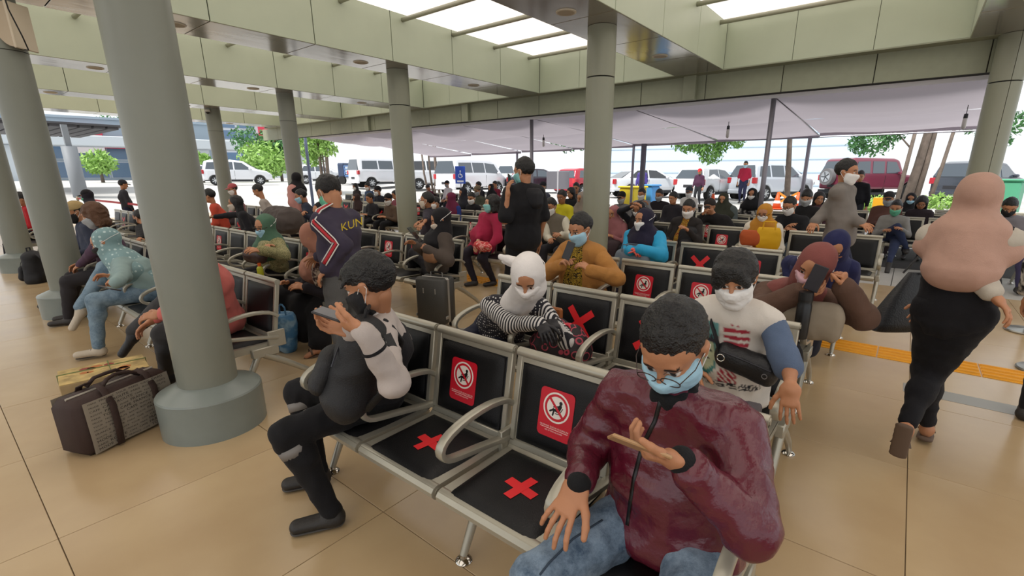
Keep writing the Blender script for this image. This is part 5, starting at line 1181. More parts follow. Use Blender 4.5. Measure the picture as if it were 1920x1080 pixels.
def tshirt(V):
    # printed front: a pale crowned stone head on the left, red and cream stripes on the right, lettering below
    c = V3(-.56, 0, .0); x = V[:, 0] - c[0]; z = V[:, 2]; y = V[:, 1]; C = np.tile(np.array(srgb('cfc7bd')), (len(V), 1)); fr = y < 2.36
    def put(m, col): C[m & fr] = srgb(col)
    put((x > .0) & (x < .10) & (z > .74) & (z < .93) & ((z * 28) % 1 < .5), 'a02838')
    put((x < -.02) & (x > -.15) & (z > .84) & (z < .93), '6fa6a4'); put((x < .0) & (x > -.16) & (z > .62) & (z < .86) & (((x + .09) ** 2 / .004 + (z - .76) ** 2 / .014) < 1), '3d7f7c')
    put((((x + .085) ** 2 / .0022 + (z - .755) ** 2 / .0075) < 1), 'b9bf9c'); put((x < -.02) & (x > -.15) & (np.abs(z - .835) < .012), '2c2a34')
    a = np.abs((x + .085) * 60 % 1 - .5); put((x < -.01) & (x > -.16) & (z > .835) & (z < .865) & (a < .2), '2c2a34')
    put((np.abs(np.abs(x + .085) - .018) < .008) & (np.abs(z - .775) < .005), '23222a'); put((np.abs(x + .085) < .005) & (z > .745) & (z < .775), '7c846c'); put((np.abs(x + .085) < .016) & (np.abs(z - .732) < .004), '4a3a34')
    put((x > -.02) & (x < .06) & (z > .62) & (z < .70) & ((x * 40 + z * 30) % 1 < .6), '9a2434')
    put((np.abs(z - .605) < .018) & (np.abs(x) < .15) & ((x * 75) % 1 < .72) & ((z * 60) % 1 < .8), '1c1b22'); return C
# ---- second row
p3 = person('person in a white headcloth and black-and-white striped top, bending over a bag', (-2.13, 2.36), .55, h=1.6, g=1.0, head=at(990, 518, Y=1.98), hyaw=.45, hpitch=.65, mask='wrap', hijab='e2dcd8', drape=.02, px=330,
    topm=fabric('26252b', kind='dots', c2='d6d2ce', scale=55), armc='26252b', armm=fabric('26252b', kind='vstripe', c2='cfcbc7', scale=15), handc='1a181c', bottom='171a2c', hl=at(1030, 596, Y=2.05), hr=at(1012, 606, Y=1.95), el=(.5, .3, -.8), er=(-.5, -.3, -.8), fl=(-1.95, 1.85, .085), fr=(-2.2, 1.85, .085), fold=.008, hem=.12,
    hand_l=dict(d=(.6, -.3, -.4), n=(0, .2, -1), t=(-.3, -1, 0)), hand_r=dict(d=(.7, -.4, -.3), n=(0, .3, -1), t=(.2, 1, 0)))
p4 = person('boy in a white and blue T-shirt with a printed front and a white mask', (-.56, 2.38), .08, h=1.58, g=.88, head=at(1378, 522, Y=2.12), hyaw=.15, hpitch=.30, hroll=-.08, mask='white', hair='fringe', top='cfc7bd', topm=mat('tshirt_print', 'cfc7bd', rough=.85, attr=True, bump=.2, bscale=220), armc='56657e', aloose=.018, sleeve=.46, loose=.012, px=420, extra=dict(colf=tshirt),
    bottom='6e6668', fl=(-.42, 1.72, .085), fr=(-.72, 1.72, .085), hl=at(1482, 722, Y=1.93), el=(.1, 1, -.6), al_=.86, hr=at(1300, 690, Y=2.15), er=(-.5, .8, -.3), hem=.05, fold=.008, skin='tan',
    hand_l=dict(d=(.15, -.35, -.9), n=(0, .95, -.3), t=(-1, 0, -.2), curl=(.25, .3, .2), spread=.08))
# ---- third row
p5 = sit('person in an orange cardigan over a yellow and black batik shirt, looking at a phone', 1088, 430, 3.45, hip=(-2.2, 3.58), h=1.7, g=1.1, hyaw=-.25, hpitch=.3, mask='blue', topm=fabric('2b2014', kind='batik', c2='b5952f', c3='4a2f18', scale=26), armc='b07a3e', aloose=.026, over=('b07a3e', .10), bottom='221d1e', loose=.008,
    hl=at(1108, 508, Y=3.2), hr=at(1052, 498, Y=3.2), el=(.9, .2, -.6), er=(-.9, .2, -.6), hand_l=dict(d=(-.7, -.2, .5), **HOLD), hand_r=dict(d=(.5, -.3, .5), **HOLD), yaw=-.1, hem=.05, skin='tan')
phone_at('black phone in the hands of the person in the orange cardigan', at(1066, 470, Y=3.12), (.2, .3, .9), (.1, .8, .5))
p6 = sit('person in a dusty-red headscarf and brown jacket, holding a phone before the face', 1527, 498, 3.02, hip=(-.64, 3.56), h=1.6, yaw=.1, hyaw=-.25, hpitch=.5, hroll=.35, mask='pink', hijab='7c4540', drape=.75, top='5a4236', bottom='1b181b', loose=.02, skirt=True,
    hl=at(1585, 540, Y=2.98), el=(.9, .2, -.8), hr=at(1500, 548, Y=2.95), er=(-.9, 0, -.7), px=300, hand_l=dict(d=(-.2, -.1, .95), n=(-.8, .2, 0), t=(0, -1, .3), curls=((1.2, 1.2, .8),) * 4), hand_r=dict(d=(.8, -.3, .2), n=(.2, .6, .7), t=(0, 0, 1), **HOLD))
phone_at('phone with a pale patterned case held by the person in the dusty-red headscarf', at(1530, 522, Y=2.88), (.25, 0, .9), (.1, .9, .1), body='26242a', face='17181c')
p10 = sit('person in a black headscarf and brown jacket looking at a phone beside the grey suitcase', 826, 412, 3.42, hip=(-4.15, 3.56), yaw=-.5, hyaw=-.6, hpitch=.35, mask='cream', hijab='19171a', drape=.2, top='4d433c', bottom='1d1b20', loose=.015, h=1.62,
    hl=at(802, 468, Y=3.2), hr=at(782, 462, Y=3.15), el=(.9, .3, -.6), fl=at(748, 520, z=.1), fr=at(770, 515, z=.35), kr=(-.5, -.2, .9), hand_l=dict(d=(-.8, -.3, .4), **HOLD), hand_r=dict(d=(-.4, -.6, .6), **HOLD))
phone_at('dark tablet held by the person in the black headscarf beside the suitcase', at(778, 440, Y=3.05), (-.5, -.3, .7), (.6, .3, .5), size=(.09, .19, .009))
# ---- fourth row
p7 = sit('person in a bright blue jacket and dark headscarf with a grey bag on the lap', 1207, 412, 4.78, hip=(-2.24, 4.97), hyaw=-.35, hpitch=.1, mask='white', hijab='201c30', drape=.12, topm=fabric('2497c4', rough=.6), bottom='1e1c2c', loose=.02, hl=at(1200, 468, Y=4.5), hr=at(1182, 470, Y=4.5), skin='tan', hood=True, handc='d4574a',
    hand_l=dict(d=(-.9, -.2, .1), **HOLD), hand_r=dict(d=(.8, -.3, .1), **HOLD), el=(.9, 0, -.6))
p8 = sit('person in a navy headscarf leaning forward behind the dusty-red headscarf', 1567, 462, 4.45, hip=(-.60, 4.96), hyaw=0, hpitch=.75, mask=None, hijab='23264e', drape=.8, top='23264e', bottom='1a1a26', loose=.02, skirt=True)
p30 = sit('person in a raspberry red blouse and green mask with a red scarf on the lap', 922, 382, 5.08, hip=(-4.98, 5.2), yaw=-.25, hyaw=-.8, hpitch=-.05, mask='teal', hair='bob', top='a12444', bottom='24202a', g=1.2, sleeve=.75, loose=.012, hem=.12, skin='light',
    hl=at(912, 468, Y=4.85), hr=at(893, 462, Y=4.8), fr=at(890, 525, z=.085), fl=at(925, 525, z=.085), px=180, hand_l=dict(d=(-.9, -.3, -.1), **HOLD))
p31 = sit('bespectacled person in a black polo shirt with an arm over the seat back', 800, 376, 5.05, hip=(-6.2, 5.2), yaw=-.9, hyaw=-1.0, hpitch=-.05, mask='cream', top='35303a', bottom='221f24', sleeve=.5, glasses=True, hl=at(790, 425, Y=4.5), hr=at(768, 432, Y=4.45), el=(.8, -.1, -.2), collar='35303a', h=1.68, g=1.05)
# ---- further rows, centre
p32 = sit('person in a grey-brown vest with white sleeves and a white mask', 1032, 388, 6.05, hip=(-4.1, 6.15), hyaw=.1, mask='white', top='6a6256', armc='d2ccba', bottom='26252a', g=1.0, hl=at(1052, 440, Y=5.8), loose=.01, h=1.68, px=150)
p33 = sit('person in a yellow shirt and dark mask, left of the two in yellow', 1016, 372, 7.35, mask='black', top='c9a524', bottom='2a2a30', h=1.55, sleeve=.6)
p34 = sit('person in a bright yellow shirt beside the clad column, right of the two in yellow', 1053, 370, 7.4, mask=None, top='cfc32a', bottom='2a2a30', skin='brown', h=1.65)
p35 = sit('person in a mustard headscarf and cream top with a yellow tote on the lap', 1433, 400, 6.9, hyaw=-.1, mask='white', hijab='b9802c', drape=.8, top='d8cfc0', bottom='a55a34', glasses=True, loose=.02, px=150, skirt=True)
p36 = sit('person in a black printed T-shirt and glasses looking down beside the mustard headscarf', 1480, 386, 8.1, hip=(-1.2, 8.2), hpitch=.4, hyaw=-.4, mask='white', top='17171b', sleeve=.5, bottom='39434c', hl=at(1490, 432, Y=7.8), hr=at(1478, 425, Y=7.8), glasses=True, h=1.7, px=140)
p37 = sit('person in black clothes and a grey mask, just left of the walking hoodie', 1512, 371, 9.35, hpitch=.3, mask='grey', top='1b1a1c', bottom='22222a', h=1.72, g=1.15, hair='messy')
p38 = sit('person in a black jacket and batik shirt with a white mask, behind the blue jacket', 1291, 392, 6.95, hip=(-2.6, 7.0), mask='white', topm=fabric('7d2418', kind='batik', c2='b59432', c3='3a1a14', scale=26), armc='2b2726', over=('2b2726', .09), bottom='2b2726', h=1.68, g=1.1, hl=at(1290, 432, Y=6.7), px=150)
p39 = sit('person in black resting the face on one hand, beside the black backpack', 1330, 388, 8.1, hip=(-2.15, 8.2), mask=None, top='1c1a1c', bottom='222228', hr=at(1318, 402, Y=7.9), cap='2b2624', h=1.66, px=140)
p40 = sit('person with both hands over the eyes and a white mask, in dark clothes', 1197, 393, 6.95, hip=(-3.25, 7.05), mask='white', hijab='1e1a1e', drape=.1, top='1b1c24', bottom='1b1b22', hr=at(1184, 388, Y=6.75), hl=at(1204, 388, Y=6.75), er=(-1, 0, -.1), px=130)
p41 = sit('person in a dark green headscarf and grey-green jacket beside the orange cone', 1356, 374, 9.35, mask=None, hijab='2e3025', drape=.6, top='4d5555', bottom='33363a', loose=.03, g=1.15)
p42 = sit('person in a black and white patterned hoodie with the hood up', 1410, 364, 10.7, mask='white', hijab='18181b', drape=.05, topm=fabric('17171a', kind='mottle', c2='1d1d20', c3='b9b6b0', scale=9), bottom='2a2a30')
p43 = sit('person in a black beanie near the clad column, far rows', 1165, 371, 9.3, mask='grey', cap='151417', top='6f6d6e', bottom='222')if 0 else sit('person in a black beanie and grey mask right of the tall clad column', 1165, 371, 9.3, mask='grey', cap='151417', top='6f6d6e', bottom='26262a')
p44 = sit('person in a grey sweater with dark lettering, arms wide on the seat backs', 1203, 364, 10.5, mask='white', top='8c8e92', bottom='26262a', h=1.7, hl=at(1216, 384, Y=10.5), hr=at(1184, 384, Y=10.5))
p45 = sit('person in a black jacket and grey mask, seated right of the grey sweater', 1236, 366, 10.5, mask='grey', top='231e23', bottom='26262a', h=1.7, g=1.1)
p46 = sit('person in a dark cap holding something blue, in front of the white hatchback', 1292, 360, 11.9, mask='white', cap='3d434b', top='e0ddd8', bottom='2a3c68')
p47 = sit('person in a faded pink headscarf half hidden by the tall clad column', 1150, 400, 6.88, hip=(-3.66, 7.0), yaw=-.1, mask=None, hijab='a0676a', drape=.9, top='a0676a', bottom='3a2c30', skirt=True)
# ---- right block
p50 = sit('person in a grey sweater with a bright green mask and a shoulder strap', 1680, 390, 10.55, hyaw=-.1, mask='green', top='8a8783', bottom='2a3350', h=1.66, fl=at(1665, 500, z=.1), fr=at(1700, 466, z=.35), px=140, hl=at(1690, 430, Y=10.3))
p51 = sit('large person in a brown jacket directly behind the grey sweater and green mask', 1666, 373, 11.9, mask='grey', cap='2c2a2c', top='5e3f36', bottom='30262a', g=1.3, h=1.74)
p52 = sit('person in a black headscarf and pale mask in front of the hedge', 1708, 373, 13.15, mask='blue', hijab='17161a', drape=.3, top='1b1a1f', bottom='222228')
p53 = sit('person with long dark hair bending sideways, right of the pale-masked black headscarf', 1728, 380, 11.95, mask=None, hair='long', hpitch=.6, top='2b2126', bottom='222228')
p54 = sit('person with a pale headband and grey clothes at the right edge', 1893, 388, 9.5, hip=(1.5, 9.62), hpitch=.6, mask='black', hair='short', top='77747a', bottom='3f3a5a', g=1.1, cap=None)
# ---- left blocks
p60 = sit('person in a soft green headscarf, blue mask and olive patterned blouse', 497, 424, 2.28, hip=(-5.6, 2.42), hyaw=.25, mask='blue', hijab='4c6a55', drape=.35, topm=fabric('5c5f3e', kind='batik', c2='b3a878', c3='2f3a28', scale=38), bottom='191619', glasses=True, px=220, loose=.012,
    hl=at(490, 470, Y=2.05), hr=at(505, 468, Y=2.02), el=(1, .2, -.5), er=(-1, .2, -.5), fold=.008)
p61 = sit('person in a peach-brown headscarf bending forward, dark skirt with a white floral print', 588, 448, 2.0, hip=(-4.6, 2.42), yaw=-.2, hyaw=-.9, hpitch=.95, mask=None, hijab='a2705c', drape=.55, top='211c22', bottom='121013', skirt=True, bare=True, hr=at(540, 532, Y=1.95), hl=at(575, 540, Y=2.0),
    fl=at(600, 655, z=.06), fr=at(553, 628, z=.06), px=240, loose=.01)
p62 = sit('person in a black headscarf and blue mask behind the peach-brown headscarf', 601, 396, 3.35, hip=(-6.05, 3.55), mask='blue', hijab='1a171a', drape=.5, top='1a181c', bottom='1c1a1e', hyaw=.1)
p63 = sit('person in black with long tied hair and a cream mask beside the blue suitcase', 441, 381, 3.35, hip=(-8.7, 3.5), yaw=-.3, hyaw=-.5, hpitch=.1, mask='cream', hair='long', top='18161b', bottom='25242a', g=1.05, hr=at(385, 408, Y=3.1), er=(-.9, .2, 0), px=140)
p64 = sit('person in an orange-red shirt right of the thick front column', 392, 368, 3.35, hip=(-9.9, 3.5), yaw=-.5, hyaw=-.7, mask=None, top='c04a34', bottom='262428', hair='short')
p65 = sit('person in a grey hoodie looking down, in front of the slim grey column', 484, 358, 4.35, hip=(-10.0, 4.5), yaw=-.6, hyaw=-.8, hpitch=.5, mask=None, top='a39a92', bottom='3a3436', hood=True, px=120)
p66 = sit('person in a navy jacket and blue mask with arms folded', 564, 368, 4.75, hip=(-9.3, 4.9), yaw=-.4, hyaw=-.5, mask='blue', top='252a3a', bottom='2a2528', g=1.1, hl=at(560, 400, Y=4.5), hr=at(570, 402, Y=4.5), px=130, h=1.7)
p67 = sit('person in a pink cap behind the black-clothed person with the cream mask', 436, 355, 4.75, mask='white', top='b0777c', bottom='33282c', cap='b4585c', hair='short')
p68 = sit('person in a light blue dotted headscarf and jeans with one leg crossed', 198, 455, 1.02, hip=(-5.55, 1.28), yaw=-.35, hyaw=-.45, hpitch=.35, mask='black', hijab=fabric('7e9a9c', kind='dots', c2='b9cccb', scale=26), drape=.75, topm=fabric('879c9a'), botm=fabric('566b7c', kind='denim', c2='8094a2'), px=260, loose=.01, h=1.66,
    fl=at(185, 650, z=.10), fr=at(150, 576, z=.42), kr=(-.6, -.2, .9), kl=(-.3, -.8, .6), hl=at(215, 542, Y=.85), hr=at(192, 548, Y=.8), er=(-.8, .2, -.6), shoe='b8ab98', hand_l=dict(d=(-.9, -.3, .1), **HOLD), hand_r=dict(d=(-.3, -.7, .3), **HOLD))
phone_at('dark phone in the hands of the person in the light blue dotted headscarf', at(205, 540, Y=.76), (-.9, -.3, .1), (.1, .4, .8))
p69 = person('person in a salmon shirt behind the thick front column, black shoe sticking out', (-3.92, 1.27), -.3, h=1.68, g=1.05, head=at(345, 440, Y=1.05), hyaw=-.5, hpitch=.5, mask=None, top='c76a62', bottom='3c3b3c', hair='short', px=260,
    fl=at(312, 700, z=.09), fr=at(248, 622, Y=.85), kr=(-.7, -.3, .8), hl=at(300, 590, Y=.85), hr=at(288, 600, Y=.88), sleeve=.95, hem=.12, shoe='141316')
p70 = sit('person in a dark hooded jacket and cap with a green mask, far left', 163, 368, 2.3, hip=(-12.4, 2.5), yaw=-.3, hyaw=-.6, mask='green', hijab='231f28', drape=.15, cap='1a181c', top='231f28', bottom='222226')
p71 = sit('person with brown hair and a plum cardigan behind the light blue headscarf', 176, 404, 1.15, hip=(-6.95, 1.3), yaw=-.3, hyaw=-.5, hpitch=.3, mask='grey', hair='bob', hairc='5b3a22', top='4f3a4c', bottom='2b282b')
p72 = sit('person in a straw-coloured hat beside the brown-haired person', 141, 398, 1.25, hip=(-8.0, 1.35), mask='black', hair='short', cap='b79c6c', top='3a3f50', bottom='2b2a2c')
# ---- standing
p80 = person('person in a plum track jacket with red and white sleeve stripes, standing with bowed head', (-3.22, 1.92), -1.3, pose='stand', h=1.66, g=.88, head=at(618, 362, Y=1.98), hyaw=-1.5, hpitch=.75, mask='green', top='3b3444', bottom='565554', loose=.012, lg=1.15, hair='short', px=260, hem=.08,
    hl=at(612, 505, Y=1.78), hr=at(600, 480, Y=2.0), el=(.5, .0, -1), er=(.3, .2, -1), al_=.88, fold=.009, shoe='1a1a1c', collar='b3202c')
p81 = person('person in a black T-shirt and dark shorts standing and holding up a phone', (-3.22, 3.96), -1.95, pose='stand', h=1.74, g=.95, head=at(982, 322, D=4.9), hyaw=-1.5, hpitch=.2, mask='teal', top='161518', sleeve=.42, bottom='17171b', blen=.5, hair='short', px=190, loose=.014, hem=.1,
    hl=at(952, 366, D=4.75), el=(-.1, -.1, -1), armc=None, bare=True)
phone_at('black phone raised by the standing person in the black T-shirt', at(955, 340, D=4.85), (-.2, .2, .9), (.9, .4, .3))
p82 = person('person in a grey hooded sweater walking to the right across the aisle', (-.50, 6.25), 1.35, pose='stand', h=1.70, head=at(1588, 323, D=5.1), hyaw=1.35, hpitch=.1, mask='white', top='77706a', bottom='20233a', hood=True, loose=.014, hair='short', px=170, hem=.06,
    hr=at(1612, 418, D=5.0), hl=at(1525, 418, D=5.2), er=(-.3, .8, -.3), el=(-.6, .4, -.5), fr=V3(-.3, 6.2, .085), fl=V3(-.85, 6.3, .12))
p83 = person('person in a mauve-beige headscarf and black dress walking away with a black shoulder bag', (.30, 3.30), 2.95, pose='stand', h=1.60, g=.84, head=at(1832, 372, Y=3.32), cape=(.2, .118, 1.35, .06), al_=.85, lg=1.3, footr=(0, .15, -.95), footl=(.1, .95, -.2), hyaw=3.2, hpitch=.1, mask=None, hijab=fabric('b48f7e', rough=.75), drape=.3, top='111014', bottom='100f13', loose=.006, px=300, hem=.12, sleeve=.9, armc='b9b0a2', aloose=.024,
    hl=at(1880, 570, Y=3.15), hr=at(1706, 600, Y=3.35), fr=at(1697, 805, Y=3.08), fl=at(1738, 806, z=.075), el=(.8, -.2, -.4), er=(-.8, .2, -.5), skirt=False, blen=.93, bare=True, fold=.009, kl=(-.1, .6, 0), kr=(0, .8, 0))
p84 = stand('person in a red shirt and dark trousers standing between the parked cars', 1397, 322, 19.5, h=1.68, top='a3203c', bottom='2a2c48', mask='blue', sleeve=.6, hl=None)
p85 = stand('person in a violet uniform and white headgear standing beside the yellow bin', 1205, 317, 19.5, h=1.62, top='4b3f86', bottom='3a3560', mask='white', cap='e6e2e6')
p86 = stand('person in a red cap near the white hatchback rear', 1311, 345, 17.0, h=1.5, top='5a3040', bottom='26262a', mask=None, cap='c8202c', zoff=-.2) if 0 else stand('small person in a red cap near the rear of the white hatchback', 1311, 338, 19, h=1.45, top='4a2a40', bottom='26262a', mask=None, cap='c8202c')
p87 = stand('person in black standing right behind the walking grey hoodie', 1612, 338, 11.0, h=1.66, top='121216', bottom='26282e', mask=None, hair='short', zoff=0)
p88 = person('person in a pink hoodie and black headscarf standing with a phone', (-10.1, 5.0), 2.2, pose='stand', h=1.62, head=None, hyaw=-1.6, hpitch=.2, mask=None, hijab='161417', drape=.05, top='c98f86', bottom='5e2430', hood=True, loose=.03, px=100, hr=None)
p89 = stand('person seen from behind in a dark printed T-shirt, beyond the red tape', 229, 349, 11.5, h=1.45, yaw=PI, top='2b2a30', bottom='1d2036', mask=None, cap='2b2a30', zoff=0)
# ---- crowd under the canopy
def crowd():
    L = [('person in a maroon headscarf and blue top holding a drink', 845, 372, 6.95, dict(hijab='6a2440', top='2a3b7c', mask=None, drape=.5)),
         ('child with dark hair and a white mask below the maroon headscarf', 816, 380, 5.9, dict(mask='white', top='3a3640', h=1.35)),
         ('person in a dark jacket and cap with a white mask left of the clad column', 728, 374, 6.85, dict(mask='white', cap='1b1a1c', top='5c4a3c', h=1.66, bottom='17171b')),
         ('person half hidden behind the clad column, pink collar', 741, 366, 8.1, dict(mask=None, top='8a4a56')),
         ('person in a black cap and dark jacket with arms crossed, rows beyond the aisle', 708, 358, 8.1, dict(mask='white', cap='17171b', top='20222c')),
         ('person in a blue denim jacket beyond the aisle', 689, 350, 9.5, dict(mask='white', top='3c5070')),
         ('person with long hair and a white mask looking at a phone', 666, 350, 10.5, dict(mask='white', hair='long', top='2b2426')),
         ('person in a dark brown headscarf in front of the long-haired one', 668, 372, 7.6, dict(mask=None, hijab='3a2a2a', top='3a2a2a', drape=.6)),
         ('person in a black cap and white shirt near the blue accessible-parking sign', 838, 345, 13.2, dict(mask='grey', cap='15151a', top='c9c4c8')),
         ('person bending over in a maroon top, below the tree trunks', 803, 352, 13.4, dict(mask=None, hair='short', top='5a1830', hpitch=.9)),
         ('person in black with a dark head behind the red blouse', 884, 372, 7.5, dict(mask='white', top='1a191d', hair='short')),
         ('person in camouflage-green clothes and a cap behind the red blouse', 895, 358, 9.2, dict(mask='grey', cap='6f6350', top='4b4d40')),
         ('person in dark clothes facing right below the pale van', 897, 348, 11.8, dict(mask='white', hair='short', top='26252c')),
         ('person in a black top left of the standing black T-shirt', 920, 352, 11.9, dict(mask=None, hijab='17161a', top='17161a', drape=.2)),
         ('person in a maroon jacket behind the far canopy post', 928, 346, 13.3, dict(mask=None, top='7a1f34', hair='short')),
         ('person in maroon right behind the red blouse with a white mask', 952, 378, 7.0, dict(mask='white', hijab='6a2028', top='6a2028', drape=.4)),
         ('person in a dark denim jacket right of the standing black T-shirt', 1018, 350, 10.6, dict(mask='grey', top='4a4c5a', cap='26262c')),
         ('person in dark clothes behind the right one in yellow', 1080, 352, 10.5, dict(mask=None, top='3a3030')),
         ('person in a black jacket behind the two in yellow', 1070, 362, 9.2, dict(mask=None, hair='long', top='1b1a1d')),
         ('person in a striped grey top, just right of the two in yellow', 1090, 372, 8.1, dict(mask=None, hijab='8c8076', top='8c8076', drape=.3)),
         ('person in black behind the black-capped one, leftmost under the canopy', 693, 372, 7.0, dict(mask=None, top='26252a')),
         ('person in a black headscarf beside the camouflage clothes', 868, 362, 8.3, dict(mask=None, hijab='26262e', top='26262e', drape=.4)),
         ('person in a dark jacket beside the light canopy post, back rows', 1262, 372, 9.3, dict(mask=None, top='26242a')),
         ('person in purple-brown behind the grey mask', 1536, 372, 10.6, dict(mask=None, top='4a3038', hair='long')),
         ('person in black bending over, left of the mustard headscarf', 1380, 392, 8.2, dict(mask=None, top='1b1b1e', hpitch=.6) )]
    for a, x, y, Y, k in L[:-1]:
        k.setdefault('bottom', '24242a'); k.setdefault('h', 1.6); sit(a, x, y, Y, hyaw=random.Random(x).uniform(-.6, .4), **k)
crowd()
sit('person in a red top glimpsed between the two leftmost columns', 38, 374, 1.25, mask=None, top='b01c24', bottom='26262c', hair='short')
sit('person in dark clothes reclining across the seats behind the thick front column', 262, 408, 2.3, hip=(-6.6, 2.42), yaw=-.8, hyaw=-1.0, hpitch=.2, mask='black', top='1f1e20', bottom='26242a', fl=V3(-7.5, 2.0, .1), fr=V3(-7.6, 2.15, .1), g=1.1)
person('person in black with a white-flowered sleeve, cut off by the right edge', (.93, 4.25), 3.0, pose='stand', h=1.6, topm=fabric('16151a', kind='mottle', c2='16151a', c3='c9c4bc', scale=14), bottom='18171b', mask=None, hijab='2a2228', drape=.4, px=160, loose=.02)

STOP = 'the a of and beside just left far rows seated right behind walking directly looking front in with to at under near resting its cream pale tall big clad an black-clothed cap white'.split()
def auto_benches():
    def ok(x, y): return any(abs(x - a) < .34 and abs(y - b) < .34 for a, b in SEATS)
    def free(x, y): return all(abs(x - a) > .5 or abs(y - b) > .62 for a, b in SEATS) and math.hypot(x + 7.61, y - 5.86) > .75 and math.hypot(x + 3.43, y - 5.86) > .75
    todo = [t for t in SITTERS if not ok(t[0], t[1])]
    todo.sort(key=lambda t: (round(t[1] / .5), -t[0])); rs = random.Random(3)
    while todo:
        x, y, lb = todo.pop(0)
        if ok(x, y): continue
        y0 = y; xs = [x]
        for sgn in (-1, 1, -1, -1, 1, -1):
            if len(xs) >= 4: break
            nx = (min(xs) - .54) if sgn < 0 else (max(xs) + .54)
            if x < -.6 and nx > max(x + .1, -.9): continue
            if free(nx, y0): xs.append(nx)
        w = ('bench under the one ' + lb.split(' ', 1)[1] if lb.startswith('person') else 'bench under the ' + lb).split(' ')[:15]
        while w[-1].strip(',') in STOP: w.pop()
        bench(' '.join(w).strip(','), y0 - .12, sorted(xs), [rs.choice(['', '', 's', 'B']) if abs(q - x) > .1 else '' for q in sorted(xs)], zo=gz(x, y0) if y0 > 12.5 else 0)
auto_benches()
# ================================================================ bags, luggage and small things
def blob(name, m, parent, base, h, fn, fold=.0, fs=12, seed=1, sm=1, colf=None):
    v = Vol(h); fn(v); V, Q = v.surf(smooth=sm, fold=fold, fscale=fs, seed=seed)
    return new_obj(name, mesh_vq(name, V - base, Q, colf(V) if colf else None), m, parent)
M_BLK = mat('black_nylon', '15151a', rough=.7, bump=.3, bscale=300, vary=.1)
M_LEA = mat('black_leather', '17171a', rough=.42, bump=.3, bscale=120)
def backpack(label, c, yaw=0, s=1.0, m=None, tilt=0.0, lod=.008, group=None, strap=True):
    m = m or M_BLK; c = np.asarray(c, float); r = empty('backpack', label, 'backpack', c, 0, group); R = rotm(yaw, tilt)
    P = lambda x, y, z: c + s * (R @ V3(x, y, z)); dr = lambda *a: R @ V3(*a)
    blob('body', m, r, c, lod, lambda v: (v.cap(P(0, .02, -.13), P(0, .02, .10), .105 * s, .09 * s, .05, dr(1, 0, 0), 1.5), v.cap(P(-.1, .03, -.15), P(.1, .03, -.15), .07 * s, None, .05)), fold=.008, fs=9)
    blob('front_pocket', m, r, c, lod, lambda v: v.cap(P(0, -.085, -.12), P(0, -.08, -.02), .055 * s, .045 * s, .03, dr(1, 0, 0), 2.1), fold=.005, fs=12)
    MB().tube([P(-.03, .0, .185) - c, P(-.03, 0, .225) - c, P(.03, 0, .225) - c, P(.03, 0, .185) - c], .008 * s, 6).build('handle', m, r)
    if strap:
        for q in (-1, 1): MB().tube([P(q * .06, .10, .16) - c, P(q * .09, .16, .10) - c, P(q * .10, .17, -.03) - c, P(q * .10, .11, -.16) - c], 0, 8, flat=(.022 * s, .006)).build('strap', m, r, smooth=True)
    pts = [P(.125 * math.cos(t), -.055 - .035 * abs(math.sin(t)) * 0, -.02 + .12 * math.sin(t)) - c for t in np.linspace(.15, PI - .15, 12)]
    MB().tube(pts, .004, 5).build('zip', mat('zip_dark', '2e2e34', rough=.4, metal=.4), r)
    return r
backpack('bulky black backpack on the lap of the young person in grey sleeves', at(662, 672, Y=.98), yaw=-.75, s=1.0, tilt=-.35, lod=.008, m=mat('charcoal_nylon', '161619', rough=.6, bump=.4, bscale=200, vary=.12))
backpack('black backpack standing on a seat beside the person resting the face on one hand', V3(-2.45, 6.88, .64), yaw=.1, s=1.15, tilt=-.1, lod=.012)
backpack('black backpack with a pale stripe at the foot of the leftmost column', V3(-10.3, .95, .24), yaw=-.6, s=1.25, lod=.014)
backpack('dark grey backpack leaning on the seats in front of the grey vest', V3(-3.0, 9.9, .64), yaw=.2, s=1.0, lod=.014) if 0 else None
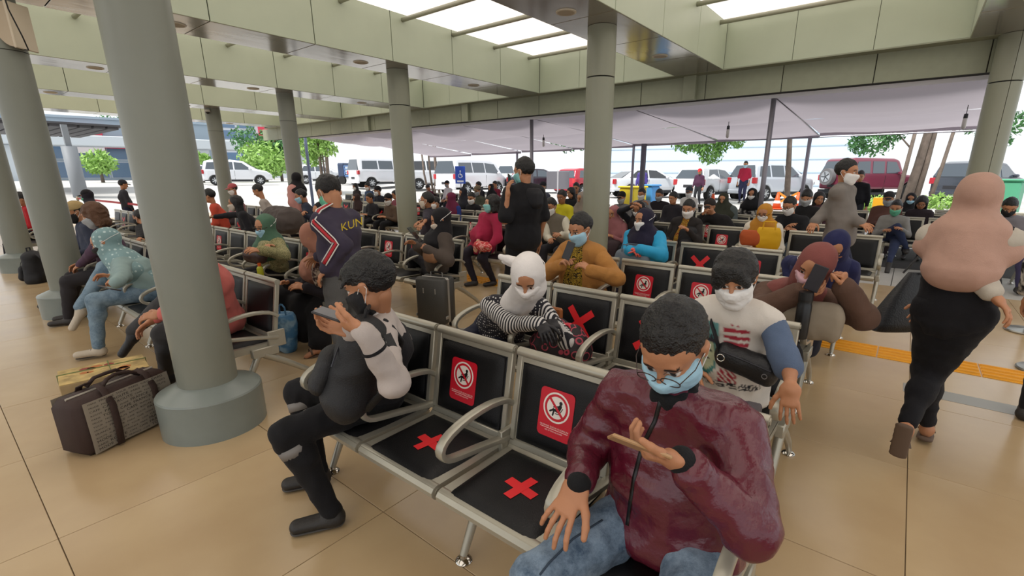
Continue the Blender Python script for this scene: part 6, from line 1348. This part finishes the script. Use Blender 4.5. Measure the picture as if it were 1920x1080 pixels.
def suitcase(label, c, yaw, w, d, h, col, col2, soft=False):
    c = V3(*c); r = empty('suitcase', label, 'suitcase', c, yaw); m = mat('shell_' + col, col, rough=.5, bump=.25, bscale=160); mm = mat('trim_' + col2, col2, rough=.35, metal=.6)
    z0 = .055
    for nm, y0, y1 in (('front_shell', -d / 2, -.018), ('rear_shell', .018, d / 2)):
        b = MB().box((-w / 2, y0, z0), (w / 2, y1, h), bev=.028).build(nm, m, r); smooth_angle(b, 50)
        if nm == 'front_shell':
            for q in (-1, 1): MB().box((q * w * .2 - .006, y0 - .004, h * .70), (q * w * .2 + .006, y0 + .002, h * .80), bev=.002).build('zip_pull', mm, b)
    b = MB(); b.box((-w / 2 + .006, -.02, z0 + .004), (w / 2 - .006, .02, h - .004), bev=.02); b.build('zip_band', mm, r)
    for q in (-1, 1):
        MB().box((q * (w / 2 + .004) - .006, -d / 2 + .01, z0 + h * .12), (q * (w / 2 + .004) + .006, -d / 2 + .06, z0 + h * .18), bev=.003).build('corner_guard', mm, r)
        MB().tube([(q * .07, .04, h - .02), (q * .07, .04, h + .03), (q * .05, .04, h + .035)], .007, 8).build('handle_tube', mm, r)
        for s2 in (-1, 1):
            wh = MB().tube([(q * (w / 2 - .05) - .012, s2 * (d / 2 - .04), .027), (q * (w / 2 - .05) + .012, s2 * (d / 2 - .04), .027)], .026, 16).build('wheel', M_RUB, r)
            MB().tube([(q * (w / 2 - .05) - .014, s2 * (d / 2 - .04), .027), (q * (w / 2 - .05) + .014, s2 * (d / 2 - .04), .027)], .012, 12).build('hub', mm, wh)
            MB().box((q * (w / 2 - .05) - .018, s2 * (d / 2 - .04) - .018, .03), (q * (w / 2 - .05) + .018, s2 * (d / 2 - .04) + .018, .065), bev=.004).build('caster_fork', mm, r)
    MB().tube([(-.06, .04, h + .035), (.06, .04, h + .035)], .011, 8).build('handle', M_RUB, r)
    return r
suitcase('dark grey hard-shell suitcase with silver trim standing before the person in the black headscarf', (-3.80, 3.22, 0), .28, .36, .23, .55, '3c3b38', 'a3a09a')
suitcase('navy blue suitcase beside the person in black with the cream mask', (-8.25, 2.75, 0), -.3, .42, .26, .62, '26364e', '8d8f92')
# carton and printed bag beside the big column
def carton():
    c = V3(-4.03, .56, 0); r = empty('carton', 'beige carton tied with green string, left of the brown printed bag', 'box', c, -.12)
    m = mat('carton_board', 'a9916a', rough=.85, vary=.12, vscale=9, bump=.15)
    w, d, h = .32, .44, .33
    MB().box((-w / 2, -d / 2, 0), (w / 2, d / 2, h), bev=.004).build('body', m, r)
    for q in (-1, 1): MB().box((-w / 2 + .002 if q < 0 else .002, -d / 2 + .002, h), (-.002 if q < 0 else w / 2 - .002, d / 2 - .002, h + .004)).build('flap', mat('carton_print', 'b9a067', rough=.8, fn=None, vary=.35, vscale=14), r)
    st = mat('green_string', '6f7f4a', rough=.8)
    for x in (-.05,): MB().tube([(x, -d / 2 - .004, .0), (x, -d / 2 - .004, h + .006), (x, d / 2 + .004, h + .006), (x, d / 2 + .004, .0)], .004, 5).build('string', st, r)
    MB().tube([(-w / 2 - .004, .03, 0), (-w / 2 - .004, .03, h + .006), (w / 2 + .004, .03, h + .006), (w / 2 + .004, .03, 0)], .004, 5).build('string', st, r)
    pr = MB()
    rs = random.Random(4)
    for k in range(4): pr.box((-.1, -d / 2 - .0006, .08 + k * .035), (-.1 + rs.uniform(.06, .10), -d / 2, .088 + k * .035))
    pr.build('printed_lines', mat('print_brown', '6d5334', rough=.8), r)
    pr = MB(); pr.box((.02, -d / 2 - .0006, .15), (.155, -d / 2, .18)); pr.build('red_band', mat('print_red', '8b3a2c', rough=.8), r)
    pr = MB(); 
    for k in range(9): a = k * .7; pr.prism(disc((rs.uniform(-.1, .1), rs.uniform(-.15, .15)), rs.uniform(.015, .035), 7), h + .0042, h + .0046, k % 2)
    pr.build('printed_pattern', [mat('print_orange', 'b06a34', rough=.8), mat('print_red', '8b3a2c')], r)
carton()
def printed_bag():
    c = V3(-3.67, .53, 0); r = empty('travel_bag', 'dark brown travel bag with sides printed all over in black lettering', 'bag', c, .42); r.scale = (1.12, 1.12, 1.15)
    br = mat('bag_brown', '35231d', rough=.75, bump=.2, bscale=200); pn = mat('bag_print', '8f8577', rough=.8)
    W_, L_, H_ = .17, .50, .31
    bb = MB().box((-.098, -L_ / 2, 0), (.098, L_ / 2, .30), bev=.035).build('body', br, r); smooth_angle(bb, 60)
    # printed side panels
    for q in (-1, 1):
        n = 12; vs, fs = [], []
        for j in range(n + 1):
            for i in range(n + 1):
                y = -L_ / 2 + .03 + (L_ - .06) * i / n; z = .015 + (H_ - .035) * j / n; x = q * (.103 + .01 * math.sin(z / H_ * PI) + .004 * math.sin(y * 21 + z * 17)); vs.append((x, y, z))
        N = n + 1; fs = [(j * N + i, j * N + i + 1, (j + 1) * N + i + 1, (j + 1) * N + i) for j in range(n) for i in range(n)]
        p = MB().add(vs, fs if q > 0 else [t[::-1] for t in fs]).build('side_panel', pn, r, smooth=True)
        if q > 0:
            pr = MB(); rs = random.Random(9)
            words = ['PARIS', 'FRANCE', 'TOUR', 'MODE', 'ROUTE', 'CAFE']
            for k in range(13):
                x = -L_ / 2 + .045
                while x < L_ / 2 - .09:
                    s_ = rs.choice(words); sz = rs.choice((.016, .02, .026)); tv, tf = text_mesh(s_, sz, 'LEFT'); z0 = .03 + k * .0205; w_ = max(t[0] for t in tv)
                    if x + w_ > L_ / 2 - .035: break
                    pr.add([(.1165 + .01 * math.sin((z0 + t[1]) / H_ * PI) * 0 + .004 * math.sin((x + t[0]) * 21 + (z0 + t[1]) * 17) + .008 * math.sin(z0 / H_ * PI) - .004, x + t[0], z0 + t[1] * .7) for t in tv], tf); x += w_ + .012
            pr.build('lettering', mat('print_black', '1f1a18', rough=.8), p)
        for y in (-.1, .12): MB().tube([(q * .118, y, .012), (q * .127, y, .12), (q * .124, y, .24), (q * .085, y, .312), (q * .03, y * .9, .335)], 0, 8, flat=(.018, .004)).build('strap', br, r, smooth=True)
        MB().tube([(q * .05, -.09, .31), (q * .045, -.05, .345), (q * .03, .0, .352), (q * .045, .06, .345), (q * .05, .11, .31)], .010, 8).build('handle', br, r, smooth=True)
    MB().tube([(0, -L_ / 2 + .03, .302), (0, L_ / 2 - .03, .302)], .006, 6).build('zip', mat('zip_pale', 'b9b2a5', rough=.4, metal=.5), r)
printed_bag()
# patterned red-and-black bag on the second row
def swirl_bag():
    c = at(1050, 640, Y=2.28); r = empty('duffel_bag', 'black bag with red and pink loop embroidery on a second-row seat', 'bag', c)
    def swl(nt, b, tc):
        v = nt.nodes.new('ShaderNodeTexVoronoi'); v.inputs['Scale'].default_value = 15; v.feature = 'F1'; nt.links.new(tc.outputs['Object'], v.inputs['Vector'])
        w = nt.nodes.new('ShaderNodeMath'); w.operation = 'SUBTRACT'; w.inputs[1].default_value = .42; nt.links.new(v.outputs['Distance'], w.inputs[0])
        a = nt.nodes.new('ShaderNodeMath'); a.operation = 'ABSOLUTE'; nt.links.new(w.outputs[0], a.inputs[0])
        rr = nt.nodes.new('ShaderNodeValToRGB'); rr.color_ramp.interpolation = 'CONSTANT'; rr.color_ramp.elements[0].color = (*srgb('a83a4c'), 1); rr.color_ramp.elements[1].position = .045; rr.color_ramp.elements[1].color = (*srgb('1c1216'), 1)
        nt.links.new(a.outputs[0], rr.inputs[0]); nt.links.new(rr.outputs[0], b.inputs['Base Color'])
    m = mat('loop_embroidery', '1c1216', rough=.6, fn=swl)
    P = lambda x, y, z: c + V3(x, y, z)
    blob('body', m, r, c, .007, lambda v: (v.cap(P(-.09, 0, -.05), P(.10, 0, -.04), .115, .11, .05), v.cap(P(-.05, 0, .06), P(.07, .0, .05), .08, .075, .06)), fold=.012, fs=10)
    MB().tube([P(-.02, -.03, .12) - c, P(.08, -.02, .13) - c, P(.15, -.01, .05) - c, P(.19, 0, -.07) - c], 0, 8, flat=(.022, .006)).build('strap', mat('strap_red', 'c0283a', rough=.6), r, smooth=True)
    MB().box((-.1, .02, .09), (-.01, .05, .2), bev=.01).build('snack_packet', mat('packet_brown', '9a5a2a', rough=.35), r)
swirl_bag()
def softbag(name, label, cat, c, r1, m, size=(.14, .05, .1), yaw=0, strapm=None, fold=.006, lod=.01, handles=0):
    c = np.asarray(c, float); r = empty(name, label, cat, c); R = rotm(yaw); x = R[:, 0]
    sx, sy, sz = size
    blob('body', m, r, c, lod, lambda v: (v.cap(c - x * (sx - sy), c + x * (sx - sy), sy, None, .03, (0, 0, 1), sz / sy)), fold=fold, fs=12)
    for k in range(handles):
        q = (k * 2 - 1) * sy * .6; n = R[:, 1] * q
        MB().tube([n - x * sx * .5 + V3(0, 0, sz * .8), n - x * sx * .45 + V3(0, 0, sz * 1.5), n + x * sx * .45 + V3(0, 0, sz * 1.5), n + x * sx * .5 + V3(0, 0, sz * .8)], .006, 6).build('handle', strapm or m, r)
    return r
# tote of the walking woman
def tote():
    c = at(1705, 560, D=3.0); r = empty('shoulder_bag', 'black leather shoulder bag of the person in the mauve-beige headscarf', 'handbag', c, .0)
    x = RGT; f_ = VD(FWD[0], FWD[1], 0); U = V3(0, 0, 1)
    def P(a, b, z): return x * a + f_ * b + U * z
    m = MB(); n = 10; prof = [(.165, -.06, .03), (.175, -.16, .055), (.172, -.19, .06), (.155, -.215, .062)]
    rows = [(.10, .17, .018), (.118, .10, .03), (.14, .02, .045), (.158, -.07, .058), (.165, -.15, .065), (.155, -.2, .062), (.12, -.212, .045)]
    vs, fs = [], []
    for hw, z, hd in rows:
        for k in range(20):
            a = 2 * PI * k / 20; ca, sa = math.cos(a), math.sin(a); vs.append(P(math.copysign(abs(ca) ** .55, ca) * hw + z * .35, math.copysign(abs(sa) ** .8, sa) * hd, z))
    for i in range(len(rows) - 1):
        for k in range(20): a, b = i * 20 + k, i * 20 + (k + 1) % 20; fs.append((a, a + 20, b + 20, b))
    fs.append(tuple(range(20))); fs.append(tuple(range((len(rows) - 1) * 20, len(rows) * 20))[::-1])
    b = MB().add(vs, fs).build('body', M_LEA, r); smooth_angle(b, 60)
    sh = at(1765, 420, D=3.12) - c
    for q in (-.03, .03): MB().tube([P(-.02 + q, -q, .16), P(.06 + q, -q, .27), sh + V3(q * .5, 0, 0), sh + V3(.06, .08, -.02)], .006, 6).build('strap', M_LEA, r)
    blob('white_towel', fabric('d9d2ca'), r, c, .008, lambda v: v.cap(c + P(-.10, 0, .12), c + P(-.15, 0, .02), .035, .03, .03), fold=.006) if 0 else None
tote()
softbag('handbag', 'steel grey handbag on the lap of the person in bright blue', 'handbag', at(1185, 488, Y=4.55), 0, mat('bag_steel', '5a6570', rough=.5), (.20, .08, .11), handles=2, lod=.012)
softbag('scarf', 'crumpled red and white scarf on the lap of the person in the raspberry blouse', 'scarf', at(905, 462, Y=4.8), 0, fabric('b9323a', kind='mottle', c2='c84a4a', c3='e0b4a8', scale=30), (.15, .07, .06), fold=.02)
softbag('pouch', 'tan round pouch on the lap of the person in the black headscarf by the suitcase', 'pouch', at(808, 480, Y=3.22), 0, mat('tan_leather', '8c6446', rough=.6), (.10, .05, .07))
softbag('tote_bag', 'bright yellow tote bag on the lap of the person in the mustard headscarf', 'bag', at(1440, 447, Y=6.62), 0, mat('yellow_canvas', 'd9a80e', rough=.7), (.15, .04, .14), handles=2, lod=.012)
softbag('bundle', 'orange-brown cloth bundle beside the yellow tote bag', 'bundle', at(1408, 446, Y=6.62), 0, fabric('b0552e'), (.14, .05, .10), lod=.012)
softbag('handbag', 'brown handbag on the lap of the person in the soft green headscarf', 'handbag', at(478, 480, Y=2.05), 0, mat('brown_leather', '3c2622', rough=.45), (.16, .05, .07), yaw=.2)
softbag('handbag', 'beige handbag on the lap of the person in the dusty-red headscarf', 'handbag', at(1520, 600, Y=2.98), 0, mat('beige_canvas', '8f8270', rough=.8), (.16, .05, .11), lod=.008)
softbag('travel_bag', 'large grey-brown travel bag lying between the navy jacket and the green headscarf', 'bag', at(530, 412, Y=3.5), 0, fabric('4f4642'), (.42, .2, .2), lod=.018, fold=.015)
softbag('shoulder_bag', 'small black bag hanging at the hip of the standing person in the black T-shirt', 'handbag', at(1000, 372, D=4.85), 0, M_BLK, (.12, .05, .10), lod=.01)
softbag('shoulder_bag', 'brown and cream patterned shoulder bag of the person in the peach-brown headscarf', 'handbag', at(598, 510, Y=2.12), 0, fabric('4a2c28', kind='mottle', c2='3a2220', c3='b3a08c', scale=22), (.14, .05, .12), yaw=-.6, lod=.009)
softbag('clutch', 'pale packet in the hand of the person in black with the cream mask', 'packet', at(425, 432, Y=3.0), 0, mat('packet_pale', 'c9cfc0', rough=.6), (.12, .03, .03), lod=.01)
softbag('bag', 'red carrier bag hung on the seats at the far left', 'bag', at(36, 385, Y=1.3), 0, mat('carrier_red', 'b01a24', rough=.5), (.22, .10, .36), lod=.02) if 0 else None
# blue carrier bag on the floor
def carrier():
    c = V3(-4.30, 1.86, 0); r = empty('carrier_bag', 'crumpled blue carrier bag standing on the floor behind the salmon shirt', 'bag', c)
    P = lambda x, y, z: c + V3(x, y, z)
    blob('body', fabric('3f6f97', kind='mottle', c2='4d7ea6', c3='8fb0c6', scale=9, rough=.45), r, c, .009, lambda v: (v.cap(P(-.03, 0, .05), P(-.02, 0, .3), .075, .10, .04, (1, .2, 0), 1.3), v.cut(c, (0, 0, -1)), v.cut(P(0, 0, .36), (0, 0, 1))), fold=.016, fs=9)
    for q in (-1, 1): MB().tube([V3(q * .06, 0, .35), V3(q * .05, 0, .43), V3(q * .01, 0, .45)], .008, 6).build('handle', mat('carrier_blue', '3f6f97', rough=.5), r)
carrier()
def pouch_cross():
    i = p4; O = i['O']; c = i['Wa'] + i['Fw'] * .16 + i['Sx'] * .07 + V3(0, 0, .075); r = empty('sling_bag', 'black sling bag worn across the chest of the boy in the T-shirt', 'bag', c)
    S_ = i['Sx']; F_ = i['Fw']; U = V3(0, 0, 1)
    blob('body', M_LEA, r, c, .006, lambda v: (v.cap(c - S_ * .08 + U * .03, c + S_ * .10 - U * .01, .045, .05, .03, U, 1.35),), fold=.004, fs=14)
    MB().tube([-S_ * .09 + U * .06 + F_ * .045, U * .045 + F_ * .058, S_ * .12 + U * .01 + F_ * .05], .0035, 5).build('zip', mat('zip_dark', '2e2e34'), r)
    sl = i['SR'] - c
    MB().tube([-S_ * .10 + U * .05 + F_ * .02, -S_ * .13 + U * .14 + F_ * .03, sl + F_ * .085 + S_ * .075 - U * .03, sl + S_ * .07 + U * .045 + F_ * .02, sl + S_ * .06 - F_ * .06 + U * .03], 0, 8, flat=(.017, .004)).build('strap', M_BLK, r, smooth=True)
    m = MB(); m.lathe([(.012, 0), (.012, .003), (.009, .003), (.009, 0)], seg=20, cap=False); o = m.build('round_badge', mat('badge_grey', '8e8e92', rough=.4, metal=.6), r); o.location = Vector(S_ * .10 + F_ * .066 - U * .01); o.rotation_euler = (PI / 2, 0, 0)
    m = MB(); m.tube([(.016 * math.cos(t), 0, .016 * math.sin(t)) for t in np.linspace(0, 2 * PI, 17)], .0025, 6, cap=False); o = m.build('ring', M_CHR, r); o.location = Vector(-S_ * .085 + F_ * .062 + U * .035)
pouch_cross()
def bottle(label, c, r0, h, col, cc, tx=None):
    r = empty('bottle', label, 'bottle', c); b = MB().lathe([(r0 * .95, 0), (r0, .006), (r0, h * .72), (r0 * .9, h * .76), (r0 * .5 if cc != col else r0 * .97, h * .84)], seg=24).build('body', mat('bottle_' + col, col, rough=.35), r, smooth=True); smooth_angle(b, 35)
    k = MB().lathe([(r0 * .52 if cc != col else r0 * .98, h * .84), (r0 * .52 if cc != col else r0 * .98, h), (r0 * .3, h * 1.005)], seg=20).build('cap', mat('bottle_cap_' + cc, cc, rough=.4), r, smooth=True); smooth_angle(k, 35)
    return r
bottle('matt black flask in front of the beige bag of the dusty-red headscarf', at(1499, 633, Y=2.86), .037, .26, '121214', '121214')
bottle('yellow-green drink bottle with an orange cap, stuck beside an armrest', at(491, 528, Y=2.03), .03, .19, 'b5b52a', 'd05a24')
# extras worn by the young person: vest, cuff band, badge
def worn():
    i = p2; v = Vol(.0075); k = i['k']; g = .95
    v.cap(i['P'], i['Wa'], .128, .122, .06, i['Sx'], 1.36); v.cap(i['Wa'], i['Ch'], .122, .124, .06, i['Sx'], 1.36); v.cap(i['Ch'], i['N'] - i['up'] * .06, .118, .07, .05, i['Sx'], 1.2)
    for q in ('SL', 'SR'): v.cap(i['N'] - i['up'] * .02, i[q] + i['up'] * .01 - (i[q] - i['N']) * .25, .048, .05, .03)
    v.cap(i['N'] + i['Fw'] * .11 + i['up'] * .03, i['Ch'] + i['Fw'] * .16, .045, .02, .01, None, 1, True)
    V, Q = v.surf(smooth=1, fold=.006, fscale=12, seed=3); i['mk']('vest', V, Q, fabric('1a191d'))
    for a, b, nm in ((i['EL'], i['WL'], 'cuff_band'),):
        u = (b - a) / np.linalg.norm(b - a); q = b - u * .075; MB().tube([q - u * .006 - i['O'], q + u * .006 - i['O']], .047, 20).build(nm, fabric('17161a'), i['top'])
    for A_, K_ in (('KL', 'AL'), ('KR', 'AR')):
        u = (i[K_] - i[A_]) / np.linalg.norm(i[K_] - i[A_]); q = i[A_] + u * .07; MB().tube([q - u * .022 - i['O'], q + u * .022 - i['O']], [.069, .067], 24).build('reflective_band', mat('reflective_grey', '77726e', rough=.6), i['root'], smooth=True)
    # round green and white badge on the upper arm
    u = (i['EL'] - i['SL']); u /= np.linalg.norm(u); n = VD(.75, -.6, .25); n = n - u * (n @ u); n /= np.linalg.norm(n); t = np.cross(n, u); c = i['SL'] + (i['EL'] - i['SL']) * .38 + n * .062
    M_ = Matrix(((t[0], -u[0], n[0], 0), (t[1], -u[1], n[1], 0), (t[2], -u[2], n[2], 0), (0, 0, 0, 1)))
    m = MB(); m.prism(rrect(.05, .055, .006), 0, .004, 0, M_)
    for a in range(12): m.prism(disc((.016 * math.cos(a * PI / 6), .016 * math.sin(a * PI / 6)), .0028, 6), .004, .0052, 1, M_)
    m.prism(disc((0, 0), .005, 10), .004, .0052, 1, M_)
    o = m.build('arm_badge', [mat('badge_white', 'dcdad2', rough=.6), mat('badge_green', '4d8f62', rough=.6)], i['top']); o.location = Vector(c - i['O'])
worn()
# ---------------------------------------------------------------- barrier posts
def stanchion(label, x, y, h=.95):
    r = empty('barrier_post', label, 'barrier post', (x, y, 0))
    b = MB().lathe([(.175, 0), (.178, .012), (.17, .022), (.05, .034), (.03, .04)], seg=40).build('base', mat('brushed_steel', '97958e', rough=.3, metal=.85), r, smooth=True); smooth_angle(b, 25)
    MB().lathe([(.026, .035), (.026, h)], seg=24).build('post', mat('brushed_steel', '97958e'), r, smooth=True)
    b = MB().lathe([(.034, h - .09), (.036, h - .01), (.03, h + .01)], seg=24).build('belt_head', mat('belt_head', 'c9c2b0', rough=.4), r, smooth=True)
    return r
stanchion('steel barrier post with a cream head, furthest from the camera at the right edge', 1.19, 6.85)
stanchion('steel barrier post at the right edge beside the yellow tactile strip', 1.12, 5.48)
stanchion('steel barrier post at the right edge nearest to the camera', 1.05, 4.43)
stanchion('steel barrier post holding the red belt behind the printed T-shirt, far left', -13.2, 3.3)
stanchion('steel barrier post holding the left end of the red belt', -19.5, 3.1)
b = MB().box((0, -.002, 0), (6.3, .002, .05)); o = b.build('barrier_belt', mat('belt_red', 'b3202c', rough=.6)); o.location = (-19.5, 3.1, .88); o.rotation_euler = (0, 0, .032); tag(o, 'red barrier belt stretched across the far left of the hall', 'belt')
# ---------------------------------------------------------------- loudspeaker and camera on the columns
def wallspk():
    c = V3(-7.33, 1.06, 3.0); r = empty('wall_loudspeaker', 'beige half-round loudspeaker hung high on the second column from the left', 'loudspeaker', c, -.9)
    m = mat('loudspeaker_beige', 'b7a58c', rough=.6)
    prof = [(.0, -.2)] + [(.17 * math.sin(t) * (1 - .15 * math.cos(t)), -.2 * math.cos(t)) for t in np.linspace(.12, PI - .12, 14)] + [(0, .2)]
    Mx = Matrix(((0, 0, 1, 0), (-1, 0, 0, 0), (0, 1, 0, 0), (0, 0, 0, 1)))
    b = MB().prism(prof, -.11, .11, 0, Mx).build('cabinet', m, r); smooth_angle(b, 30)
    MB().box((-.118, -.003, -.21), (.118, .02, .21), bev=.006).build('grille_frame', mat('loudspeaker_edge', 'c9bba4', rough=.5), r)
    MB().tube([(.0, -.05, -.2), (.06, .08, -.22), (.14, .13, -.12), (.2, .12, .1), (.22, .11, .45)], .006, 6).build('cable', M_RUB, r)
wallspk()
def cctv():
    c = V3(-15.93, 5.67, 3.28); r = empty('dome_camera', 'white dome camera near the top of the slim grey column', 'camera', c)
    MB().lathe([(.07, -.0), (.07, .05), (.05, .07)], seg=24).build('housing', mat('cctv_white', 'd5d2cc', rough=.4), r, smooth=True)
    MB().lathe([(.004, -.06), (.03, -.05), (.05, -.02), (.055, 0)], seg=24).build('lens_dome', mat('cctv_dome', '222226', rough=.08), r, smooth=True)
cctv()

def jacket_marks():
    i = p80; O = i['O']; S_, E_, W_ = i['SL'], i['EL'], i['WL']; k = i['k']
    for nm, col, off in (('red_stripe', 'b3202c', 0), ('white_stripe', 'd9d3cc', .022), ('white_stripe', 'd9d3cc', -.022)):
        pts = []
        for a, b in ((i['N'], S_), (S_, E_), (E_, W_)):
            for t in np.linspace(0, 1, 7)[:-1]:
                p = a + (b - a) * t; u = (b - a) / np.linalg.norm(b - a); n = VD(.35, -.9, .25); n = n - u * (n @ u); n /= np.linalg.norm(n); s_ = np.cross(u, n)
                r_ = .088 if a is i['N'] else (.078 - .02 * (t if a is E_ else 0)); pts.append(p + n * r_ * k + s_ * off - O)
        MB().tube(pts, 0, 8, flat=(.011 if off == 0 else .0045, .004)).build(nm, mat('stripe_' + col, col, rough=.7), i['top'], smooth=True)
    tv, tf = text_mesh('KUN', .085); n = VD(.9, -.3, .05); u = V3(0, 0, 1); x = np.cross(u, n); c = i['Ch'] + n * .152 + V3(0, 0, .04) + x * .06
    MB().add([c - O + x * (q[0] * .9) + u * q[1] + u * q[0] * .25 for q in tv], tf).build('back_lettering', mat('letter_yellow', 'c9ad1c', rough=.6), i['top'])
jacket_marks()

from mathutils.bvhtree import BVHTree
def on_surface(ob, base, pix, lift=.003):
    """points of an object's surface in the directions given, in that object's own frame"""
    me = ob.data; bv = BVHTree.FromPolygons([v.co + Vector(base) for v in me.vertices], [tuple(p.vertices) for p in me.polygons]); out = []
    for x, y in pix:
        d = Vector(ray(x, y)).normalized(); h = bv.ray_cast(Vector((0, 0, H_EYE)), d)
        if h[0] is not None: out.append((np.array(h[0]) - np.asarray(base), np.array(h[1])))
    return out
def ribbon(name, m, parent, hits, w, t=.003, lift=.002):
    vs, fs = [], []
    for i, (p, n) in enumerate(hits):
        d = hits[min(i + 1, len(hits) - 1)][0] - hits[max(i - 1, 0)][0]; s_ = np.cross(d, n); s_ = s_ / max(np.linalg.norm(s_), 1e-6)
        for a, b in ((-1, 0), (-1, 1), (1, 1), (1, 0)): vs.append(p + s_ * a * w / 2 + n * (lift - t + b * t))
    for i in range(len(hits) - 1):
        for k in range(4): a, b = i * 4 + k, i * 4 + (k + 1) % 4; fs.append((a, b, b + 4, a + 4))
    n = len(hits) * 4; fs += [(0, 3, 2, 1), (n - 4, n - 3, n - 2, n - 1)]
    return MB().add(vs, fs).build(name, m, parent, smooth=True)
def interp(pts, n):
    o = []
    for (a, b), (c, d) in zip(pts[:-1], pts[1:]): o += [(a + (c - a) * t / n, b + (d - b) * t / n) for t in range(n)]
    return o + [pts[-1]]
def front_man():
    i = p1; O = i['O']
    h = on_surface(i['top'], O, interp([(1243, 735), (1228, 790), (1205, 835), (1188, 900), (1176, 985)], 8))
    if len(h) > 5: ribbon('zip', mat('zip_black', '0d0b0d', rough=.4), i['top'], h, .012)
    v = Vol(.0075); k = i['k']; v.cap(i['P'] + i['Fw'] * .03 - V3(0, 0, .05), i['P'] + i['Fw'] * .03 + V3(0, 0, .0), .122 * k, .112 * k, .04, i['Sx'], 1.36); v.cut(i['P'] - V3(0, 0, .085), V3(0, 0, -1))
    V, Q = v.surf(smooth=1, fold=.006, fscale=14); i['mk']('undershirt', V, Q, fabric('a8203a', rough=.7))
    tr = [c for c in i['root'].children if c.name.startswith('trousers')][0]
    h = on_surface(tr, O, interp([(1130, 975), (1075, 1010), (1030, 1055), (1012, 1078)], 7))
    if len(h) > 5: ribbon('seam', mat('denim_seam', '2c3a4a', rough=.8), tr, h, .006)
front_man()

def knot():
    i = p3; T = i['T']; v = Vol(.007); v.cap(T((-.07, .05, .06)), T((-.16, .07, .075)), .026, .017, .02); v.cap(T((-.08, .05, .04)), T((-.15, .08, .03)), .02, .014, .02)
    V, Q = v.surf(smooth=1, fold=.004, fscale=30); i['mk']('knot', V, Q, fabric('e2dcd8', rough=.8))
knot()
